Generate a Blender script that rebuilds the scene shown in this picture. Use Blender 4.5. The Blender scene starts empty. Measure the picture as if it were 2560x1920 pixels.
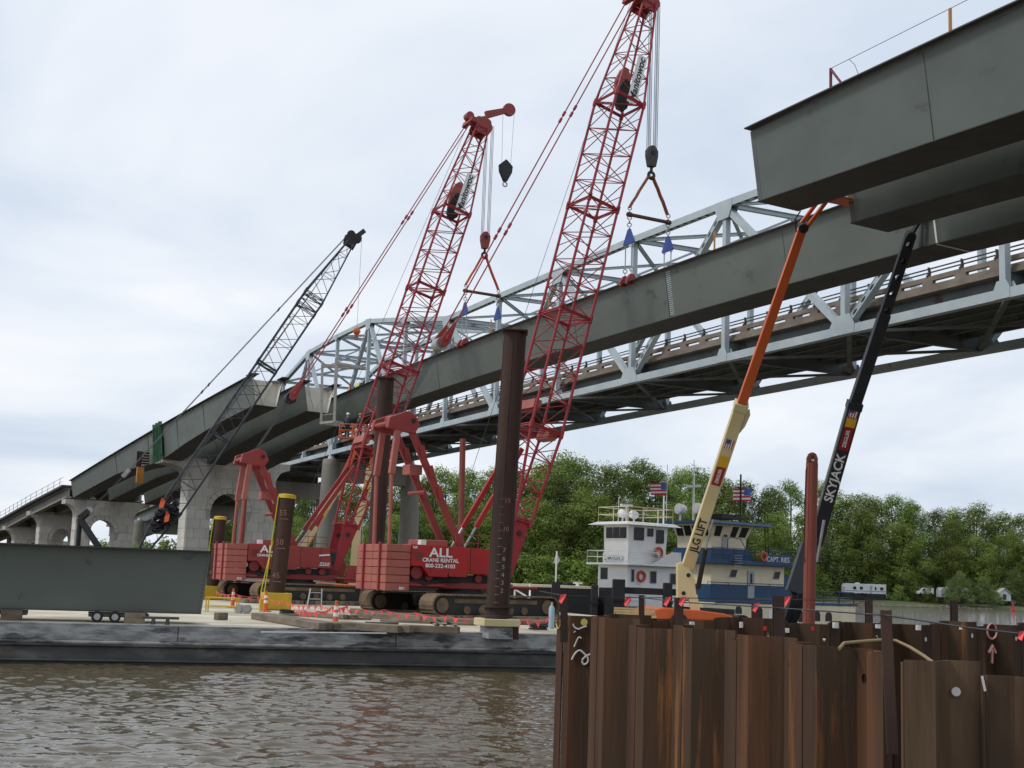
import bpy, math, random
from mathutils import Vector, Matrix
import numpy as np
R = math.radians
V = Vector
scene = bpy.context.scene
col = scene.collection
rng = random.Random(7)

# ------------------------------------------------------------------ camera
FPX = 3300.0                      # focal length in pixels of a 2560 px wide frame
PITCH, ROLL, EYE = R(8.416), R(2.042), 3.45
cam_data = bpy.data.cameras.new('camera')
cam = bpy.data.objects.new('camera', cam_data)
col.objects.link(cam)
cam_data.sensor_width = 36.0
cam_data.lens = FPX / 2560 * 36.0
cam_data.clip_start = 0.2
cam_data.clip_end = 12000
cam.matrix_world = Matrix.Translation((0, 0, EYE)) @ Matrix.Rotation(R(90) + PITCH, 4, 'X') @ Matrix.Rotation(ROLL, 4, 'Z')
scene.camera = cam

# ------------------------------------------------------------------ sky, sun, exposure
SUN_EL, SUN_AZ = R(48), R(258)    # azimuth measured clockwise from +Y
world = bpy.data.worlds.new('World')
scene.world = world
world.use_nodes = True
nt = world.node_tree
for n in list(nt.nodes):
    nt.nodes.remove(n)
def wn(t, **k):
    n = nt.nodes.new(t)
    for a, b in k.items():
        setattr(n, a, b)
    return n
L_ = nt.links.new
out = wn('ShaderNodeOutputWorld')
bg = wn('ShaderNodeBackground'); bg.inputs[1].default_value = 0.12
sky = wn('ShaderNodeTexSky', sky_type='NISHITA', sun_disc=False, sun_elevation=SUN_EL, sun_rotation=SUN_AZ)
sky.air_density = 1.0; sky.dust_density = 2.0
tc = wn('ShaderNodeTexCoord')
sep = wn('ShaderNodeSeparateXYZ'); L_(tc.outputs['Generated'], sep.inputs[0])
zz = wn('ShaderNodeMath', operation='MAXIMUM'); L_(sep.outputs['Z'], zz.inputs[0]); zz.inputs[1].default_value = 0.0
za = wn('ShaderNodeMath', operation='ADD'); L_(zz.outputs[0], za.inputs[0]); za.inputs[1].default_value = 0.22
cmb = wn('ShaderNodeCombineXYZ')
for ax in 'XY':
    d = wn('ShaderNodeMath', operation='DIVIDE'); L_(sep.outputs[ax], d.inputs[0]); L_(za.outputs[0], d.inputs[1])
    L_(d.outputs[0], cmb.inputs[ax])
mp = wn('ShaderNodeMapping'); L_(cmb.outputs[0], mp.inputs[0])
mp.inputs['Location'].default_value = (0.4, 1.7, 0.0)
mp.inputs['Scale'].default_value = (1.1, 1.1, 1)
n1 = wn('ShaderNodeTexNoise'); n1.inputs['Scale'].default_value = 0.9; n1.inputs['Detail'].default_value = 7; n1.inputs['Roughness'].default_value = 0.52; n1.inputs['Distortion'].default_value = 0.4
L_(mp.outputs[0], n1.inputs['Vector'])
rmp = wn('ShaderNodeValToRGB'); L_(n1.outputs['Fac'], rmp.inputs[0])
e = rmp.color_ramp.elements
e[0].position = 0.36; e[0].color = (5.05, 5.75, 6.8, 1)
e[1].position = 0.66; e[1].color = (8.05, 8.1, 8.3, 1)
m_ = rmp.color_ramp.elements.new(0.50); m_.color = (6.35, 6.85, 7.55, 1)
mix = wn('ShaderNodeMix', data_type='RGBA'); mix.inputs[0].default_value = 0.93
L_(sky.outputs[0], mix.inputs[6]); L_(rmp.outputs[0], mix.inputs[7])
L_(mix.outputs[2], bg.inputs[0]); L_(bg.outputs[0], out.inputs[0])

sun_data = bpy.data.lights.new('sun', 'SUN')
sun_data.energy = 1.5; sun_data.angle = R(12); sun_data.color = (1.0, 0.965, 0.91)
sun = bpy.data.objects.new('sun', sun_data); col.objects.link(sun)
sdir = V((math.sin(SUN_AZ) * math.cos(SUN_EL), math.cos(SUN_AZ) * math.cos(SUN_EL), math.sin(SUN_EL)))
sun.rotation_euler = sdir.to_track_quat('Z', 'Y').to_euler()
vs = scene.view_settings
vs.view_transform = 'Standard'; vs.look = 'None'; vs.exposure = 0.1; vs.gamma = 1.0; vs.use_curve_mapping = False
scene.cycles.max_bounces = 6
scene.cycles.use_denoising = True

# ------------------------------------------------------------------ helpers
_f = V((0, math.cos(PITCH), math.sin(PITCH))); _u0 = V((0, -math.sin(PITCH), math.cos(PITCH))); _r0 = V((1, 0, 0))
_r = _r0 * math.cos(ROLL) + _u0 * math.sin(ROLL); _u = _u0 * math.cos(ROLL) - _r0 * math.sin(ROLL)
def at(x, y, Y):
    """surveyed point: photo bearing (x, y) taken at distance Y in front of the camera"""
    d = _f + _r * ((x - 1280) / FPX) + _u * ((960 - y) / FPX)
    return V((0, 0, EYE)) + d * (Y / d.y)
def atz(x, y, z):
    d = _f + _r * ((x - 1280) / FPX) + _u * ((960 - y) / FPX)
    return V((0, 0, EYE)) + d * ((z - EYE) / d.z)

def frame(d, up=V((0, 0, 1))):
    d = d.normalized()
    if abs(d.dot(up)) > 0.999:
        up = V((0, 1, 0))
    s = d.cross(up).normalized()
    return d, s, s.cross(d).normalized()

class MB:
    """collects vertices and faces of one mesh object"""
    def __init__(self, T=None):
        self.v = []; self.f = []; self.T = T; self.smooth = False
    def add(self, vs, fs):
        o = len(self.v)
        self.v += [tuple(self.T @ V(p)) if self.T else tuple(p) for p in vs]
        self.f += [tuple(i + o for i in q) for q in fs]
        return self
    def hexa(self, a, b):                      # two rings of four, a bottom loop and a top loop
        return self.add(list(a) + list(b), [(3, 2, 1, 0), (4, 5, 6, 7), (0, 1, 5, 4), (1, 2, 6, 5), (2, 3, 7, 6), (3, 0, 4, 7)])
    def box(self, x0, x1, y0, y1, z0, z1):
        return self.hexa([(x0, y0, z0), (x1, y0, z0), (x1, y1, z0), (x0, y1, z0)], [(x0, y0, z1), (x1, y0, z1), (x1, y1, z1), (x0, y1, z1)])
    def beam(self, p, q, w, h, up=V((0, 0, 1)), w2=None, h2=None):
        p = V(p); q = V(q); d, s, t = frame(q - p, V(up))
        w2 = w if w2 is None else w2; h2 = h if h2 is None else h2
        a = [p - s * w / 2 - t * h / 2, p + s * w / 2 - t * h / 2, p + s * w / 2 + t * h / 2, p - s * w / 2 + t * h / 2]
        b = [q - s * w2 / 2 - t * h2 / 2, q + s * w2 / 2 - t * h2 / 2, q + s * w2 / 2 + t * h2 / 2, q - s * w2 / 2 + t * h2 / 2]
        return self.hexa(a, b)
    def ibeam(self, p, q, w, h, t=0.03, up=V((0, 0, 1))):
        p = V(p); q = V(q); d, s, u = frame(q - p, V(up))
        self.beam(p + u * (h / 2 - t / 2), q + u * (h / 2 - t / 2), w, t, up)
        self.beam(p - u * (h / 2 - t / 2), q - u * (h / 2 - t / 2), w, t, up)
        return self.beam(p, q, t, h - 2 * t - 0.002, up)
    def tube(self, p, q, r, r2=None, n=8, caps=True):
        p = V(p); q = V(q); r2 = r if r2 is None else r2
        d, s, t = frame(q - p)
        vs = []
        for c, rr in ((p, r), (q, r2)):
            for i in range(n):
                a = 2 * math.pi * i / n
                vs.append(c + s * (math.cos(a) * rr) + t * (math.sin(a) * rr))
        fs = [(i, (i + 1) % n, n + (i + 1) % n, n + i) for i in range(n)]
        if caps:
            fs += [tuple(range(n))[::-1], tuple(range(n, 2 * n))]
        return self.add(vs, fs)
    def path(self, pts, r, n=6):
        pts = [V(p) for p in pts]; vs = []; fs = []
        for i, c in enumerate(pts):
            d = (pts[min(i + 1, len(pts) - 1)] - pts[max(i - 1, 0)])
            _, s, t = frame(d)
            for k in range(n):
                a = 2 * math.pi * k / n
                vs.append(c + s * (math.cos(a) * r) + t * (math.sin(a) * r))
        for i in range(len(pts) - 1):
            for k in range(n):
                fs.append((i * n + k, i * n + (k + 1) % n, (i + 1) * n + (k + 1) % n, (i + 1) * n + k))
        fs += [tuple(range(n))[::-1], tuple(range((len(pts) - 1) * n, len(pts) * n))]
        return self.add(vs, fs)
    def prism(self, poly, o, ax, ay, d):
        """2D polygon (list of (a, b)) at origin o with axes ax, ay, extruded by vector d"""
        o = V(o); ax = V(ax); ay = V(ay); d = V(d); n = len(poly)
        a = [o + ax * x + ay * y for x, y in poly]
        return self.add(a + [p + d for p in a], [tuple(range(n))[::-1], tuple(range(n, 2 * n))] + [(i, (i + 1) % n, n + (i + 1) % n, n + i) for i in range(n)])
    def lathe(self, c, prof, n=14, axis=V((0, 0, 1))):
        c = V(c); d, s, t = frame(V(axis)); vs = []; fs = []
        for z, r in prof:
            for i in range(n):
                a = 2 * math.pi * i / n
                vs.append(c + d * z + s * (r * math.cos(a)) + t * (r * math.sin(a)))
        for j in range(len(prof) - 1):
            for i in range(n):
                fs.append((j * n + i, j * n + (i + 1) % n, (j + 1) * n + (i + 1) % n, (j + 1) * n + i))
        fs += [tuple(range(n))[::-1], tuple(range((len(prof) - 1) * n, len(prof) * n))]
        return self.add(vs, fs)
    def torus(self, c, axis, Rr, r, n=20, m=8):
        c = V(c); d, s, t = frame(V(axis)); vs = []; fs = []
        for i in range(n):
            a = 2 * math.pi * i / n; rad = s * math.cos(a) + t * math.sin(a)
            for k in range(m):
                b = 2 * math.pi * k / m
                vs.append(c + rad * (Rr + r * math.cos(b)) + d * (r * math.sin(b)))
        for i in range(n):
            for k in range(m):
                fs.append((i * m + k, ((i + 1) % n) * m + k, ((i + 1) % n) * m + (k + 1) % m, i * m + (k + 1) % m))
        return self.add(vs, fs)
    def build(self, name, mat, parent=None, smooth=None, bevel=0, **props):
        me = bpy.data.meshes.new(name)
        me.from_pydata(self.v, [], self.f)
        me.validate()
        o = bpy.data.objects.new(name, me); col.objects.link(o)
        import_mats = mat if isinstance(mat, (list, tuple)) else [mat]
        for m in import_mats:
            me.materials.append(m)
        if smooth is not None:
            me.polygons.foreach_set('use_smooth', [True] * len(me.polygons))
            if smooth > 0:
                try:
                    me.set_sharp_from_angle(angle=R(smooth))
                except Exception:
                    pass
        fixn(me)
        if bevel:
            b = o.modifiers.new('edges', 'BEVEL'); b.width = bevel; b.segments = 1; b.limit_method = 'ANGLE'; b.angle_limit = R(40)
        if parent is not None:
            o.parent = parent
            o.matrix_parent_inverse = parent.matrix_basis.inverted()
        for k, v in props.items():
            o[k] = v
        return o

import bmesh
def fixn(me):
    b = bmesh.new(); b.from_mesh(me)
    bmesh.ops.recalc_face_normals(b, faces=b.faces)
    b.to_mesh(me); b.free()

def thing(name, label, cat, loc=(0, 0, 0), group=None):
    o = bpy.data.objects.new(name, None); col.objects.link(o)
    o.empty_display_size = 0.5
    o.location = loc; o.matrix_basis = Matrix.Translation(loc)
    o['label'] = label; o['category'] = cat
    if group: o['group'] = group
    return o
def tag(o, label, cat, group=None):
    o['label'] = label; o['category'] = cat
    if group: o['group'] = group
    return o
def dup(root, label=None, M=None):
    r = root.copy(); col.objects.link(r)
    if M is not None: r.matrix_basis = M
    if label: r['label'] = label
    for ch in list(root.children):
        c = ch.copy(); col.objects.link(c); c.parent = r
        for g in ch.children:
            d = g.copy(); col.objects.link(d); d.parent = c
    return r

# ------------------------------------------------------------------ materials
def mat(name, c1, c2=None, rough=0.6, metal=0.0, scale=1.0, detail=6, stretch=(1, 1, 1), lo=0.35, hi=0.65, bump=0.0, bscale=None, rust=None, rust_amt=0.0, rust_scale=1.0, spec=0.4, c3=None, c3_scale=0.2, objrand=0.0):
    m = bpy.data.materials.new(name); m.use_nodes = True
    t = m.node_tree; bs = t.nodes['Principled BSDF']; ln = t.links.new
    bs.inputs['Roughness'].default_value = rough; bs.inputs['Metallic'].default_value = metal
    bs.inputs['Specular IOR Level'].default_value = spec
    geo = t.nodes.new('ShaderNodeNewGeometry')
    mp = t.nodes.new('ShaderNodeMapping'); mp.inputs['Scale'].default_value = stretch
    ln(geo.outputs['Position'], mp.inputs[0])
    def noise(s, det=detail, rg=0.55):
        n = t.nodes.new('ShaderNodeTexNoise'); n.inputs['Scale'].default_value = s; n.inputs['Detail'].default_value = det; n.inputs['Roughness'].default_value = rg
        ln(mp.outputs[0], n.inputs['Vector']); return n
    def ramp(src, a, b):
        r = t.nodes.new('ShaderNodeMapRange'); r.inputs[1].default_value = a; r.inputs[2].default_value = b
        ln(src, r.inputs[0]); return r.outputs[0]
    def mixc(fac, a, b):
        x = t.nodes.new('ShaderNodeMix'); x.data_type = 'RGBA'
        ln(fac, x.inputs[0])
        for s_, i in ((a, 6), (b, 7)):
            if isinstance(s_, (tuple, list)): x.inputs[i].default_value = (*s_[:3], 1)
            else: ln(s_, x.inputs[i])
        return x.outputs[2]
    c2 = c2 or tuple(v * 0.8 for v in c1)
    nz = noise(scale)
    cur = mixc(ramp(nz.outputs['Fac'], lo, hi), c1, c2)
    if c3:
        cur = mixc(ramp(noise(c3_scale).outputs['Fac'], 0.42, 0.62), cur, c3)
    if rust and rust_amt > 0:
        nr = noise(rust_scale, 9, 0.65)
        cur = mixc(ramp(nr.outputs['Fac'], 0.68 - rust_amt * 0.3, 0.74 - rust_amt * 0.25), cur, rust)
    if objrand:
        oi = t.nodes.new('ShaderNodeObjectInfo'); h = t.nodes.new('ShaderNodeHueSaturation')
        a = t.nodes.new('ShaderNodeMapRange'); a.inputs[3].default_value = 1 - objrand; a.inputs[4].default_value = 1 + objrand
        ln(oi.outputs['Random'], a.inputs[0]); ln(a.outputs[0], h.inputs['Value']); ln(cur, h.inputs['Color']); cur = h.outputs['Color']
    ln(cur, bs.inputs['Base Color'])
    rr = t.nodes.new('ShaderNodeMapRange'); rr.inputs[3].default_value = max(0.02, rough - 0.12); rr.inputs[4].default_value = min(1, rough + 0.12)
    ln(noise(scale * 2.3).outputs['Fac'], rr.inputs[0]); ln(rr.outputs[0], bs.inputs['Roughness'])
    if bump:
        b = t.nodes.new('ShaderNodeBump'); b.inputs['Strength'].default_value = min(1, bump); b.inputs['Distance'].default_value = 0.03
        ln(noise(bscale or scale * 6, 8, 0.6).outputs['Fac'], b.inputs['Height']); ln(b.outputs[0], bs.inputs['Normal'])
    return m
def flat(name, c, rough=0.5, metal=0.0):
    return mat(name, c, tuple(v * 0.86 for v in c), rough, metal, scale=3.0)
def glass(name, c=(0.02, 0.025, 0.03)):
    m = bpy.data.materials.new(name); m.use_nodes = True; b = m.node_tree.nodes['Principled BSDF']
    b.inputs['Base Color'].default_value = (*c, 1); b.inputs['Roughness'].default_value = 0.12; b.inputs['Specular IOR Level'].default_value = 0.22
    return m

M = {}
M['girder'] = mat('painted_girder_steel', (0.104, 0.122, 0.107), (0.088, 0.103, 0.092), 0.5, scale=0.35, stretch=(1, 1, 1.6), c3=(0.118, 0.136, 0.12), c3_scale=0.12, bump=0.08, bscale=10, rust=(0.072, 0.082, 0.074), rust_amt=.22, rust_scale=.7)
M['girder_dark'] = mat('girder_flange_steel', (0.055, 0.053, 0.048), (0.04, 0.038, 0.035), 0.6, scale=0.8)
M['cream_paint'] = mat('cream_interior_paint', (0.78, 0.76, 0.68), (0.7, 0.68, 0.6), 0.5, scale=0.8)
M['truss'] = mat('truss_paint', (0.43, 0.495, 0.515), (0.35, 0.41, 0.435), 0.55, scale=0.5, rust=(0.2, 0.12, 0.08), rust_amt=0.05, rust_scale=0.9)
M['truss_under'] = mat('old_floor_steel', (0.16, 0.185, 0.185), (0.11, 0.125, 0.125), 0.7, scale=0.5, rust=(0.10, 0.06, 0.04), rust_amt=0.25, rust_scale=0.6)
M['old_concrete'] = mat('old_brown_concrete', (0.215, 0.18, 0.145), (0.14, 0.115, 0.09), 0.85, scale=0.7, stretch=(1, 1, 2.0), bump=0.25, bscale=8)
M['dark_rail'] = flat('dark_rail_steel', (0.06, 0.055, 0.05), 0.6)
M['pier'] = mat('pier_concrete', (0.52, 0.50, 0.45), (0.43, 0.41, 0.36), 0.85, scale=0.5, detail=9, c3=(0.33, 0.32, 0.30), c3_scale=0.2, bump=0.3, bscale=5)
M['pier_block'] = mat('stone_form_block', (0.60, 0.575, 0.52), (0.50, 0.475, 0.425), 0.85, scale=0.7, detail=9, bump=0.35, bscale=4, objrand=0.08)
M['column'] = mat('column_concrete', (0.23, 0.215, 0.185), (0.175, 0.16, 0.135), 0.85, scale=0.5, stretch=(1, 1, .4), bump=0.3, bscale=5)
# ------------------------------------------------------------------ river
def axis_pts(lo, hi, step, far):
    a = list(np.arange(lo, hi, step)); s = step; x = hi
    while x < far:
        s *= 1.35; a.append(x); x += s
    a.append(far)
    return np.array(a)
def wave(X, Y):
    r = np.random.RandomState(3); Z = np.zeros_like(X)
    for i in range(56):
        lam = 0.28 * (1.07 ** i) if i < 28 else r.uniform(0.28, 0.7)
        a = R(r.normal(84, 25)); k = 2 * math.pi / lam
        amp = 0.0098 * lam ** 0.72 * r.uniform(0.5, 1.0)
        ph = r.uniform(0, 6.28)
        wob = 0.6 * np.sin(0.13 * X + 0.21 * Y + i) + 0.5 * np.sin(0.31 * X - 0.17 * Y + 2.1 * i)
        Z += amp * np.sin(k * (X * math.cos(a) + Y * math.sin(a)) + ph + wob) * (0.65 + 0.35 * np.sin(0.09 * X + 0.05 * Y * (1 + i % 3) + i))
    return Z
xs = np.concatenate([-axis_pts(26, 27, 1, 4500)[::-1], np.arange(-25.9, 8.0, 0.10), axis_pts(8, 9, 1, 4500)])
ys = np.concatenate([-axis_pts(0, 1, 4, 900)[::-1], np.arange(2, 18, 2.0), np.arange(18, 50.5, 0.10), axis_pts(51, 52, 1.0, 5000)])
xs = np.unique(np.round(xs, 3)); ys = np.unique(np.round(ys, 3))
GX, GY = np.meshgrid(xs, ys)
fade = np.clip(1 - np.maximum(0, (np.abs(GX + 9) - 15)) / 4, 0, 1) * np.clip((GY - 16) / 3, 0, 1) * np.clip((52 - GY) / 3, 0, 1)
GZ = wave(GX, GY) * fade
nx, ny = len(xs), len(ys)
me = bpy.data.meshes.new('river')
vv = np.stack([GX.ravel(), GY.ravel(), GZ.ravel()], 1).astype(np.float32)
ii = (np.arange(ny - 1)[:, None] * nx + np.arange(nx - 1)[None, :]).ravel()
ff = np.stack([ii, ii + 1, ii + nx + 1, ii + nx], 1).astype(np.int32)
me.vertices.add(len(vv)); me.vertices.foreach_set('co', vv.ravel())
me.loops.add(ff.size); me.loops.foreach_set('vertex_index', ff.ravel())
me.polygons.add(len(ff)); me.polygons.foreach_set('loop_start', np.arange(0, ff.size, 4, dtype=np.int32))
me.update(); me.validate()
me.polygons.foreach_set('use_smooth', [True] * len(me.polygons))
wm = bpy.data.materials.new('river_water'); wm.use_nodes = True
t = wm.node_tree; bs = t.nodes['Principled BSDF']
bs.inputs['Base Color'].default_value = (0.078, 0.059, 0.03, 1); bs.inputs['Roughness'].default_value = 0.035; bs.inputs['IOR'].default_value = 1.333
geo = t.nodes.new('ShaderNodeNewGeometry'); mpn = t.nodes.new('ShaderNodeMapping'); mpn.inputs['Scale'].default_value = (0.55, 1.0, 1.0)
t.links.new(geo.outputs['Position'], mpn.inputs[0])
prev = None
for sc, st, dist in ((0.9, 0.5, 0.10), (2.6, 0.35, 0.035)):
    n = t.nodes.new('ShaderNodeTexNoise'); n.inputs['Scale'].default_value = sc; n.inputs['Detail'].default_value = 4; n.inputs['Roughness'].default_value = 0.6; n.inputs['Distortion'].default_value = 0.6
    t.links.new(mpn.outputs[0], n.inputs['Vector'])
    b = t.nodes.new('ShaderNodeBump'); b.inputs['Strength'].default_value = st; b.inputs['Distance'].default_value = dist
    t.links.new(n.outputs['Fac'], b.inputs['Height'])
    if sc < 1:      # the open channel beyond the barge is rougher
        sx = t.nodes.new('ShaderNodeSeparateXYZ'); t.links.new(geo.outputs['Position'], sx.inputs[0])
        mr = t.nodes.new('ShaderNodeMapRange'); mr.inputs[1].default_value = 55; mr.inputs[2].default_value = 140; mr.inputs[3].default_value = 0.08; mr.inputs[4].default_value = 0.6
        t.links.new(sx.outputs['Y'], mr.inputs[0]); t.links.new(mr.outputs[0], b.inputs['Distance'])
    if prev: t.links.new(prev.outputs[0], b.inputs['Normal'])
    prev = b
t.links.new(prev.outputs[0], bs.inputs['Normal'])
me.materials.append(wm)
river = bpy.data.objects.new('river', me); col.objects.link(river)
river['kind'] = 'structure'; river['label'] = 'brown rippled river water reflecting the sky'

# ------------------------------------------------------------------ far bank and hills
M['bank'] = mat('bank_soil_grass', (0.075, 0.095, 0.03), (0.15, 0.13, 0.075), 0.95, scale=0.12, detail=9, bump=0.4, bscale=1.2, c3=(0.06, 0.09, 0.025), c3_scale=0.03)
shore = [(-900, 300), (-420, 300), (-240, 262), (-140, 250), (-95, 262), (-60, 292), (-20, 300), (20, 303), (50, 312), (72, 335), (95, 352), (130, 360), (180, 372), (300, 385), (700, 420), (2500, 520)]
mb = MB()
cols = []
def nz2(x, y): return math.sin(x * 0.21 + 1.3) * 0.5 + math.sin(x * 0.53 + y * 0.4) * 0.3
def shore_y(x):
    for (a, b), (c, d) in zip(shore, shore[1:]):
        if a <= x <= c: return b + (d - b) * (x - a) / (c - a)
    return shore[-1][1]
xsb = sorted(set([x for x, _ in shore] + list(range(-420, 420, 6))))
rows = [(-6, -0.8), (-1.0, -0.15), (1.0, 0.35), (4, 0.85), (9, 1.25), (18, 1.5), (60, 2.2), (200, 3.0), (1200, 6), (4000, 9)]
vs_ = []; fs_ = []
for i, x in enumerate(xsb):
    y0 = shore_y(x) + nz2(x, 0) * 1.6
    for j, (dy, z) in enumerate(rows):
        vs_.append((x, y0 + dy + (0.5 * nz2(x * 2, j) if 0 < j < 6 else 0), z + (0.18 * nz2(x * 1.7, j * 3) if 1 < j < 7 else 0)))
nr = len(rows)
for i in range(len(xsb) - 1):
    for j in range(nr - 1):
        fs_.append((i * nr + j, (i + 1) * nr + j, (i + 1) * nr + j + 1, i * nr + j + 1))
mb.add(vs_, fs_)
o = mb.build('far_bank', M['bank'], smooth=0); o['kind'] = 'structure'; o['label'] = 'grassy far river bank with muddy edge'

M['hill'] = mat('wooded_hill', (0.035, 0.06, 0.03), (0.055, 0.085, 0.04), 1.0, scale=0.02, detail=9, bump=0.6, bscale=0.05)
mb = MB(); vs_ = []; fs_ = []
N = 60
for i in range(N + 1):
    x = -2200 + 3000 * i / N
    h = 30 + 14 * math.sin(i * 0.31 + 0.6) + 7 * math.sin(i * 0.83)
    for j, (dy, k) in enumerate(((0, -0.05), (90, 0.45), (220, 0.85), (380, 1.0), (700, 0.6))):
        vs_.append((x, 2600 + dy + 60 * math.sin(i * 0.4), 2 + h * k + 2.5 * math.sin(i * 2.3 + j)))
for i in range(N):
    for j in range(4):
        fs_.append((i * 5 + j, (i + 1) * 5 + j, (i + 1) * 5 + j + 1, i * 5 + j + 1))
mb.add(vs_, fs_)
o = mb.build('hills', M['hill'], smooth=0); o['kind'] = 'structure'; o['label'] = 'low wooded hills on the far horizon'

# shore rocks: uncountable rubble along the water's edge
M['rubble'] = mat('shore_rubble', (0.19, 0.165, 0.135), (0.11, 0.095, 0.075), 0.95, scale=1.5)
mb = MB(); rr = random.Random(5)
for i in range(1500):
    x = rr.uniform(20, 190); y = shore_y(x) + nz2(x, 0) * 1.6 + rr.uniform(-1.6, 2.2); s = rr.uniform(0.15, 0.55)
    z = 0.05 + max(0, (y - shore_y(x)) * 0.25)
    vs_ = []
    for k in range(6):
        d = [(1, 0, 0), (-1, 0, 0), (0, 1, 0), (0, -1, 0), (0, 0, .7), (0, 0, -.7)][k]
        vs_.append((x + d[0] * s * rr.uniform(.6, 1.4), y + d[1] * s * rr.uniform(.6, 1.3), z + d[2] * s * rr.uniform(.6, 1.2)))
    mb.add(vs_, [(0, 2, 4), (2, 1, 4), (1, 3, 4), (3, 0, 4), (2, 0, 5), (1, 2, 5), (3, 1, 5), (0, 3, 5)])
o = mb.build('shore_rubble', M['rubble']); o['kind'] = 'stuff'; o['label'] = 'loose grey brown rocks along the far waterline'

# ------------------------------------------------------------------ trees
def leaf_mat(name, c1, c2, tr):
    m = bpy.data.materials.new(name); m.use_nodes = True
    t = m.node_tree; bs = t.nodes['Principled BSDF']; ln = t.links.new
    geo = t.nodes.new('ShaderNodeNewGeometry')
    n = t.nodes.new('ShaderNodeTexNoise'); n.inputs['Scale'].default_value = 0.42; n.inputs['Detail'].default_value = 4
    ln(geo.outputs['Position'], n.inputs['Vector'])
    r = t.nodes.new('ShaderNodeMapRange'); r.inputs[1].default_value = 0.35; r.inputs[2].default_value = 0.65; ln(n.outputs['Fac'], r.inputs[0])
    x = t.nodes.new('ShaderNodeMix'); x.data_type = 'RGBA'; x.inputs[6].default_value = (*c1, 1); x.inputs[7].default_value = (*c2, 1); ln(r.outputs[0], x.inputs[0])
    oi = t.nodes.new('ShaderNodeObjectInfo'); h = t.nodes.new('ShaderNodeHueSaturation')
    a = t.nodes.new('ShaderNodeMapRange'); a.inputs[3].default_value = 0.62; a.inputs[4].default_value = 1.35; ln(oi.outputs['Random'], a.inputs[0])
    a2 = t.nodes.new('ShaderNodeMapRange'); a2.inputs[3].default_value = 0.485; a2.inputs[4].default_value = 0.512; ln(oi.outputs['Random'], a2.inputs[0])
    ln(a.outputs[0], h.inputs['Value']); ln(a2.outputs[0], h.inputs['Hue']); ln(x.outputs[2], h.inputs['Color'])
    ln(h.outputs['Color'], bs.inputs['Base Color']); bs.inputs['Roughness'].default_value = 0.6; bs.inputs['Specular IOR Level'].default_value = 0.25
    tl = t.nodes.new('ShaderNodeBsdfTranslucent'); ln(h.outputs['Color'], tl.inputs[0])
    ms = t.nodes.new('ShaderNodeMixShader'); ms.inputs[0].default_value = tr
    ln(bs.outputs[0], ms.inputs[1]); ln(tl.outputs[0], ms.inputs[2]); ln(ms.outputs[0], t.nodes['Material Output'].inputs[0])
    return m
M['leaf_dark'] = leaf_mat('leaf_dark', (0.112, 0.168, 0.034), (0.175, 0.245, 0.05), 0.3)
M['leaf_mid'] = leaf_mat('leaf_mid', (0.15, 0.212, 0.042), (0.215, 0.295, 0.062), 0.3)
M['leaf_light'] = leaf_mat('leaf_light', (0.145, 0.21, 0.062), (0.19, 0.262, 0.085), 0.32)
M['bark'] = mat('bark', (0.10, 0.08, 0.06), (0.06, 0.048, 0.036), 0.95, scale=1.2, stretch=(1, 1, .3))
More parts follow.
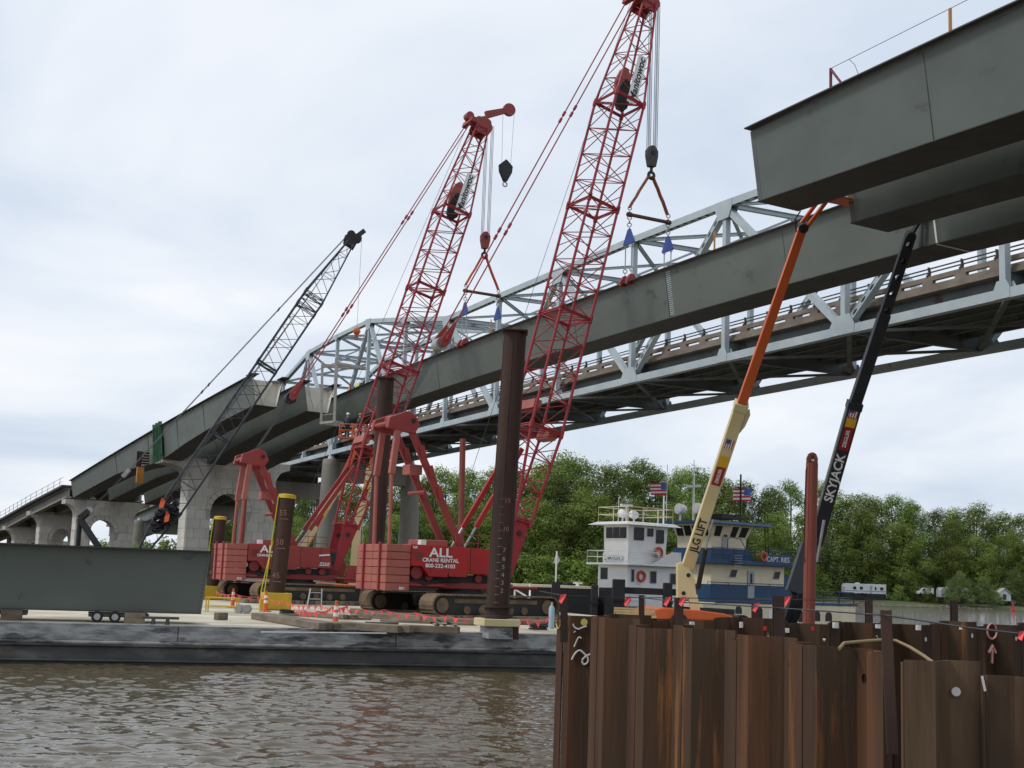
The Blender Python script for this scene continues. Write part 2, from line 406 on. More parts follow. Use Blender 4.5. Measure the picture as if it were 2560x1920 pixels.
def make_tree_mesh(seed, h, wd, base, nclump, leaf, mt, droop=0.0):
    """returns (trunk mesh, crown mesh): trunk with limbs and a crown of leaf faces gathered in uneven clumps"""
    r = np.random.RandomState(seed)
    tb = MB()
    bend = r.uniform(-1, 1, 2) * 0.6
    pts = [V((bend[0] * k * k, bend[1] * k * k, h * 0.82 * k)) for k in np.linspace(0, 1, 7)]
    for i in range(6):
        tb.tube(pts[i], pts[i + 1], h * 0.017 * (1 - i / 7.5), h * 0.017 * (1 - (i + 1) / 7.5), 7, caps=False)
    clumps = []
    for i in range(nclump):
        k = (i + 0.5) / nclump
        zc = base + (h - base) * (0.06 + 0.88 * k)
        prof = math.sin(math.pi * min(1, (0.16 + 0.84 * k) ** 0.8)) ** 0.6 if k < 0.98 else 0.3
        rad = wd * prof * 0.92 * math.sqrt(r.uniform(0.05, 1))
        a = i * 2.399 + r.uniform(-0.5, 0.5)
        s = wd * r.uniform(0.28, 0.5) * (1.0 - 0.3 * k)
        c = np.array([rad * math.cos(a) + bend[0] * k, rad * math.sin(a) + bend[1] * k, zc - droop * rad * 0.4])
        clumps.append((c, s))
        if i % 2 == 0:
            p0 = pts[min(5, max(1, int(6 * (zc / h) * 0.75)))]
            tb.tube(p0, V(c), h * 0.006, h * 0.002, 5, caps=False)
    V_ = []; 
    for c, s in clumps:
        n = int(115 * (s / (wd * 0.36)) ** 2 / leaf ** 2 * (wd / 7) ** 2)
        d = r.normal(size=(n, 3)); d /= np.linalg.norm(d, axis=1)[:, None]
        rad = s * (0.45 + 0.65 * r.rand(n) ** 0.6)
        lump = 1 + 0.28 * np.sin(d[:, 0] * 5 + seed) * np.sin(d[:, 1] * 6 + s) + 0.2 * np.sin(d[:, 2] * 9 + d[:, 0] * 4)
        pos = c + d * (rad * lump)[:, None] * np.array([1, 1, 0.72 + droop])
        nrm = d * 1.0 + r.normal(size=(n, 3)) * 0.42 + np.array([0, 0, 0.35])
        nrm /= np.linalg.norm(nrm, axis=1)[:, None]
        tx = np.cross(nrm, r.normal(size=(n, 3))); tx /= np.linalg.norm(tx, axis=1)[:, None]
        ty = np.cross(nrm, tx); sz = leaf * r.uniform(0.55, 1.25, (n, 1))
        V_.append(np.stack([pos - tx * sz * .5, pos - ty * sz * 0.36 + nrm * sz * .12, pos + tx * sz * .5, pos + ty * sz * 0.36 + nrm * sz * .12], 1).reshape(-1, 3))
    vv = np.concatenate(V_).astype(np.float32); nq = len(vv) // 4
    me = bpy.data.meshes.new('crown')
    me.vertices.add(len(vv)); me.vertices.foreach_set('co', vv.ravel())
    me.loops.add(nq * 4); me.loops.foreach_set('vertex_index', np.arange(nq * 4, dtype=np.int32))
    me.polygons.add(nq); me.polygons.foreach_set('loop_start', np.arange(0, nq * 4, 4, dtype=np.int32))
    me.update(); me.validate(); me.materials.append(mt)
    tm = bpy.data.meshes.new('trunk'); tm.from_pydata(tb.v, [], tb.f); tm.materials.append(M['bark'])
    return tm, me
TREES = {
    'tall_dark': [make_tree_mesh(11 + i, 30, 8.2, 4, 26, 0.40, M['leaf_dark']) for i in range(3)],
    'tall_mid': [make_tree_mesh(31 + i, 28, 8.8, 3, 26, 0.40, M['leaf_mid']) for i in range(3)],
    'round': [make_tree_mesh(51 + i, 20, 8.0, 0.8, 26, 0.38, M['leaf_mid']) for i in range(2)],
    'willow': [make_tree_mesh(71 + i, 14, 6.2, 0.2, 22, 0.34, M['leaf_light'], 0.25) for i in range(2)],
    'bush': [make_tree_mesh(91 + i, 6.5, 4.2, 0.0, 14, 0.45, M['leaf_mid']) for i in range(2)],
}
def plant_tree(kind, idx, x, y, z, sc, label, name='deciduous_tree', cat='tree', group='trees on the far bank'):
    tm, cm = TREES[kind][idx % len(TREES[kind])]
    o = thing(name, label, cat, (0, 0, 0), group)
    a = bpy.data.objects.new('trunk', tm); b = bpy.data.objects.new('crown', cm)
    for c in (a, b):
        col.objects.link(c); c.parent = o
    o.matrix_basis = Matrix.Translation((x, y, z)) @ Matrix.Rotation(rng.uniform(0, 6.28), 4, 'Z') @ Matrix.Diagonal((sc * rng.uniform(.92, 1.1), sc * rng.uniform(.92, 1.1), sc, 1))
    return o
# back row: (photo column, top row, distance, kind)
def place_tree(px, top, Y, kind, idx, label, **k):
    p = at(px, top, Y); z0 = 1.4
    H0 = {'tall_dark': 30, 'tall_mid': 28, 'round': 20, 'willow': 14, 'bush': 6.5}[kind]
    plant_tree(kind, idx, p.x, p.y, z0, (p.z - z0) / (H0 * 1.03), label, **k)
ZONE = [(0, 480, 'between the left piers'), (480, 640, 'inside the nearest arch'), (640, 830, 'left of the old concrete column'), (830, 1010, 'between the two old concrete columns'), (1010, 1160, 'right of the old concrete columns'), (1160, 1330, 'behind the tall near pile'),
        (1330, 1480, 'just left of the white towboat'), (1480, 1660, 'behind the white towboat'), (1660, 1880, 'behind the cream and blue towboat'), (1880, 2030, 'just left of the red spud'), (2030, 2160, 'just right of the red spud'), (2160, 2330, 'above the long white camper'), (2330, 2470, 'above the grey trailer'), (2470, 2700, 'at the right edge, by the white shed')]
def zone(x): 
    for a, b, s in ZONE:
        if x < b: return s
    return ZONE[-1][2]
back = [(560, 1262, 330), (600, 1255, 340), (655, 1250, 330), (700, 1222, 335), (742, 1205, 330), (790, 1200, 340), (845, 1192, 335), (900, 1195, 330), (960, 1188, 340), (1012, 1185, 335), (1066, 1180, 330), (1120, 1155, 330), (1172, 1158, 340), (1228, 1150, 335), (1290, 1148, 330), (1350, 1142, 335), (1412, 1118, 330), (1470, 1135, 335), (1530, 1150, 325), (1585, 1130, 335), (1640, 1148, 340), (1695, 1160, 335), (1752, 1158, 345), (1800, 1180, 340),
        (1862, 1190, 350), (1925, 1205, 355), (1975, 1188, 360), (2065, 1192, 385), (2120, 1228, 380), (2175, 1222, 385), (2230, 1225, 390), (2285, 1238, 385), (2340, 1260, 390), (2395, 1262, 395), (2440, 1250, 390), (2495, 1270, 395), (2545, 1275, 390), (2600, 1290, 400), (1390, 1170, 322), (2150, 1260, 374), (2370, 1290, 378), (2520, 1320, 380)]
for i, (x, y, Y) in enumerate(back):
    k = ('tall_dark', 'tall_mid')[(i * 7 // 3) % 2]
    place_tree(x, y, Y, k, i, ('tall dark green back-row tree ' if k == 'tall_dark' else 'tall mid green back-row tree ') + zone(x))
mid = [(690, 1300, 312), (760, 1290, 312), (830, 1310, 312), (925, 1300, 314), (985, 1280, 312), (1060, 1275, 314), (1130, 1262, 314), (1200, 1250, 314), (1270, 1250, 316), (1345, 1235, 314), (1425, 1250, 312), (1480, 1215, 316), (1560, 1240, 318), (1640, 1265, 320), (1720, 1240, 322), (1790, 1270, 324), (1860, 1300, 330), (1940, 1268, 335), (2255, 1300, 372), (2440, 1330, 376), (2560, 1350, 378)]
for i, (x, y, Y) in enumerate(mid):
    place_tree(x, y, Y, 'round', i, 'broad green middle-row tree ' + zone(x))
front = [(1395, 1375, 308, 'willow'), (1300, 1345, 309, 'willow'), (1500, 1330, 312, 'willow'), (1070, 1360, 308, 'willow'), (960, 1370, 308, 'willow'), (700, 1372, 306, 'willow'), (2100, 1302, 366, 'willow'), (2050, 1340, 362, 'willow'), (2275, 1362, 368, 'willow'), (2375, 1370, 368, 'willow'), (2350, 1400, 366, 'willow'), (2540, 1420, 370, 'willow'), (2398, 1425, 348, 'willow'), (2462, 1440, 348, 'willow'), (1960, 1330, 345, 'willow'), (1750, 1345, 325, 'willow')]
for i, (x, y, Y, k) in enumerate(front):
    if 2020 < x < 2500: Y += 13
    place_tree(x, y, Y, k, i, 'low pale green willow ' + zone(x), name='willow_tree')
bush = [(640, 1385, 304), (1015, 1395, 305), (1120, 1400, 305), (1230, 1400, 306), (1340, 1420, 307), (1420, 1425, 308), (1455, 1400, 309), (2035, 1420, 360), (2318, 1462, 364), (2486, 1475, 366), (2248, 1462, 364), (880, 1395, 305), (780, 1390, 305)] + [(x_, 1398 + 14 * math.sin(x_ * .37), 304 + (x_ % 3)) for x_ in range(660, 1500, 33)] + [(x_, 1425 + 10 * math.sin(x_ * .5), 340) for x_ in range(1900, 2040, 35)]
for i, (x, y, Y) in enumerate(bush):
    place_tree(x, y, Y, 'bush', i, 'leafy waterside shrub ' + zone(x), name='shrub', cat='shrub', group='shrubs on the far bank')
# growth left of the near pier, on the approach bank
left = [(330, 1362, 262), (372, 1352, 264), (420, 1345, 262), (290, 1362, 262), (262, 1350, 264), (560, 1300, 268), (520, 1310, 266)]
for i, (x, y, Y) in enumerate(left):
    place_tree(x, y, Y, 'round' if i > 4 else 'bush', i, ('broad bright green tree ' if i > 4 else 'bright green bank shrub ') + zone(x), name='deciduous_tree' if i > 4 else 'shrub', cat='tree' if i > 4 else 'shrub', group='growth below the new piers')
# ------------------------------------------------------------------ old truss bridge
TH = R(25.068); OU = V((-math.sin(TH), math.cos(TH), 0)); OV = V((math.cos(TH), math.sin(TH), 0)); PL = 12.953; OW = 11.324
UP = V((0, 0, 1))
def N(n, off=0.0, dz=0.0):
    s = n * PL
    if n > 12: dz -= (n - 12) * .29
    return V((25.924, 68.262, 19.0)) + OU * s + OV * off + UP * (0.005 * s - 0.537e-4 * s * s + dz)
def perf(mb, p, q, w, up, hole=0.42, pitch=0.95, th=0.02):
    """plate with a row of oval holes, from p to q, width w across"""
    p = V(p); q = V(q); d, s, t = frame(q - p, V(up)); L = (q - p).length; n = max(1, int(L / pitch)); c = L / n
    for i in range(n):
        o = p + d * (c * (i + 0.5))
        ring = []
        for k in range(12):
            a = 2 * math.pi * k / 12 + math.pi / 12
            x, y = math.cos(a), math.sin(a)
            m = max(abs(x), abs(y))
            ring.append(((x / m * c / 2, y / m * w / 2), (x * hole * 0.62, y * w * 0.27)))
        vs = [o + d * a[0] + s * a[1] for a, b in ring] + [o + d * b[0] + s * b[1] for a, b in ring]
        fs = [(k, (k + 1) % 12, 12 + (k + 1) % 12, 12 + k) for k in range(12)]
        mb.add(vs, fs)
def member(parent, name, p, q, w, h, m, up=UP, holes=None):
    mb = MB(); p = V(p); q = V(q); d, s, t = frame(q - p, V(up))
    if holes == 'faces':       # open box: solid on the flange sides, perforated plates on the +-t faces
        for k in (-1, 1):
            mb.beam(p + s * (w / 2 - .02) * k, q + s * (w / 2 - .02) * k, 0.04, h, up)
            perf(mb, p + t * k * (h / 2 - .03), q + t * k * (h / 2 - .03), w - 0.08, up)
    elif holes == 'bottom':
        for k in (-1, 1):
            mb.beam(p + s * (w / 2 - .02) * k, q + s * (w / 2 - .02) * k, 0.04, h, up)
        mb.beam(p + t * (h / 2 - .02), q + t * (h / 2 - .02), w - 0.083, 0.04, up)
        perf(mb, p - t * (h / 2 - .04), q - t * (h / 2 - .04), w - 0.083, up)
    elif holes == 'I':
        mb.ibeam(p, q, w, h, 0.03, up)
    else:
        mb.beam(p, q, w, h, up)
    return mb.build(name, m, parent)
old = thing('truss_bridge', 'old pale blue grey steel through truss bridge crossing behind the new girders', 'bridge', N(4, OW / 2))
top_px = {2: (1815, 512), 3: (1594, 601), 4: (1411, 679), 5: (1252, 742), 6: (1121, 797), 7: (1018, 799), 8: (925, 803), 9: (848, 842), 10: (779, 882), 11: (708, 955)}
HT = {n: at(x, y, N(n).y).z - N(n).z for n, (x, y) in top_px.items()}
for n in (-2, -1, 0, 1): HT[n] = 11.1 + 0.08 * (1 - n)
HT[12] = 7.5
def T(n, off=0): return N(n, off, HT[n])
for side, off in (('near', 0.0), ('far', OW)):
    for n in range(-2, 12):
        ch = member(old, 'bottom_chord', N(n, off, .28), N(n + 1, off, .28), 0.5, 0.55, M['truss'])
        tcd = member(old, 'top_chord', T(n, off), T(n + 1, off), 0.55, 0.52, M['truss'], holes='bottom')
    for n in range(-2, 13):
        member(old, 'vertical', N(n, off, .5), T(n, off) - UP * .25, 0.40, 0.42, M['truss'], up=OU)
        big = n % 2 == 0
        if -2 <= n <= 12:
            # gusset plates on both faces of the node
            for k in (-1, 1):
                mb = MB()
                hw, hh = (1.15, 1.25) if not big else (0.55, 1.0)
                o_ = N(n, off) + OV * (k * 0.265 - 0.012)
                mb.prism([(-hw, 0.02), (hw, 0.02), (hw, 0.6), (hw * .6, hh), (-hw * .6, hh), (-hw, 0.6)], o_, OU, UP, OV * 0.024)
                mb.build('gusset_plate', M['truss'], old)
                mb = MB(); hw, hh = (1.05, 1.1) if big else (0.5, 0.55)
                sl = (T(min(n + 1, 12), off) - T(max(n - 1, -2), off)); sl = sl.z / sl.dot(OU)
                o_ = T(n, off) + OV * (k * 0.29 - 0.012)
                mb.prism([(-hw, .26 - hw * sl), (-hw, -.3 - hw * sl), (-hw * .6, -hh), (hw * .6, -hh), (hw, -.3 + hw * sl), (hw, .26 + hw * sl)], o_, OU, UP, OV * 0.024)
                mb.build('gusset_plate', M['truss'], old)
    for n in range(-2, 13, 2):
        for m_ in (n - 1, n + 1):
            if -2 <= m_ <= 12:
                member(old, 'diagonal', T(n, off) - UP * .2, N(m_, off, .35), 0.42, 0.46, M['truss'], up=OV, holes='faces' if (m_ > n) else None)
# cross bracing overhead and sway frames
for n in range(-1, 12):
    member(old, 'top_strut', T(n), T(n, OW), 0.32, 0.36, M['truss'], holes='I')
    a, b = (0, OW) if n % 2 else (OW, 0)
    if n < 11:
        member(old, 'top_lateral', T(n, a), T(n + 1, b), 0.26, 0.26, M['truss'], holes='I')
        member(old, 'top_lateral', T(n, b), T(n + 1, a), 0.22, 0.22, M['truss'], holes='I')
    zs = N(n, 0, HT[n] - 3.0)
    if HT[n] > 9:
        member(old, 'sway_strut', zs, N(n, OW, HT[n] - 3.0), 0.24, 0.3, M['truss'], holes='I')
        member(old, 'sway_brace', zs, T(n, OW / 2) - UP * .2, 0.18, 0.18, M['truss'])
        member(old, 'sway_brace', N(n, OW, HT[n] - 3.0), T(n, OW / 2) - UP * .2, 0.18, 0.18, M['truss'])
# floor system
for n in range(-2, 13):
    mb = MB(); mb.ibeam(N(n, .3, .85), N(n, OW - .3, .85), 0.42, 1.4, 0.04); mb.build('floor_beam', M['truss_under'], old)
    if n < 12:
        for k in range(6):
            off = 1.3 + k * (OW - 2.6) / 5
            member(old, 'stringer', N(n, off, 1.22), N(n + 1, off, 1.22), 0.28, 0.62, M['truss_under'], holes='I')
        member(old, 'bottom_lateral', N(n, .3, .3), N(n + 1, OW - .3, .3), 0.3, 0.16, M['truss_under'])
        member(old, 'bottom_lateral', N(n + 1, .3, .25), N(n, OW - .3, .25), 0.3, 0.16, M['truss_under'])
        mb = MB(); mb.beam(N(n, OW / 2, 1.68), N(n + 1, OW / 2, 1.68), OW - 1.0, 0.26); mb.build('deck_slab', M['old_concrete'], old)
def parapet(parent, P0, P1, bays, out):
    """concrete parapet with slots below two pipe rails; out: unit vector to the traffic-free side"""
    d = P1 - P0
    for z0, z1 in ((0, 0.24), (0.44, 0.72)):
        mb = MB(); mb.beam(P0 + UP * (z0 + z1) / 2, P1 + UP * (z0 + z1) / 2, 0.26, z1 - z0); mb.build('parapet_beam', M['old_concrete'], parent)
    for z in (0.98, 1.2):
        mb = MB(); mb.tube(P0 + UP * z, P1 + UP * z, 0.045, n=6); mb.build('pipe_rail', M['dark_rail'], parent)
    for b in range(bays):
        c = P0 + d * ((b + 0.5) / bays); u = d.normalized()
        mb = MB(); mb.beam(c - u * .42 + UP * .34, c + u * .42 + UP * .34, 0.252, 0.2)
        mb.build('parapet_pier', M['old_concrete'], parent)
        mb = MB(); mb.prism([(-.2, .72), (.1, .72), (.14, 1.0), (.06, 1.3), (-.06, 1.3), (-.02, 1.0)], c - u * .05, out, UP, u * .1)
        mb.build('rail_post', M['dark_rail'], parent)
for n in range(-2, 12):
    for off, o_ in ((0.75, -OV), (OW - .75, OV)):
        parapet(old, N(n, off, 1.81), N(n + 1, off, 1.81), 5, -o_)
# approach spans of the old bridge
oap = thing('old_approach_spans', 'old girder approach spans with slotted parapet behind the stone clad piers', 'bridge', N(16, OW / 2))
for n in range(12, 24, 2):
    for off in (1.2, OW / 2, OW - 1.2):
        mb = MB(); mb.ibeam(N(n, off, 0.35), N(n + 2, off, 0.35), 0.5, 2.4, 0.05); mb.build('plate_girder', M['truss_under'], oap)
    mb = MB(); mb.beam(N(n, OW / 2, 1.68), N(n + 2, OW / 2, 1.68), OW - .6, 0.26); mb.build('deck_slab', M['old_concrete'], oap)
    for off, o_ in ((0.45, -OV), (OW - .45, OV)):
        parapet(oap, N(n, off, 1.81), N(n + 2, off, 1.81), 10, -o_)
for n in (9, 12, 16, 20):
    c0, c1 = N(n, 0), N(n, OW)
    lab = {9: 'old concrete river pier of two round columns under the truss, behind the red cranes', 12: 'old concrete pier at the end of the truss, behind the nearest stone clad pier', 16: 'brown old concrete pier seen between the two stone clad piers', 20: 'old concrete pier farthest left behind the arches'}[n]
    pr = thing('concrete_pier', lab, 'pier', V((c0.x, c0.y, 0)).lerp(V((c1.x, c1.y, 0)), .5), 'piers of the old bridge')
    for c in (c0, c1):
        mb = MB(); zt = c.z - .55
        mb.lathe((c.x, c.y, -1.5), [(0, 1.55), (zt + .6, 1.16), (zt + 1.3, 1.12), (zt + 1.5, .95)], 22); mb.build('column', M['column'], pr, smooth=40)
        mb = MB(); mb.lathe((c.x, c.y, zt), [(0, .55), (.3, .4), (.58, .3)], 10); mb.build('bearing', M['truss'], pr)
    mb = MB(); zt = min(c0.z, c1.z) - 1.0
    a, b = V((c0.x, c0.y, zt - 1.2)), V((c1.x, c1.y, zt - 1.2)); dd = (b - a).normalized()
    mb.beam(a + dd * .9, b - dd * .9, 1.5, 2.6); mb.build('cap_wall', M['column'], pr)

# ------------------------------------------------------------------ new bridge: girders
TG = R(26.67); GU = V((-math.sin(TG), math.cos(TG), 0)); GV = V((math.cos(TG), math.sin(TG), 0))
GL, GS, GB, GW = 68.97, 4.625, 0.418, 1.875
def G(st, off=0.0, dz=0.0):
    return V((8.893, 49.221, 21.0)) + GU * st + GV * (off + 3.684e-4 * st * (GL - st)) + UP * (0.012 * st - 4.413e-4 * st * st + dz - 0.031 * off)
def dep(st):
    ks = [(-70, 4.2), (-30, 3.45), (0, 2.78), (20, 2.66), (50, 2.48), (69, 2.40), (80, 2.5), (90, 2.85), (97, 3.3), (100, 3.4), (103, 3.3), (110, 2.7), (118, 2.3), (140, 2.15), (160, 2.15)]
    for (a, b), (c, d) in zip(ks, ks[1:]):
        if a <= st <= c: return b + (d - b) * (st - a) / (c - a)
    return ks[-1][1]
def strip(mb, sts, fn, th):
    """plate swept along stations: fn(st) -> (pointA, pointB, thickness direction)"""
    vs = []; fs = []
    for st in sts:
        a, b, nrm = fn(st)
        vs += [a, b, b + nrm * th, a + nrm * th]
    for i in range(len(sts) - 1):
        o = i * 4; p_ = o + 4
        fs += [(o + k, o + (k + 1) % 4, p_ + (k + 1) % 4, p_ + k) for k in range(4)]
    e = (len(sts) - 1) * 4
    fs += [(0, 1, 2, 3), (e + 3, e + 2, e + 1, e)]
    mb.add(vs, fs)
def tub(label, line, s0, s1, cream0=False, cream1=False, group='tub girders of the new bridge', dz=0.0):
    o0 = line * GS
    sts = [s0 + (s1 - s0) * i / max(1, int((s1 - s0) / 3)) for i in range(int((s1 - s0) / 3) + 1)] if s1 - s0 > 3 else [s0, s1]
    t = thing('tub_girder', label, 'girder', G((s0 + s1) / 2, o0 + 1.3, -2.5), group)
    for k in (0, 1):
        offt = o0 if k == 0 else o0 + 2 * GB + GW
        offb = o0 + GB if k == 0 else o0 + GB + GW
        mb = MB(); strip(mb, sts, lambda s: (G(s, offt, -0.04), G(s, offb, -dep(s) + .03), GV * (1 if k == 0 else -1)), 0.025); mb.build('web', M['girder'], t, smooth=30)
        mb = MB(); strip(mb, sts, lambda s: (G(s, offt - .30, 0.0), G(s, offt + .30, 0.0), UP), 0.05); mb.build('top_flange', M['girder_dark'], t)
        # lining: the inside of the tub is painted cream
        mb = MB(); strip(mb, sts, lambda s: (G(s, offt + (.03 if k == 0 else -.03), -0.06), G(s, offb + (.03 if k == 0 else -.03), -dep(s) + .05), GV * (1 if k == 0 else -1)), 0.006); mb.build('inner_lining', M['cream_paint'], t)
    mb = MB(); strip(mb, sts, lambda s: (G(s, o0 + GB - .06, -dep(s)), G(s, o0 + GB + GW + .06, -dep(s)), UP), 0.035); mb.build('bottom_flange', M['girder_dark'], t)
    for flag, s, sg in ((cream0, s0, 1), (cream1, s1, -1)):
        if flag:
            ss = s + sg * 0.8; D = dep(ss); mb = MB()
            mb.prism([(o0 + .06, -.1), (o0 + 2 * GB + GW - .06, -.1), (o0 + GB + GW - .05, -D + .06), (o0 + GB + .05, -D + .06)], G(ss, 0), GV - UP * .031, UP, GU * 0.03)
            mb.build('end_diaphragm', M['cream_paint'], t)
            for a, b in ((-.35, -.75), (.35, -.75)):
                mb = MB(); c = o0 + GB + GW / 2
                mb.beam(G(ss - .06 * sg, c + a * 1.9, -.2), G(ss - .06 * sg, c, -D + .15), 0.09, 0.09); mb.build('diaphragm_brace', M['cream_paint'], t)
            # top strut between the flanges, seen end on
            mb = MB(); mb.beam(G(s + sg * .1, o0 + 2 * GB + GW - .1, -.12), G(s + sg * 2.6, o0 + .7, -.12), .2, .22); mb.build('top_strut', M['girder'], t)
            # loose splice flange plates
            for oo in (o0, o0 + 2 * GB + GW):
                mb = MB(); mb.beam(G(s - sg * .9, oo, .1), G(s + sg * .6, oo, .1), 0.75, 0.05); mb.build('splice_plate', M['girder_dark'], t)
    return t
near_lab = ['nearest grey green tub girder reaching in from the upper right corner', 'second grey green tub girder from the right, its end under the dark lift boom', 'grey green tub girder piece right of the thin white splice line']
far_lab = ['nearest tub girder cantilevered over the stone clad pier, end painted cream inside', 'middle tub girder cantilevered over the pier, second cream painted end', 'farthest tub girder over the pier, joined to the span held by the red cranes']
near_roots = []
for i in range(3):
    g_ = tub(near_lab[i], i, -60, 0); near_roots.append(g_)
    f_ = tub(far_lab[i], i, GL, 139.5, cream0=i < 2)
    if i == 0:
        for st_ in (84, 93, 104, 118):
            mb = MB(); mb.beam(G(st_, -.02, -.1), G(st_, GB - .02, -dep(st_) + .06), .03, .12, up=GU); mb.build('stiffener', M['girder'], f_)
dropin = tub('long grey green tub girder hanging from the two red cranes', 2, 0.03, GL - .03)
# splice features on the drop-in girder
def webline(st, line, dz0, dz1, w, m, name, parent, proud=.012):
    mb = MB(); o0 = line * GS; D = dep(st)
    n_ = (GU.cross(G(st, o0 + GB, -D) - G(st, o0, 0))).normalized()
    if n_.dot(V((0, -1, 0))) < 0: n_ = -n_
    a = G(st, o0, 0).lerp(G(st, o0 + GB, -D), dz0); b = G(st, o0, 0).lerp(G(st, o0 + GB, -D), dz1)
    mb.beam(a + n_ * proud, b + n_ * proud, w, .02, up=n_)
    return mb.build(name, m, parent)
M['white_paint'] = mat('white_paint', (0.8, 0.8, 0.78), (0.7, 0.7, 0.68), 0.5, scale=1.2)
webline(0.0, 2, .08, 1.0, .1, M['white_paint'], 'splice_line', dropin)
mb = MB(); mb.beam(G(0, 2 * GS + GB, -dep(0) - .012), G(0, 2 * GS + GB + GW, -dep(0) - .012), .1, .02); mb.build('splice_line', M['white_paint'], dropin)
for st_ in (20.5, 52, 60):
    webline(st_, 2, .02, .98, .05, M['girder_dark'], 'web_joint', dropin, .004)
# ladder-like bolt strip next to the rear clamp
for k in range(22):
    st_ = 20.2; a = .04 + k * .042
    webline(st_, 2, a, a + .016, .42, M['truss'], 'bolt_row', dropin, .008)
# seams and bolt rows on the near girders
for i, root in enumerate(near_roots):
    for st_ in (-9.5, -21, -34):
        webline(st_, i, .02, .98, .035, M['girder_dark'], 'web_joint', root, .003)
    mb = MB()
    for k in range(26):
        for ds in (-.12, -.24):
            q = .04 + k * .037; a = G(ds, i * GS, 0).lerp(G(ds, i * GS + GB, -dep(ds)), q); mb.tube(a - GV * .012, a + GV * .004, .02, n=5)
    o = mb.build('bolt_holes', M['girder_dark'], root); o['kind'] = 'stuff'
for st_ in (10, 31, 41): webline(st_, 2, .02, .98, .03, M['girder_dark'], 'web_joint', dropin, .003)
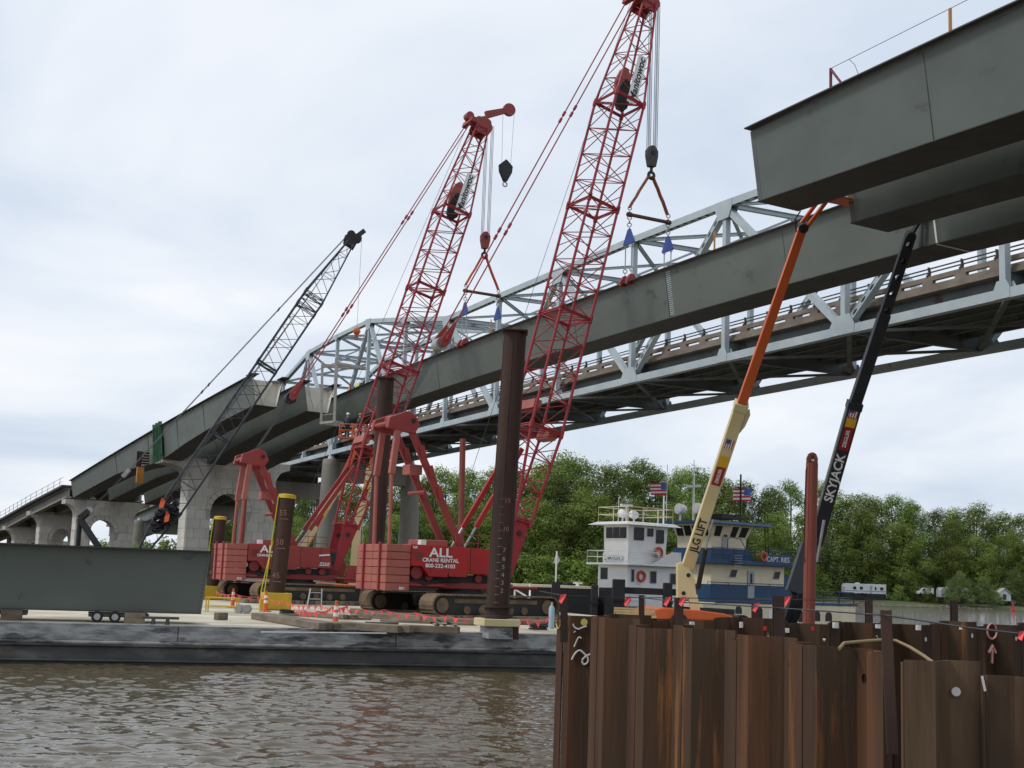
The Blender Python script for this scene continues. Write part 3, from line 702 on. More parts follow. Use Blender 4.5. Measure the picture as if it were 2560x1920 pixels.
# ------------------------------------------------------------------ new bridge: stone clad piers
def pier(label, st, thick, c0, c1, legs, ztop, hcap, zcrown, zspring, rc, block, zbase=-1.5):
    """legs = (l0, l1, l2, l3) edges along the cap; cove radius rc; arch between l1 and l2"""
    l0, l1, l2, l3 = legs
    F = lambda off, z, dt=0.0: (lambda g: V((g.x, g.y, z)))(G(st - thick / 2 + dt, off))
    cx = (l1 + l2) / 2; ra = (l2 - l1) / 2; rz = zcrown - zspring
    p0 = G(st, (c0 + c1) / 2)
    t = thing('bridge_pier', label, 'pier', (p0.x, p0.y, 0), 'stone clad piers of the new bridge')
    zc = ztop - hcap
    arc = lambda cxx, czz, rx, rzz, a0, a1, n: [(cxx + rx * math.cos(R(a0 + (a1 - a0) * i / n)), czz + rzz * math.sin(R(a0 + (a1 - a0) * i / n))) for i in range(n + 1)]
    rxl, rxr = l0 - c0, c1 - l3
    leftcove = arc(c0, zc - rc, rxl, rc, 90, 0, 8); rightcove = arc(c1, zc - rc, rxr, rc, 90, 180, 8)
    # polygons that tile the outline: left leg half, right leg half, top
    arch = arc(cx, zspring, ra, rz, 180, 0, 18)
    ins = 0.07
    def ext(poly, name, m, d0, d1, sm=None):
        a = [F(x, z, d0) for x, z in poly]; b = [F(x, z, d1) for x, z in poly]; n = len(poly)
        mb = MB(); mb.add(a + b, [tuple(range(n))[::-1], tuple(range(n, 2 * n))] + [(i, (i + 1) % n, n + (i + 1) % n, n + i) for i in range(n)])
        return mb.build(name, m, t)
    mid = len(arch) // 2
    left = [(l0, zbase)] + leftcove[::-1] + [(c0, ztop), (cx, ztop)] + arch[:mid + 1][::-1] + [(l1, zbase)]
    right = [(l3, zbase)] + rightcove[::-1] + [(c1, ztop), (cx, ztop)] + arch[mid:] + [(l2, zbase)]
    ext(left, 'shaft', M['pier'], ins, thick - ins); ext(right, 'shaft', M['pier'], ins, thick - ins)
    # face blocks, clipped to the curves
    bw, bh = block
    def clip(poly, cxx, czz, rx, rzz, keep_out=True):
        """cut away the part of a convex cell inside an ellipse, by the tangent nearest the cell"""
        m_ = (sum(p[0] for p in poly) / len(poly) - cxx, sum(p[1] for p in poly) / len(poly) - czz)
        k = math.hypot(m_[0] / rx, m_[1] / rzz)
        if k < 1e-6: return []
        n_ = (m_[0] / (rx * rx), m_[1] / (rzz * rzz)); q = (cxx + m_[0] / k, czz + m_[1] / k)
        f = lambda p: (p[0] - q[0]) * n_[0] + (p[1] - q[1]) * n_[1]
        out = []
        for i, p in enumerate(poly):
            r_ = poly[(i + 1) % len(poly)]; a, b = f(p), f(r_)
            if a >= 0: out.append(p)
            if a * b < 0: out.append((p[0] + (r_[0] - p[0]) * a / (a - b), p[1] + (r_[1] - p[1]) * a / (a - b)))
        return out
    J = 0.015; row = 0; z = ztop
    while z > zbase + 0.1:
        z1 = max(zbase, z - bh)
        if z > zspring + .05 and z1 < zspring: z1 = zspring
        off = c0 - (bw * .5 if row % 2 else 0)
        while off < c1:
            for s0, s1 in ((off, off + bw),):
                segs = [(max(s0, c0), min(s1, c1))]
                zm = (z + z1) / 2
                if z <= zspring + .01:      # below springing: only the two legs
                    segs = [(max(s0, l0), min(s1, l1)), (max(s0, l2), min(s1, l3))]
                elif z < zc - rc + .01:
                    segs = [(max(s0, l0), min(s1, l3))]
                for a, b in segs:
                    if b - a < 0.15: continue
                    poly = [(a + J, z1 + J), (b - J, z1 + J), (b - J, z - J), (a + J, z - J)]
                    if z > zspring - .01: poly = clip(poly, cx, zspring, ra + .55, rz + .55) if abs((a + b) / 2 - cx) < ra + 1.5 else poly
                    if len(poly) > 2 and z1 < zc: 
                        poly = clip(poly, c0, zc - rc, rxl, rc) if (z > zc - rc and (a + b) / 2 < l0 + 1.0) else poly
                    if len(poly) > 2 and z1 < zc:
                        poly = clip(poly, c1, zc - rc, rxr, rc) if (z > zc - rc and (a + b) / 2 > l3 - 1.0) else poly
                    if len(poly) < 3: continue
                    ar = abs(sum(p[0] * poly[(i + 1) % len(poly)][1] - poly[(i + 1) % len(poly)][0] * p[1] for i, p in enumerate(poly))) / 2
                    if ar < 0.05: continue
                    ext(poly, 'stone_block', M['pier_block'], rng.uniform(-.012, .012), ins + .01)
            off += bw
        # end face blocks
        if z < zc - rc + .3:
            for la, lb in ((l0 - .055, l0 + .004), (l2 - .055, l2 + .004)):
                a = F(la, 0, ins + .02); nsp = max(1, round(thick / 1.3))
                for k in range(nsp):
                    d0 = ins + .02 + (thick - 2 * ins - .04) * k / nsp + J; d1 = ins + .02 + (thick - 2 * ins - .04) * (k + 1) / nsp - J
                    zz0, zz1 = z1 + J, min(z, zc - rc if la < cx - ra else zspring) - J
                    if zz1 - zz0 < .1: continue
                    mb = MB(); mb.hexa([F(la, zz0, d0), F(lb, zz0, d0), F(lb, zz0, d1), F(la, zz0, d1)], [F(la, zz1, d0), F(lb, zz1, d0), F(lb, zz1, d1), F(la, zz1, d1)])
                    mb.build('stone_block', M['pier_block'], t)
        z = z1; row += 1
    # arch ring stones
    nv = 11
    for i in range(nv):
        a0 = 180 - 180 * i / nv - 1.2; a1 = 180 - 180 * (i + 1) / nv + 1.2
        poly = [(cx + (ra - .02) * math.cos(R(a)), zspring + (rz - .02) * math.sin(R(a))) for a in (a0, (a0 + a1) / 2, a1)] + [(cx + (ra + .5) * math.cos(R(a)), zspring + (rz + .5) * math.sin(R(a))) for a in (a1, (a0 + a1) / 2, a0)]
        ext(poly, 'arch_stone', M['pier_block'], -.03, ins + .01)
    return t
zA = lambda x, y, st, off: at(x, y, G(st, off).y).z
pier('big stone clad concrete pier with arch, nearest of the new piers', 100, 2.8, 0.35, 14.1, (3.25, 5.75, 9.6, 12.6), zA(600, 1152, 98.6, 7.6), 0.7, zA(566, 1233, 98.6, 6.2), zA(566, 1277, 98.6, 6.2), 1.55, (1.25, 1.0))
ztB = zA(255, 1252, 139, 4.6)
pier('smaller stone clad arched pier, second from the nearest', 140.5, 2.2, -.5, 10.3, (1.05, 2.75, 6.0, 8.4), ztB, 0.6, zA(250, 1299, 139, 4.2), zA(250, 1330, 139, 4.2), 1.6, (1.25, 1.0))
def st_for(x, off=-.5):
    best = min(range(1400, 2600), key=lambda k: abs((lambda p: 1280 + FPX * (p - V((0, 0, EYE))).dot(_r) / (p - V((0, 0, EYE))).dot(_f) - x)(G(k / 10, off))))
    return best / 10
stC, stD = st_for(72), st_for(10)
ztC = at(72, 1262, G(stC, -.5).y).z; ztD = at(10, 1300, G(stD, -.5).y).z
for lab, st_, zt in (('shadowed stone clad pier, third from the nearest', stC, ztC), ('stone clad pier at the left edge of the picture', stD, ztD)):
    pier(lab, st_, 2.2, -.5, 10.3, (1.05, 2.75, 5.5, 8.1), zt - .9, 0.6, zt - 3.2, zt - 4.9, 1.6, (1.25, 1.0))
# approach deck on concrete beams
ap = thing('approach_span', 'new approach deck on concrete beams with wire guardrail, far left', 'bridge', G(160, 4))
M['beam_concrete'] = mat('precast_beam', (0.27, 0.265, 0.25), (0.2, 0.195, 0.18), 0.8, scale=.5, bump=.15)
sts_ = [(140.9, at(147, 1212, G(140.9).y).z), (stC, at(66, 1258, G(stC).y).z), (stD, at(6, 1293, G(stD).y).z), (stD + 28, at(6, 1293, G(stD).y).z - 2.4)]
def GA(st, off, z): g = G(st, off); return V((g.x, g.y, z))
for (s0, z0), (s1, z1) in zip(sts_, sts_[1:]):
    for off in (0.2, 3.3, 6.4, 9.5):
        mb = MB()
        for (w, h, dz) in ((.75, .22, -1.55), (.22, .95, -.96), (.95, .2, -.38)):
            mb.beam(GA(s0 + .1, off, z0 + dz), GA(s1 - .1, off, z1 + dz), w, h)
        mb.build('concrete_beam', M['beam_concrete'], ap)
    mb = MB(); mb.beam(GA(s0, 4.9, z0 - .15), GA(s1, 4.9, z1 - .15), 11.6, .26); mb.build('deck_slab', M['girder_dark'], ap)
    for z in (.45, 1.0):
        mb = MB(); mb.tube(GA(s0, -.7, z0 + z), GA(s1, -.7, z1 + z), .025, n=5); mb.build('guard_wire', M['dark_rail'], ap)
    for k in range(6):
        q = (k + .5) / 6; mb = MB(); b_ = GA(s0 + (s1 - s0) * q, -.7, z0 + (z1 - z0) * q); mb.tube(b_, b_ + UP * 1.1, .03, n=6); mb.build('guard_post', M['dark_rail'], ap)
# falsework and brackets at the near pier
M['green_paint'] = mat('green_form_paint', (0.07, 0.2, 0.1), (0.05, 0.13, 0.07), .6, scale=1.5)
M['rust'] = mat('rusty_steel', (0.062, 0.032, 0.022), (0.032, 0.019, 0.015), 0.8, scale=1.6, detail=9, stretch=(1, 1, .22), rust=(0.12, 0.058, 0.028), rust_amt=.22, rust_scale=1.1, bump=.2)
M['rust_orange'] = mat('orange_steel', (0.5, 0.22, 0.03), (0.3, 0.12, 0.03), .6, scale=1.2)
fw = thing('steel_falsework', 'green steel strongback clamped to the girder side above the nearest pier', 'falsework', G(99.5, -.3, -3))
for st_ in (98.4, 99.5, 100.6):
    mb = MB(); mb.ibeam(G(st_, -.25, .5), G(st_, .1, -dep(st_) - .1), .35, .3, .04, up=GU); mb.build('strongback', M['green_paint'], fw)
mb = MB(); mb.beam(G(98.6, -.1, -.9), G(98.6, .15, -2.9), 1.3, .05, up=GV); mb.build('form_panel', M['green_paint'], fw)
wb = thing('jacking_bracket', 'rust red and orange jacking bracket beside the nearest pier cap', 'bracket', G(103.3, -.6, -4))
for k in range(5):
    mb = MB(); a = G(103.0, -.9, -2.2 - k * .28); mb.beam(a, a + GV * .95, .5, .16); mb.build('bracket_plate', M['rust'], wb)
mb = MB(); mb.beam(G(103.3, -.9, -2.0), G(103.3, -.9, -3.7), .5, .3, up=GU); mb.build('bracket_post', M['rust'], wb)
mb = MB(); mb.beam(G(103, -.75, -3.7), G(103, -.75, -5.4), .7, .5, up=GU); mb.build('jack_frame', M['rust_orange'], wb)
# ------------------------------------------------------------------ text helper
def text_mesh(name, s, size, m, parent, o, ax, ay, extrude=0.004, bold=False, sx=1.0, align='CENTER', shear=0.0):
    """flat lettering on a surface: origin o, reading direction ax, up direction ay"""
    cu = bpy.data.curves.new(name, 'FONT'); cu.body = s; cu.size = size; cu.align_x = align; cu.align_y = 'CENTER'
    cu.extrude = extrude; cu.shear = shear; cu.resolution_u = 3
    if bold: cu.offset = size * 0.022
    tmp = bpy.data.objects.new(name, cu); col.objects.link(tmp)
    dg = bpy.context.evaluated_depsgraph_get()
    me = bpy.data.meshes.new_from_object(tmp.evaluated_get(dg))
    bpy.data.objects.remove(tmp, do_unlink=True)
    ax = V(ax).normalized(); ay = V(ay); ay = (ay - ax * ay.dot(ax)).normalized(); az = ax.cross(ay)
    Mx = Matrix(((ax.x * sx, ay.x, az.x, o[0]), (ax.y * sx, ay.y, az.y, o[1]), (ax.z * sx, ay.z, az.z, o[2]), (0, 0, 0, 1)))
    me.transform(Mx); me.materials.clear(); me.materials.append(m)
    ob = bpy.data.objects.new(name, me); col.objects.link(ob)
    if parent is not None:
        ob.parent = parent; ob.matrix_parent_inverse = parent.matrix_basis.inverted()
    return ob

# ------------------------------------------------------------------ more materials
M['hull'] = mat('barge_side_paint', (0.36, 0.365, 0.355), (0.055, 0.057, 0.064), 0.6, c3=(0.20, 0.2, 0.2), c3_scale=3.2, scale=1.3, detail=10, stretch=(.45, .45, 1.7), lo=.50, hi=.57, rust=(0.22, 0.10, 0.045), rust_amt=.16, rust_scale=1.4, bump=.25, bscale=3)
M['hull_low'] = mat('barge_side_dark', (0.07, 0.068, 0.064), (0.17, 0.165, 0.155), 0.6, c3=(0.05, 0.05, 0.052), c3_scale=2.2, scale=0.9, detail=10, stretch=(.5, .5, 1.4), lo=.5, hi=.75, rust=(0.10, 0.06, 0.04), rust_amt=.1, bump=.25, bscale=3)
M['deck_sand'] = mat('dusty_deck', (0.62, 0.565, 0.44), (0.5, 0.455, 0.35), 0.9, scale=.35, detail=9, c3=(0.36, 0.315, 0.235), c3_scale=.3, bump=.15, bscale=4)
M['timber'] = mat('weathered_timber', (0.22, 0.18, 0.13), (0.12, 0.095, 0.07), 0.9, scale=1.2, stretch=(1, 1, 3), bump=.3, bscale=9, objrand=.25)
M['rust2'] = mat('brown_pile_steel', (0.068, 0.036, 0.026), (0.036, 0.022, 0.018), 0.75, scale=1.3, detail=9, stretch=(1, 1, .18), rust=(0.115, 0.055, 0.03), rust_amt=.2, rust_scale=1.0, bump=.18, spec=.25)
M['crane_red'] = mat('crane_red_paint', (0.30, 0.034, 0.031), (0.25, 0.027, 0.025), 0.5, scale=.9, c3=(0.26, 0.042, 0.037), c3_scale=.35, bump=.1, rust=(.09, .02, .018), rust_amt=.16, rust_scale=1.6)
M['crane_red_bright'] = mat('crane_red_panel', (0.38, 0.010, 0.011), (0.31, 0.010, 0.011), 0.42, scale=.9, bump=.06, rust=(.16, .012, .012), rust_amt=.14, rust_scale=1.8)
M['crane_faded'] = mat('crane_faded_red', (0.37, 0.112, 0.088), (0.32, 0.09, 0.07), 0.6, scale=1.1, bump=.1, objrand=.1, rust=(.16, .04, .032), rust_amt=.12, rust_scale=2)
M['boom_red'] = mat('boom_red_paint', (0.31, 0.02, 0.027), (0.26, 0.018, 0.024), 0.5, scale=.7)
M['track'] = mat('track_steel', (0.20, 0.14, 0.08), (0.10, 0.075, 0.05), 0.85, scale=1.5, bump=.3)
M['black'] = mat('black_steel', (0.014, 0.014, 0.015), (0.024, 0.023, 0.023), 0.6, scale=1.5)
M['cable'] = flat('wire_rope', (0.045, 0.045, 0.05), .6)
M['steel'] = mat('bare_steel', (0.42, 0.42, 0.41), (0.3, 0.3, 0.29), 0.45, .6, scale=2)
M['yellow'] = mat('yellow_paint', (0.62, 0.42, 0.03), (0.5, 0.32, 0.025), 0.6, scale=1.2, rust=(.2, .12, .05), rust_amt=.1)
M['yellow_strap'] = flat('yellow_strap', (0.72, 0.68, 0.06), .7)
M['orange'] = mat('orange_paint', (0.62, 0.12, 0.03), (0.55, 0.10, 0.025), 0.45, scale=.8)
M['cream'] = mat('cream_boom_paint', (0.66, 0.56, 0.31), (0.58, 0.49, 0.27), 0.45, scale=.7, bump=.03)
M['navy'] = mat('dark_boom_paint', (0.030, 0.033, 0.040), (0.022, 0.025, 0.03), 0.4, scale=.8)
M['pink_flag'] = flat('pink_flag_cloth', (0.85, 0.10, 0.11), .8)
M['sling'] = mat('orange_brown_sling', (0.30, 0.10, 0.045), (0.2, 0.07, 0.035), .9, scale=4)
M['sling_orange'] = mat('orange_sling', (0.6, 0.11, 0.03), (0.5, 0.09, 0.03), .9, scale=4)
M['blue_plate'] = flat('blue_plate', (0.03, 0.08, 0.36), .5)
M['brown_bar'] = mat('brown_spreader', (0.12, 0.06, 0.04), (0.075, 0.04, 0.03), .7, scale=2)
M['dark_lattice'] = mat('dark_lattice', (0.06, 0.066, 0.08), (0.042, 0.046, 0.056), .5, scale=1)
M['rubber'] = flat('rubber', (0.02, 0.02, 0.02), .8)
M['pile_red'] = mat('red_spud_steel', (0.24, 0.062, 0.042), (0.18, 0.046, 0.033), .7, scale=1.0, stretch=(1, 1, .3), rust=(.09, .035, .025), rust_amt=.15, rust_scale=2.2, bump=.15)

# ------------------------------------------------------------------ deck barge
DZ = 1.35
b0 = atz(0, 1557, DZ); b1 = atz(1385, 1588, DZ)
BD = (b1 - b0); BD.z = 0; BD.normalize(); BN = V((-BD.y, BD.x, 0))
def B(s, n, z=DZ): return V((b0.x, b0.y, 0)) + BD * s + BN * n + UP * z
BL0, BL1, BWID = -34.0, 34.2, 44.0
barge = thing('deck_barge', 'long steel deck barge with peeling grey paint carrying the red cranes', 'barge', B(0, BWID / 2, 0))
mb = MB(); mb.hexa([B(BL0, .12, -.6), B(BL1, .12, -.6), B(BL1, BWID, -.6), B(BL0, BWID, -.6)], [B(BL0, .12, DZ - .05), B(BL1, .12, DZ - .05), B(BL1, BWID, DZ - .05), B(BL0, BWID, DZ - .05)]); mb.build('hull', M['hull_low'], barge)
mb = MB(); mb.hexa([B(BL0, .55, DZ - .045), B(BL1, .55, DZ - .045), B(BL1, BWID, DZ - .045), B(BL0, BWID, DZ - .045)], [B(BL0, .55, DZ), B(BL1, .55, DZ), B(BL1, BWID, DZ), B(BL0, BWID, DZ)]); mb.build('deck', M['deck_sand'], barge)
seg = 8.0; s = BL0
while s < BL1:
    mb = MB(); mb.beam(B(s + .012, .06, DZ - .28), B(s + seg - .012, .06, DZ - .28), .12, .52); o = mb.build('side_plate', M['hull'], barge, bevel=.02)
    mb = MB(); mb.beam(B(s, .28, DZ + .01), B(s + seg, .28, DZ + .01), .55, .05); mb.build('deck_edge_plate', M['hull'], barge)
    s += seg
for z, r_, m in ((DZ - .60, .075, M['hull']), (DZ - .70, .05, M['hull_low']), (.12, .05, M['hull_low'])):
    mb = MB(); mb.path([B(BL0 + i * 4, .04 + .006 * math.sin(i * 1.7), z) for i in range(21)], r_, 8); mb.build('rub_rail', m, barge, smooth=60)
def cleat(s, n):
    mb = MB(); c = B(s, n)
    for k in (-.25, .25): mb.lathe(c + BD * k, [(0, .09), (.22, .07)], 10)
    mb.beam(c - BD * .65 + UP * .27, c + BD * .65 + UP * .27, .11, .09)
    mb.build('cleat', M['hull_low'], barge, bevel=.01)
cleat(5.4, .75); cleat(13.6, .8)
# white edge strip
mb = MB(); pa = atz(655, 1580, DZ + .05); pb = atz(965, 1583, DZ + .05); mb.beam(pa, pb, .14, .03); mb.build('edge_marking', M['white_paint'], barge)

# tub girder lying on the barge, carried on dollies
ge = 8.0                                   # right end along the barge
lg = thing('tub_girder', 'grey green tub girder lying on the barge deck at far left', 'girder', B(-8, 2.5), 'tub girders of the new bridge')
zb, zt_ = 1.78, 1.78 + 2.28
sR = (atz(545, 1552, 1.7) - V((b0.x, b0.y, 0))).dot(BD)
def LG(s, n, z): return B(s, n, z)
mb = MB(); n0, n1 = 1.95, 2.33              # near web leans outward at the top
mb.hexa([LG(-30, n1, zb), LG(sR - .12, n1, zb), LG(sR - .12, n1 + .03, zb), LG(-30, n1 + .03, zb)], [LG(-30, n0, zt_), LG(sR + .06, n0, zt_), LG(sR + .06, n0 + .03, zt_), LG(-30, n0 + .03, zt_)]); mb.build('web', M['girder'], lg)
mb = MB(); mb.hexa([LG(-30, n1 + GW, zb), LG(sR - .12, n1 + GW, zb), LG(sR - .12, n1 + GW + .03, zb), LG(-30, n1 + GW + .03, zb)], [LG(-30, n1 + GW + .38, zt_), LG(sR + .06, n1 + GW + .38, zt_), LG(sR + .06, n1 + GW + .41, zt_), LG(-30, n1 + GW + .41, zt_)]); mb.build('web', M['girder'], lg)
for nn in (n0, n1 + GW + .38):
    mb = MB(); mb.beam(LG(-30, nn, zt_ + .025), LG(sR + .12, nn, zt_ + .025), .6, .05); mb.build('top_flange', M['girder_dark'], lg)
mb = MB(); mb.beam(LG(-30, n1 + GW / 2, zb - .02), LG(sR - .12, n1 + GW / 2, zb - .02), GW + .12, .04); mb.build('bottom_flange', M['girder_dark'], lg)
for k in range(14):
    mb = MB(); zz = zb + .15 + k * .15; q = (zz - zb) / (zt_ - zb); c = LG(sR - .22 + .18 * q, n1 + (n0 - n1) * q - .004, zz); mb.tube(c, c - BN * .012, .022, n=6); mb.build('bolt_hole', M['girder_dark'], lg)
def dolly(px, py, label):
    c = atz(px, py, DZ); s0 = (c - V((b0.x, b0.y, 0))).dot(BD); n = 2.2
    t = thing('girder_dolly', label, 'dolly', B(s0, n), 'dollies under the girder on the barge')
    mb = MB(); mb.beam(B(s0 - .65, n + .7, DZ + .27), B(s0 + 1.5, n + .7, DZ + .27), 1.5, .14); mb.build('frame', M['dark_rail'], t, bevel=.01)
    for k in (-.35, .28):
        mb = MB(); a = B(s0 + k, n - .12, DZ + .21); mb.tube(a, a + BN * .2, .21, n=16); w = mb.build('wheel', M['rubber'], t, smooth=40)
        mb = MB(); mb.tube(a - BN * .012, a + BN * .05, .12, n=12); h = mb.build('hub', M['steel'], w)
    mb = MB(); mb.beam(B(s0 + .62, n + .1, DZ + .2), B(s0 + 1.35, n + .1, DZ + .2), .5, .38); mb.build('timber_block', M['timber'], t)
dolly(268, 1560, 'grey wheeled dolly under the girder on the barge, in full view')
dolly(-60, 1558, 'dolly under the girder at the left edge of the picture')

# ------------------------------------------------------------------ piles and spuds
def pile(label, base, top, Y, r, m, group='steel piles', name='steel_pile', n=20, zbase=-1.0):
    a = at(*base, Y); b = at(*top, Y); d = (b - a).normalized(); a0 = a + d * ((zbase - a.z) / d.z)
    t = thing(name, label, 'pile', a0, group)
    mb = MB(); mb.tube(a0, b, r, n=n); mb.build('shaft', m, t, smooth=40)
    return t, a, b, d
M['chalk'] = flat('chalk_paint', (0.3, 0.15, 0.115), .9)
M['chalk_white'] = flat('chalk_white', (0.34, 0.30, 0.26), .9)
# the tall near pile with depth marks
t, a, b, d = pile('tall dark rusty pile with painted depth marks, nearest, in a collar on the barge edge', (1243, 1527), (1288, 832), 51.6, .45, M['rust2'], zbase=1.2)
mb = MB(); mb.beam(b, b + d * .07, 1.12, 1.0, up=V((1, 0, 0))); mb.build('cap_plate', M['rust2'], t, bevel=.01)
mb = MB(); mb.lathe(b + d * .07, [(0, .3), (.1, .18), (.14, .05)], 10, d); mb.build('cap_lug', M['rust'], t)
for ang in (200, 262, 318):
    q = V((math.cos(R(ang)), math.sin(R(ang)), 0)) * .445
    mb = MB(); mb.tube(a + q, b + q, .022, n=6); mb.build('weld_seam', M['rust'], t)
base = B((a - V((b0.x, b0.y, 0))).dot(BD), (a - V((b0.x, b0.y, 0))).dot(BN))
mb = MB(); mb.lathe((a.x, a.y, 1.97), [(0, .62), (.08, .62), (.1, .50), (.36, .50), (.38, .6), (.46, .6)], 20); mb.build('guide_flange', M['rust'], t, smooth=30)
mb = MB(); mb.beam(V((a.x, a.y, 1.8)) - BD * .72, V((a.x, a.y, 1.8)) + BD * .72, 1.4, .28); mb.build('timber_collar', M['cream'], t, bevel=.02)
mb = MB(); mb.beam(V((a.x, a.y, 1.42)) - BD * .5, V((a.x, a.y, 1.42)) + BD * .5, 1.1, .48); mb.build('base_box', M['hull'], t, bevel=.02)
mb = MB(); mb.beam(V((a.x, a.y, 1.42)) + BD * .52, V((a.x, a.y, 1.42)) + BD * .72, 1.1, .48); mb.build('base_side', M['rust'], t)
cv = V((-a.x, -a.y, 0)).normalized(); rt_ = V((cv.y * -1, cv.x, 0))
if rt_.x < 0: rt_ = -rt_
for i in range(14):
    zz = 2.55 + i * .305; c = a + d * ((zz - a.z) / d.z)
    q = (cv * math.cos(.16) - rt_ * math.sin(.16)) * .452
    mb = MB(); mb.beam(c + q - rt_ * .07, c + q + rt_ * .07, .02, .025); mb.build('depth_tick', M['chalk'] if i > 8 else M['chalk_white'], t)
for zz, s_ in ((3.0, '2'), (3.3, '3'), (3.6, '4'), (3.9, '5'), (4.22, '6'), (4.55, '7'), (5.35, '10'), (6.45, '15')):
    c = a + d * ((zz - a.z) / d.z); q = (cv * math.cos(.28) + rt_ * math.sin(.28)) * .458
    text_mesh('depth_number', s_, .24, M['chalk'] if zz > 5 else M['chalk_white'], t, c + q, rt_, UP, .004)
# pile behind the front crane
t, a, b, d = pile('dark rusty capped pile standing behind the front crane counterweight', (938, 1400), (965, 948), 77, .485, M['rust2'])
mb = MB(); mb.beam(b, b + d * .07, 1.1, 1.0, up=V((1, 0, 0))); mb.build('cap_plate', M['rust2'], t)
for ang in (215, 270, 320):
    q = V((math.cos(R(ang)), math.sin(R(ang)), 0)) * .465
    mb = MB(); mb.tube(a + q, b + q, .025, n=6); mb.build('weld_seam', M['rust'], t)
for lab, bs_, tp, Y, r_ in (('brown pile with a yellow strap and yellow guide box, in front of the rear crane', (690, 1490), (719, 1237), 73, .45), ('brown pile with yellow strap, just right of the girder end on the barge', (531, 1470), (551, 1292), 92, .40)):
    t, a, b, d = pile(lab, bs_, tp, Y, r_, M['rust2'], 'brown piles with yellow straps')
    mb = MB(); mb.lathe(b - d * .2, [(0, r_ + .03), (.2, r_ + .03), (.24, r_ * .6)], 20, d); mb.build('strap_band', M['yellow'], t, smooth=40)
    mb = MB(); l_ = a - V((r_ + .03, .2, 0)); tp_ = b - V((r_ + .0, .2, .1)); 
    mb.beam(l_ + UP * .2 - V((.12, 0, 0)), tp_, .035, .2, up=V((0, 1, 0))); mb.build('yellow_strap', M['yellow_strap'], t)
    mb = MB(); mb.beam(l_ + UP * .2 - V((.32, 0, 0)), l_.lerp(tp_, .55), .035, .14, up=V((0, 1, 0))); mb.build('yellow_strap', M['yellow_strap'], t)
    dk = V((a.x, a.y, DZ))
    mb = MB(); mb.beam(dk - BD * .75 + UP * .48, dk + BD * .75 + UP * .48, 1.5, .9); mb.build('guide_box', M['yellow'], t, bevel=.02)
    mb = MB(); mb.beam(dk - BD * .95 + UP * .3 - BN * .6, dk - BD * .6 + UP * .3 - BN * .6, .5, .6); mb.build('guide_box', M['yellow'], t, bevel=.02)
    for zz, s_ in ((3.2, '45'), (5.0, '50'), (6.6, '55'), (8.1, '60')):
        if zz < b.z - .6:
            c = a + d * ((zz - a.z) / d.z); text_mesh('depth_number', s_, .42, M['chalk'], t, c - V((0, r_ + .01, 0)) - V((.05, 0, 0)), V((1, 0, 0)), UP, .004)
            mb = MB(); mb.beam(c - V((.2, r_ + .005, .32)), c - V((-.25, r_ + .005, .32)), .02, .03); mb.build('depth_tick', M['chalk'], t)
pile('thin red brown spud in front of the nearest stone clad pier', (600, 1400), (612, 1242), 97, .185, M['pile_red'], 'thin spuds', 'barge_spud')
pile('thin brown spud standing in front of the trees, left of the tall near pile', (1151, 1390), (1157, 1097), 88, .2, M['pile_red'], 'thin spuds', 'barge_spud')
t, a, b, d = pile('stout red spud with rounded eye top, right of the cream and blue towboat', (2022, 1545), (2030, 1158), 56, .255, M['pile_red'], 'thin spuds', 'barge_spud')
poly = [(-.24, 0), (.24, 0), (.24, .22), (.16, .4), (.05, .46), (-.05, .46), (-.16, .4), (-.24, .22)]
mb = MB(); mb.prism(poly, b - V((0, .06, 0)), V((1, 0, 0)), d, V((0, .12, 0))); mb.build('eye_plate', M['pile_red'], t, bevel=.02)
mb = MB(); c = b + d * .3; mb.tube(c - V((0, .09, 0)), c + V((0, .09, 0)), .05, n=10); mb.build('eye', M['black'], t)
mb = MB(); c = b + d * .12; mb.beam(c - V((.07, .07, 0)), c + V((.07, -.07, 0)), .02, .07); mb.build('tag', M['white_paint'], t)
mb = MB(); mb.path([b + d * .25 - V((.02, .14, 0)), b - V((.28, .1, .3)), b - V((.33, .05, 2.5)), b - V((.35, .05, 3.7)), b - V((.33, .1, 4.2)), b - V((.3, .1, 4.0))], .022, 5); mb.build('rope', M['black'], t)
mb = MB(); mb.tube(a - V((.17, .2, 1)), b - V((.17, .2, 0)), .02, n=5); mb.build('weld_seam', M['pile_red'], t)

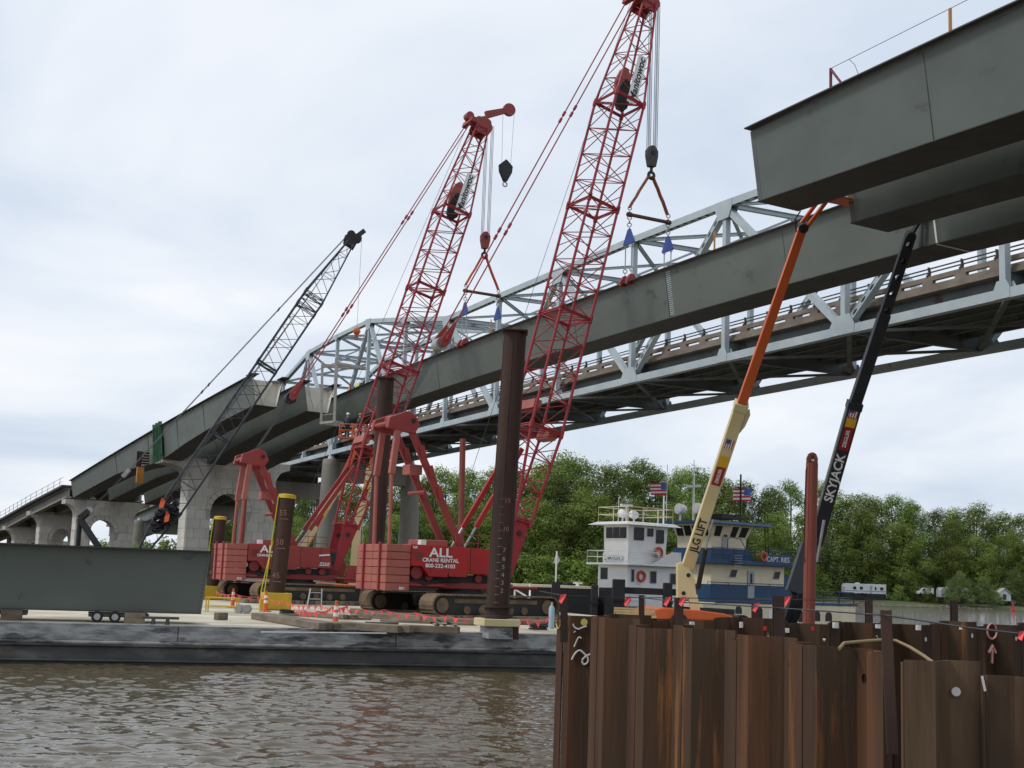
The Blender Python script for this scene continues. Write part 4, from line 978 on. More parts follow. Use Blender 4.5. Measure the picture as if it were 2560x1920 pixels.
# ------------------------------------------------------------------ lattice boom crane
def lattice(mb_ch, mb_lc, f, n, w0, w1, h0, h1, rc, rl, bay):
    pass
def boom_section(parent, T, x0, x1, frm, wh, rc, rl, bays, m, flatlace=True):
    """chords and lacing between boom stations x0..x1; frm(x) -> (centre, side, up, ) ; wh(x) -> (w, h)"""
    def corner(x, i):
        c, s, u = frm(x); w, h = wh(x)
        return c + s * (w / 2 * (1 if i in (0, 3) else -1)) + u * (h / 2 * (1 if i in (0, 1) else -1))
    for i in range(4):
        mb = MB(T); mb.tube(corner(x0, i), corner(x1, i), rc, n=7); mb.build('chord', m, parent, smooth=50)
    mb = MB(T)
    for b in range(bays):
        xa = x0 + (x1 - x0) * b / bays; xb = x0 + (x1 - x0) * (b + 1) / bays
        for f in range(4):
            i, j = f, (f + 1) % 4
            if (b + f) % 2: i, j = j, i
            mb.tube(corner(xa, i), corner(xb, j), rl, n=5, caps=False)
            if (b + f) % 2 == 0: mb.tube(corner(xb, f), corner(xb, (f + 1) % 4), rl * .9, n=5, caps=False)
    o = mb.build('lacing', m, parent); o['kind'] = 'stuff'
    mb = MB(T)
    for x in (x0 + .06, x1 - .06):
        for f in range(4):
            mb.tube(corner(x, f), corner(x, (f + 1) % 4), rl * 1.5, n=6)
        mb.tube(corner(x, 0), corner(x, 2), rl * 1.1, n=5)
        for f in range(4):
            p = corner(x, f); d = (frm(x + .1)[0] - frm(x)[0]).normalized(); mb.tube(p - d * .16, p + d * .16, rc * 1.5, n=7)
    o = mb.build('section_frame', m, parent); o['kind'] = 'stuff'

def wire(mb, p, q, r, sag=0.0, n=8):
    p = V(p); q = V(q)
    if sag:
        mb.path([p.lerp(q, i / n) - UP * (sag * 4 * (i / n) * (1 - i / n)) for i in range(n + 1)], r, 5)
    else: mb.tube(p, q, r, n=5)

def red_crane(label, corner_px, Yref, want, target, tip_px, group, phone, number, hook_px, block_mat, aux=None, near=True, gdx=0.0, gdz=0.0):
    def _org(hd, Yc):
        k = Yc / Yref; f = V((math.cos(R(hd)), math.sin(R(hd)), 0)); l = V((-f.y, f.x, 0)); return f, l, at(*corner_px, Yc) + f * 5.6 * k + l * 1.65 * k
    head = want; Yc = min((Yref - 6 + k / 20 for k in range(0, 400)), key=lambda y: abs((lambda q: (target - q[2]).dot(q[1]))(_org(head, y))))
    sc = Yc / Yref
    f, l, org = _org(head, Yc); org = V((org.x, org.y, DZ + .2))
    T = Matrix(((f.x * sc, l.x * sc, 0, org.x), (f.y * sc, l.y * sc, 0, org.y), (0, 0, sc, org.z), (0, 0, 0, 1))); Ti = T.inverted()
    t = thing('crawler_crane', label, 'crane', org, group)
    def P(mb, name, m, par=None, **k): return mb.build(name, m, par or t, **k)
    # crawlers
    T0 = T; T = T0 @ Matrix.Rotation(R(9), 4, 'Z') @ Matrix.Translation((-.85, 0, 0))
    for sd in (-1, 1):
        y0 = sd * 2.75
        prof = []
        for a in range(90, 271, 20): prof.append((-3.45 + .5 * math.cos(R(a)), .52 + .5 * math.sin(R(a))))
        for a in range(-90, 91, 20): prof.append((3.45 + .5 * math.cos(R(a)), .52 + .5 * math.sin(R(a))))
        mb = MB(T); mb.prism([(x * .97, .52 + (z - .52) * .86) for x, z in prof], (0, y0 - .38, 0), (1, 0, 0), (0, 0, 1), (0, .76, 0)); cr = P(mb, 'crawler_frame', M['black'])
        # shoes round the track
        per = []; 
        for i in range(len(prof)):
            p, q = prof[i], prof[(i + 1) % len(prof)]; d = math.dist(p, q); k = max(1, round(d / .26))
            for j in range(k): per.append(((p[0] + (q[0] - p[0]) * j / k, p[1] + (q[1] - p[1]) * j / k), (q[0] - p[0], q[1] - p[1])))
        for (x, z), (dx, dz) in per:
            L = math.hypot(dx, dz); dx, dz = dx / L, dz / L
            mb = MB(T); mb.beam((x - dx * .115, y0, z - dz * .115), (x + dx * .115, y0, z + dz * .115), 1.15, .075, up=V((-dz, 0, dx))); P(mb, 'track_shoe', M['track'], cr)
        for x in (-3.3, -1.8, -.9, 0, .9, 1.8, 3.3):
            mb = MB(T); rr_ = .36 if abs(x) > 3 else .2; zz = .52 if abs(x) > 3 else .3; mb.tube((x, y0 - .44, zz), (x, y0 + .44, zz), rr_, n=14); P(mb, 'roller', M['track'], cr)
        mb = MB(T); mb.beam((-2.6, y0 - .4 * (1 if sd < 0 else -1) * 1.02, .74), (2.6, y0 - .4 * (1 if sd < 0 else -1) * 1.02, .74), .05, .2); P(mb, 'side_rail', M['track'], cr)
    mb = MB(T); mb.box(-1.5, 1.5, -2.3, 2.3, .35, .95); P(mb, 'carbody', M['black'])
    mb = MB(T); mb.lathe((0, 0, .95), [(0, 1.25), (.22, 1.25), (.25, 1.1), (.33, 1.1)], 20); P(mb, 'slew_ring', M['black'])
    T = T0
    # rotating bed and house
    mb = MB(T); mb.box(-5.3, 1.7, -1.25, 1.25, 1.29, 1.62); bed = P(mb, 'rotating_bed', M['crane_red'], bevel=.03)
    mb = MB(T); mb.tube((-4.4, -1.5, 1.42), (-2.4, -1.5, 1.42), .09, n=8); P(mb, 'bed_pipe', M['crane_red'], bed)
    mb = MB(T); mb.tube((1.3, -1.45, 1.44), (3.0, -1.45, 1.44), .09, n=8); P(mb, 'bed_pipe', M['crane_red'], bed)
    pan = M['crane_red_bright'] if near else M['crane_red']
    house = MB(T); poly = [(-4.4, 2.35), (-3.75, 2.35), (-3.35, 1.85), (-2.3, 1.85), (-2.3, 2.05), (1.0, 2.05), (.85, 3.34), (-4.4, 3.44)]
    house.prism(poly, (0, -1.64, 0), (1, 0, 0), (0, 0, 1), (0, 1.05, 0)); hs = P(house, 'house', pan, bevel=.03)
    mb = MB(T); mb.prism(poly, (0, .6, 0), (1, 0, 0), (0, 0, 1), (0, 1.04, 0)); P(mb, 'house', M['crane_red'], bevel=.03)
    for x in (-3.3, -1.05, .25):
        mb = MB(T); mb.box(x - .012, x + .012, -1.652, -1.64, 2.1, 3.38); P(mb, 'panel_seam', M['black'], hs)
    mb = MB(T); mb.box(-4.25, -3.7, -1.655, -1.64, 2.65, 3.1); P(mb, 'grille', M['crane_red'], hs)
    mb = MB(T); mb.box(-2.25, -1.25, -1.66, -1.645, 1.9, 2.6); P(mb, 'door', pan, hs, bevel=.01)
    mb = MB(T); mb.box(-3.4, -2.0, -.9, .9, 3.42, 3.72); P(mb, 'roof_box', M['crane_faded'], hs, bevel=.03)
    mb = MB(T); mb.box(-3.7, -3.42, -1.3, -.9, 3.42, 3.68); P(mb, 'roof_light', M['white_paint'], hs)
    mb = MB(T); mb.box(-4.2, 1.0, -1.2, 1.2, 1.62, 2.0); P(mb, 'machinery', M['black'], bed)
    for x, z, r_ in ((-3.9, 2.05, .32), (-3.2, 1.85, .2), (-.4, 1.85, .2), (.5, 1.85, .22)):
        mb = MB(T); mb.tube((x, -1.35, z), (x, -1.0, z), r_, n=14); P(mb, 'drum', M['crane_red'], bed)
    if near:
        wm_ = M['white_paint']; F_ = lambda x, z: T @ V((x, -1.665, z))
        text_mesh('house_lettering', 'ALL', .62 * sc, wm_, t, F_(-2.75, 3.05), f, UP, .006, True, 1.25)
        text_mesh('house_lettering', 'CRANE RENTAL', .27 * sc, wm_, t, F_(-2.75, 2.68), f, UP, .006, True, 1.05)
        text_mesh('house_lettering', phone, .27 * sc, wm_, t, F_(-2.75, 2.40), f, UP, .006, True, 1.1)
        text_mesh('house_lettering', '160', .18 * sc, wm_, t, F_(-4.2, 3.28), f, UP, .006, True)
    else:
        wm_ = M['white_paint']; F_ = lambda x, z: T @ V((x, -1.665, z))
        text_mesh('house_lettering', 'ALL', .62 * sc, wm_, t, F_(-3.0, 3.1), f, UP, .006, True, 1.25)
        text_mesh('house_lettering', 'CRANE RENTAL', .22 * sc, wm_, t, F_(-3.0, 2.72), f, UP, .006, True, 1.05)
        text_mesh('house_lettering', number, .3 * sc, wm_, t, F_(.5, 2.3), f, UP, .006, True, 1.1, shear=.25)
        mb = MB(T); mb.beam((.15, -1.655, 2.85), (.85, -1.655, 2.92), .01, .09); P(mb, 'house_stripe', wm_)
    # counterweight slabs
    zs = [1.12, 1.5, 1.88, 2.26, 2.64, 3.02, 3.4]
    for i in range(6):
        for j, (ya, yb) in enumerate(((-1.72, -.02), (.02, 2.0))):
            mb = MB(T); mb.box(-5.75, -4.45, ya, yb, zs[i] + .012, zs[i + 1] - .012); P(mb, 'counterweight_slab', M['crane_faded'], bevel=.02)
    for y in (-1.0, 1.0):
        mb = MB(T); mb.box(-5.86, -5.74, y - .06, y + .06, 1.1, 3.5); P(mb, 'counterweight_tie', M['crane_red'])
    mb = MB(T); mb.box(-5.0, -4.7, -1.72, -1.7, 1.18, 1.32); P(mb, 'tag_plate', M['white_paint'])
    # cab on the far front corner
    mb = MB(T); mb.prism([(1.0, 1.6), (2.6, 1.6), (2.75, 2.3), (2.3, 3.3), (1.0, 3.3)], (0, .75, 0), (1, 0, 0), (0, 0, 1), (0, 1.0, 0)); cb = P(mb, 'cab', M['crane_red'], bevel=.03)
    mb = MB(T); mb.prism([(1.15, 2.3), (2.5, 2.3), (2.2, 3.1), (1.15, 3.1)], (0, .74, 0), (1, 0, 0), (0, 0, 1), (0, .006, 0)); P(mb, 'cab_window', glass('cab_glass'), cb)
    # front guard plate
    if not near: mb = MB(T); mb.prism([(1.9, 1.2), (3.0, 1.2), (2.8, 2.3), (2.1, 2.3)], (0, -1.5, 0), (1, 0, 0), (0, 0, 1), (0, .06, 0)); P(mb, 'guard_plate', M['crane_red'])
    for hz in (3.75, 4.15):
        mb = MB(T); mb.tube((-1.9, -1.55, hz - .1), (.7, -1.55, hz - .15), .022, n=5); P(mb, 'roof_rail', M['crane_red'], hs)
    for hx_ in (-1.9, -.6, .7):
        mb = MB(T); mb.tube((hx_, -1.55, 3.35), (hx_, -1.55, 4.05), .022, n=5); P(mb, 'roof_rail_post', M['crane_red'], hs)
    for q_ in range(3):
        mb = MB(T); mb.path([(-4.2 + q_ * .1, -1.5, 1.7), (-3.6, -1.55 - q_ * .02, 1.55 - q_ * .06), (-2.6, -1.5, 1.75 - q_ * .05), (-1.6, -1.45, 1.6)], .03, 5); P(mb, 'hydraulic_hose', M['black'], bed)
    for q_ in range(6):
        mb = MB(T); mb.box(-4.2 + q_ * .0, -3.72, -1.665, -1.655, 2.68 + q_ * .07, 2.7 + q_ * .07); P(mb, 'grille_slat', M['black'], hs)
    # gantry
    T0 = T; T = T @ Matrix.Translation((gdx, 0, gdz))
    pk = V((-3.65, 0, 9.75)); 
    for y in (-.95, .95):
        mb = MB(T); mb.beam((-1.25 - gdx, y, 3.3 - gdz), (-3.3, y, 9.5), .22, .34); gl = P(mb, 'gantry_leg', M['crane_red'], bevel=.02)
        for q in (.45, .62, .78):
            mb = MB(T); cc = V((-1.25 - gdx, y, 3.3 - gdz)).lerp(V((-3.3, y, 9.5)), q); mb.beam(cc + V((.16, 0, -.25)), cc + V((.0, 0, .3)), .34, .28); P(mb, 'leg_bracket', M['crane_red'], gl)
        mb = MB(T); mb.beam((-4.1, y, 6.9), (-3.85, y, 9.4), .26, .3); P(mb, 'backhitch', M['crane_faded'], bevel=.02)
        mb = MB(T); mb.tube((-4.35 + .25 * gdx * -1, y, 3.3 - gdz), (-4.1, y, 6.9), .1, n=10); P(mb, 'backhitch_rod', M['crane_faded'])
        mb = MB(T); mb.prism([(-4.5, 9.2), (-3.0, 9.0), (-2.7, 9.45), (-2.95, 9.95), (-3.4, 10.15), (-4.4, 9.75)], (0, y - .16, 0), (1, 0, 0), (0, 0, 1), (0, .32, 0)); gh = P(mb, 'gantry_head', M['crane_red'], bevel=.03)
        mb = MB(T); mb.tube((-3.1, y - .2, 9.65), (-3.1, y + .2, 9.65), .13, n=12); P(mb, 'head_pin', M['black'], gh)
    mb = MB(T); mb.tube((-3.6, -.95, 9.7), (-3.6, .95, 9.7), .32, n=16); P(mb, 'gantry_sheaves', M['crane_red'])
    mb = MB(T); mb.tube((-4.3, -.95, 9.45), (-4.3, .95, 9.45), .12, n=10); P(mb, 'gantry_crossbar', M['crane_red'])
    mb = MB(T); mb.tube((-2.2, -.95, 6.1), (-2.2, .95, 6.1), .1, n=8); P(mb, 'gantry_crossbar', M['crane_red'])
    mb = MB(T); mb.box(-2.9, -2.2, -.5, .4, 7.0, 7.5); P(mb, 'gantry_box', M['crane_faded'])
    T = T0
    # boom
    foot = V((1.5, 0, 1.95)); tx = (V((target.x, target.y, 0)) - V((org.x, org.y, 0))).dot(f) / sc - .45; tip = V((tx, 0, (at(*tip_px, target.y).z - org.z) / sc))
    ax = (tip - foot); BLN = ax.length; ax.normalize(); bs = V((0, 1, 0)); bu = bs.cross(ax) * -1
    bu = V((-ax.z, 0, ax.x))
    frm = lambda x: (foot + ax * x, bs, bu)
    WB, HB = 2.3, 1.95
    bt, tp = 8.2, BLN - 7.5
    def wh(x):
        if x < bt: k = x / bt; return (WB * (.92 + .08 * k), .35 + (HB - .35) * min(1, k * 1.05))
        if x > tp: k = (BLN - x) / (BLN - tp); return (1.0 + (WB - 1.0) * max(0, k), .75 + (HB - .75) * max(0, k))
        return (WB, HB)
    boom = thing('boom', '', '', org); del boom['label'], boom['category']; boom.name = 'boom'
    boom.parent = t; boom.matrix_parent_inverse = t.matrix_basis.inverted(); 
    BM = M['boom_red']
    nsec = 3; edges = [bt + (tp - bt) * i / nsec for i in range(nsec + 1)]
    boom_section(boom, T, 3.0, bt, frm, wh, .082, .033, 6, BM)
    for a_, b_ in zip(edges, edges[1:]): boom_section(boom, T, a_, b_, frm, wh, .08, .03, 8, BM)
    boom_section(boom, T, tp, BLN - .8, frm, wh, .07, .028, 8, BM)
    # solid butt plates
    for y in (-1, 1):
        mb = MB(T); yy = y * WB * .45
        mb.add([foot + bs * yy - bu * .2, foot + bs * yy + bu * .2, frm(3.2)[0] + bs * yy + bu * wh(3.2)[1] / 2, frm(3.2)[0] + bs * yy - bu * wh(3.2)[1] / 2] + [p + bs * .08 for p in (foot + bs * yy - bu * .2, foot + bs * yy + bu * .2, frm(3.2)[0] + bs * yy + bu * wh(3.2)[1] / 2, frm(3.2)[0] + bs * yy - bu * wh(3.2)[1] / 2)], [(0, 1, 2, 3), (7, 6, 5, 4), (0, 4, 5, 1), (1, 5, 6, 2), (2, 6, 7, 3), (3, 7, 4, 0)])
        P(mb, 'butt_plate', BM, boom)
        mb = MB(T); c_ = frm(2.4)[0] + bs * (yy - .06); mb.tube(c_, c_ + bs * .2, .14, n=12); P(mb, 'plate_hole', M['black'], boom)
    # boom hoist wire guides, catwalk rungs
    mb = MB(T); q_ = BLN * .26; mb.beam(frm(q_)[0] + bu * HB * .45 - bs * 1.1, frm(q_)[0] + bu * HB * .45 + bs * 1.1, .45, .5, up=ax); P(mb, 'boom_winch', M['crane_faded'], boom)
    mb = MB(T); mb.beam(frm(q_ - 1.2)[0] - bu * HB * .3 - bs * .9, frm(q_ - 1.2)[0] - bu * HB * .3 + bs * .4, .5, .6, up=ax); P(mb, 'boom_winch', M['crane_faded'], boom)
    # boom stops
    for y in (-.75, .75):
        a_ = V((-1.0, y, 3.4)); b_ = frm(6.8)[0] + bs * y + bu * .95
        mb = MB(T); mb.tube(a_, a_.lerp(b_, .28), .07, n=8); st = P(mb, 'boom_stop_rod', M['steel'])
        mb = MB(T); mb.beam(a_.lerp(b_, .2), b_, .2, .24); P(mb, 'boom_stop', M['crane_red_bright'] if near else M['crane_red'])
    # head machinery
    for y in (-.52, .52):
        mb = MB(T); o_ = foot + ax * (BLN - 1.0) + bs * y
        mb.prism([(-.3, -.55), (.35, -.75), (.9, -.45), (1.05, .1), (.7, .55), (-.3, .5)], o_ - bs * .05, ax, bu, bs * .1); P(mb, 'head_plate', M['crane_red'], boom, bevel=.02)
    for q_, e_ in ((.45, -.35), (.55, .3)):
        mb = MB(T); c_ = foot + ax * (BLN - 1.0 + q_) + bu * e_; mb.tube(c_ - bs * .45, c_ + bs * .45, .38, n=18); P(mb, 'head_sheave', M['crane_red'], boom)
    mb = MB(T); c_ = foot + ax * (BLN - .7) + bu * .9; mb.beam(c_ - bs * .9, c_ + bs * .9, .3, .35, up=ax); P(mb, 'pendant_bar', M['crane_red'], boom)
    mb = MB(T); c_ = foot + ax * (BLN - .3) + bu * 1.05; mb.tube(c_ - bs * .3, c_ + bs * .3, .3, n=14); P(mb, 'rear_sheave', M['crane_red'], boom)
    # stored hook blocks inside the boom top and maker's board
    for q_, sy, m in ((BLN - 7.0, -.2, M['black']), (BLN - 6.0, .3, M['crane_faded'])):
        c_ = frm(q_)[0] + bs * sy
        mb = MB(T); mb.prism([(-1.0, -.2), (-.7, -.42), (0, -.5), (.7, -.34), (1.0, -.12), (1.0, .12), (.7, .34), (0, .5), (-.7, .42), (-1.0, .2)], c_ - bs * .12, ax, bu, bs * .24); P(mb, 'boom_sheave_case', m, boom, bevel=.04)
    c_ = frm(BLN - 6.2)[0] - bs * (wh(BLN - 6.2)[0] / 2 + .08) - bu * .15
    mb = MB(T); mb.beam(c_ - ax * 1.55, c_ + ax * 1.55, .03, .62, up=bu); P(mb, 'maker_board', M['white_paint'], boom)
    tw3 = lambda v: (T @ V(v))
    R3 = T.to_3x3()
    text_mesh('board_lettering', 'Manitowoc', .62 * sc, M['black'], boom, tw3(c_ - bs * .025), R3 @ ax, R3 @ (-bu) * -1, .004, True, 1.0, shear=.2)
    # pendants and equaliser
    ptop = foot + ax * (BLN - .7) + bu * .9; eq = V((-3.4 + gdx, 0, 9.9 + gdz)).lerp(ptop, .165)
    for y in (-.62, .62):
        mb = MB(T); n_ = 4; e0 = eq + bs * y * .9; p1 = ptop + bs * y
        mb.tube(e0, p1, .038, n=6)
        for k in (.0, .28, .3, .62, .64):
            cc = e0.lerp(p1, k); dd = (p1 - e0).normalized(); mb.tube(cc - dd * .14, cc + dd * .14, .085, n=7)
        P(mb, 'pendant', BM)
    pd = (ptop - eq).normalized()
    for y in (-.5, .5):
        mb = MB(T); mb.prism([(-.5, -.14), (-.2, -.27), (.3, -.2), (1.0, -.06), (1.0, .06), (.3, .2), (-.2, .27), (-.5, .14)], eq + bs * (y - .04), pd, V((-pd.z, 0, pd.x)), bs * .08); P(mb, 'equaliser_plate', M['crane_red'], bevel=.01)
    mb = MB(T); cc = eq - pd * .35; mb.tube(cc - bs * .3, cc + bs * .3, .36, n=20); P(mb, 'equaliser_sheave', M['steel'] if near else M['black'])
    mb = MB(T)
    for y in np.linspace(-.45, .45, 6): wire(mb, V((-3.5 + gdx, y, 9.85 + gdz)), eq - pd * .4 + bs * y, .014)
    P(mb, 'hoist_ropes', M['cable'])
    mb = MB(T); wire(mb, V((-1.6, .2, 3.3)), foot + ax * (BLN - .4) + bu * .9, .014); P(mb, 'hoist_rope', M['cable'])
    # hook block
    hb = at(*hook_px, 0.0001 + (T @ tip).y); hw = T @ (foot + ax * (BLN - .25) - bu * .62)
    hx = V((hw.x, hw.y, hb.z))
    mb = MB()
    for dx in (-.3, -.2, .2, .3):
        for k in (-.12, .12):
            wire(mb, hw + f * dx + l * k, hx + f * (dx * .95) + l * k + UP * .4, .02)
    P(mb, 'hoist_ropes', M['cable'])
    mb = MB(); mb.prism([(-.12, .75), (.12, .75), (.36, .45), (.36, .1), (.22, -.55), (-.22, -.55), (-.36, .1), (-.36, .45)], hx - l * .2, f, UP, l * .4); hbk = P(mb, 'hook_block', block_mat, bevel=.03)
    mb = MB(); mb.tube(hx - l * .23 + UP * .3, hx + l * .23 + UP * .3, .16, n=14); P(mb, 'block_pin', M['black'], hbk)
    mb = MB(); mb.tube(hx - UP * .5, hx - UP * .95, .09, n=8); mb.torus(hx - UP * 1.05, l, .17, .065, 14, 6); P(mb, 'hook', M['black'], hbk)
    if aux:      # jib sheave reaching forward and the whip line block
        je = T @ (foot + ax * (BLN + .4) - bu * .1); jt = je + f * 1.9 + UP * .75
        mb = MB(); mb.beam(je, jt, .35, .55, w2=.2, h2=.4); P(mb, 'jib_arm', M['crane_red'], boom, bevel=.02)
        mb = MB(); mb.tube(jt - l * .14, jt + l * .14, .5, n=20); P(mb, 'jib_sheave', M['crane_red'], boom, bevel=.02)
        bz = at(*aux, jt.y).z; bx = V((jt.x - .1, jt.y, bz))
        mb = MB(); wire(mb, jt + f * .45, bx + f * .4, .012); wire(mb, jt - f * .5, bx - f * .32, .012); P(mb, 'whip_line', M['cable'])
        mb = MB(); mb.prism([(0, 1.0), (.55, .5), (.5, 0), (.12, -.75), (-.12, -.75), (-.5, 0), (-.55, .5)], bx - l * .17 - UP * .3, f, UP, l * .34); wb_ = P(mb, 'whip_block', M['black'], bevel=.04)
        mb = MB(); mb.torus(bx - UP * 1.25, l, .17, .06, 14, 6); P(mb, 'hook', M['steel'], wb_)
    print('crane', round(Yc, 2), round(sc, 3), head)
    return t, hx - UP * 1.05, f, l, sc
def girder_at(px, line, off, lo=0, hi=70):
    st = min((k / 10 for k in range(lo * 10, hi * 10)), key=lambda s: abs((lambda p: 1280 + FPX * p.dot(_r) / p.dot(_f) - px)(G(s, line * GS + off) - V((0, 0, EYE)))))
    return G(st, line * GS + off)
pickA, pickB = girder_at(1619, 2, GB + GW / 2), girder_at(1199, 2, GB + GW / 2)
craneA = red_crane('red lattice boom crawler crane in front, ALL lettered on its bright red house', (967, 1487), 65.5, 29, pickA, (1622, -12), 'red crawler cranes', '800-232-4103', '2250', (1630, 392), M['dark_rail'], near=True, gdx=-1.25)
craneB = red_crane('red lattice boom crawler crane behind, with smaller whip hook hanging from its tip', (566, 1462), 82, 24, pickB, (1196, 300), 'red crawler cranes', '', '2250', (1207, 602), M['crane_red'], aux=(1237, 420), near=False, gdx=-.6, gdz=-.75)
# ------------------------------------------------------------------ lifting rigging under the red cranes
def chain(mb, p, q, r=.045, ring=.1):
    p = V(p); q = V(q); L = (q - p).length; n = max(1, int(L / (ring * 1.7))); d = (q - p).normalized()
    _, s, t_ = frame(d)
    for i in range(n):
        c = p + d * (L * (i + .5) / n); axis = s if i % 2 else t_
        mb.torus(c, axis, ring, r, 8, 5)
def rigging(label, hook, st, bar_z, sl_mat, name='lifting_rigging'):
    t = thing(name, label, 'rigging', hook, 'lifting rigging under the cranes')
    oN, oF = 2 * GS, 2 * GS + 2 * GB + GW
    bn = G(st, oN); bf = G(st, oF); bn = V((bn.x, bn.y, bar_z)); bf = V((bf.x, bf.y, bar_z - .05)); dv = (bf - bn).normalized()
    for e, k in ((bn, -1), (bf, 1)):
        mb = MB(); top = hook + dv * (.12 * k)
        pts = [top.lerp(e + UP * .45, i / 6) + V((rng.uniform(-.02, .02), 0, 0)) for i in range(7)]
        mb.path(pts, .075, 6); mb.path([p + GU * .13 for p in pts], .06, 6); mb.build('sling', sl_mat, t, smooth=60)
        mb = MB(); chain(mb, e + UP * .5, e + UP * .05, .035, .11); mb.build('shackle', M['steel'], t)
        mb = MB(); chain(mb, e - UP * .08, e - UP * .95, .035, .12); mb.build('chain', M['steel'], t)
        pc = e - UP * 1.3
        mb = MB(); mb.prism([(-.14, .42), (.14, .42), (.62, -.42), (.54, -.5), (-.54, -.5), (-.62, -.42)], pc - dv * .04, GU, UP, dv * .08); mb.build('link_plate', M['blue_plate'], t, bevel=.01)
        for j in (-.36, .36):
            mb = MB(); f0 = G(st + j * 1.0, oN if k < 0 else oF, .12); a = pc + GU * j - UP * .5
            mb.torus(a, dv, .1, .035, 10, 5); mb.tube(a - UP * .1, a.lerp(f0, .62), .035, n=6); chain(mb, a.lerp(f0, .62), f0 + UP * .25, .035, .12); mb.build('turnbuckle', M['steel'], t)
            mb = MB(); f1 = f0 - UP * .1
            mb.prism([(-.36, -.12), (.36, -.12), (.36, .12), (.12, .5), (-.12, .5), (-.36, .12)], f1 - GU * .13, dv, UP, GU * .26); mb.build('flange_clamp', M['crane_red'], t, bevel=.02)
    mb = MB(); mb.tube(bn - dv * .18, bf + dv * .18, .11, n=14); mb.build('spreader_bar', M['brown_bar'], t, smooth=50)
    for e in (bn, bf):
        mb = MB(); mb.lathe(e - dv * .12, [(0, .15), (.24, .15)], 14, dv); mb.build('bar_collar', M['brown_bar'], t)
    mb = MB(); mb.torus(hook - UP * .02, GU, .24, .06, 16, 6); mb.build('master_link', M['black'], t)
def st_of(p): return (p - G(0)).dot(GU)
hA, hB = craneA[1], craneB[1]
print('hookA', tuple(round(v, 2) for v in hA), st_of(hA), (hA - G(st_of(hA))).dot(GV), ' hookB', tuple(round(v, 2) for v in hB), st_of(hB), (hB - G(st_of(hB))).dot(GV))
rigging('orange brown slings, spreader bar and blue plates hanging from the front red crane', hA, st_of(hA), at(1630, 546, hA.y).z, M['sling'])
rigging('bright orange slings, spreader bar and blue plates hanging from the rear red crane', hB, st_of(hB), at(1207, 733, hB.y).z, M['sling_orange'])

# ------------------------------------------------------------------ dark lattice crane at left
kc = thing('crawler_crane', 'dark lattice boom crane at left, its boom crossing in front of the nearest pier', 'crane', at(330, 1440, 108))
cf = at(338, 1405, 107.0); ct = at(880, 602, 110.5)
cax = (ct - cf); cl = cax.length; cax.normalize(); cs = V((-cax.y, cax.x, 0)).normalized(); cu_ = cs.cross(cax)
if cu_.x > 0: cu_ = -cu_
frm = lambda x: (cf + cax * x, cs, cu_)
def whc(x):
    if x < 5: return (1.75, .4 + 1.35 * x / 5)
    if x > cl - 6: k = (cl - x) / 6; return (.6 + 1.15 * k, .5 + 1.25 * k)
    return (1.75, 1.75)
boomC = thing('boom', '', '', cf); del boomC['label'], boomC['category']
boomC.parent = kc; boomC.matrix_parent_inverse = kc.matrix_basis.inverted()
ed = [1.0, 5, 12, 19, 25, cl - 6, cl - .4]
for a_, b_ in zip(ed, ed[1:]): boom_section(boomC, None, a_, b_, frm, whc, .058, .027, max(3, int((b_ - a_) / 1.1)), M['dark_lattice'])
for k in (-.25, .25):
    mb = MB(); mb.prism([(-.3, -.5), (.5, -.45), (1.0, -.1), (.9, .4), (.3, .75), (-.3, .5)], cf + cax * (cl - .3) + cs * k, cax, cu_, cs * .06); mb.build('head_plate', M['black'], boomC)
for e_ in (-.3, .35):
    mb = MB(); c_ = cf + cax * (cl + .4) + cu_ * e_; mb.tube(c_ - cs * .22, c_ + cs * .22, .36, n=16); mb.build('head_sheave', M['black'], boomC)
mb = MB(); mb.beam(cf + cax * (cl + .2), cf + cax * (cl + .9) + V((.6, 0, .2)), .3, .35); mb.build('jib_arm', M['black'], boomC)
# pendants, floating harness and gantry
eqc = at(318, 1181, 107.5); gtc = at(224, 1277, 107)
for k in (-.35, .35):
    mb = MB(); mb.tube(eqc + cs * k, ct + cu_ * .6 + cs * k, .028, n=5)
    for q in (.33, .36, .68):
        c_ = (eqc + cs * k).lerp(ct + cu_ * .6 + cs * k, q); mb.tube(c_ - cax * .12, c_ + cax * .12, .06, n=6)
    mb.build('pendant', M['dark_lattice'], kc)
    mb = MB(); mb.tube(gtc + cs * k * 1.5, eqc + cs * k, .02, n=5); mb.build('hoist_rope', M['cable'], kc)
for k in (-.5, -.2, .15, .45):
    mb = MB(); mb.tube(cf + cax * 1.5 + cs * k + cu_ * (.9 + k * .4), ct + cu_ * .3 + cs * k * .5, .018, n=4); mb.build('hoist_rope', M['cable'], kc)
mb = MB(); d_ = (ct - eqc).normalized(); mb.beam(eqc - d_ * .5, eqc + d_ * .3, .9, .3); mb.build('floating_harness', M['steel'], kc)
mb = MB(); mb.tube(gtc - cs * .6, gtc + cs * .6, .3, n=12); mb.build('gantry_sheaves', M['steel'], kc)
gm = at(200, 1297, 107); 
for k in (-.6, .6):
    mb = MB(); mb.beam(gm + cs * k, gtc + cs * k, .3, .42); mb.build('gantry_head', M['black'], kc)
    mb = MB(); mb.beam(gm + cs * k, at(258, 1385, 107) + cs * k, .28, .4); mb.build('gantry_leg', M['black'], kc)
    mb = MB(); mb.tube(gm + cs * k, at(193, 1390, 107) + cs * k, .14, n=8); mb.build('gantry_strut', M['black'], kc)
hc = at(240, 1420, 107); hc.z = 2.2
mb = MB(); mb.box(hc.x - 3.5, hc.x + 2.6, hc.y - 1.6, hc.y + 1.6, 2.4, 4.3); mb.build('house', M['black'], kc, bevel=.04)
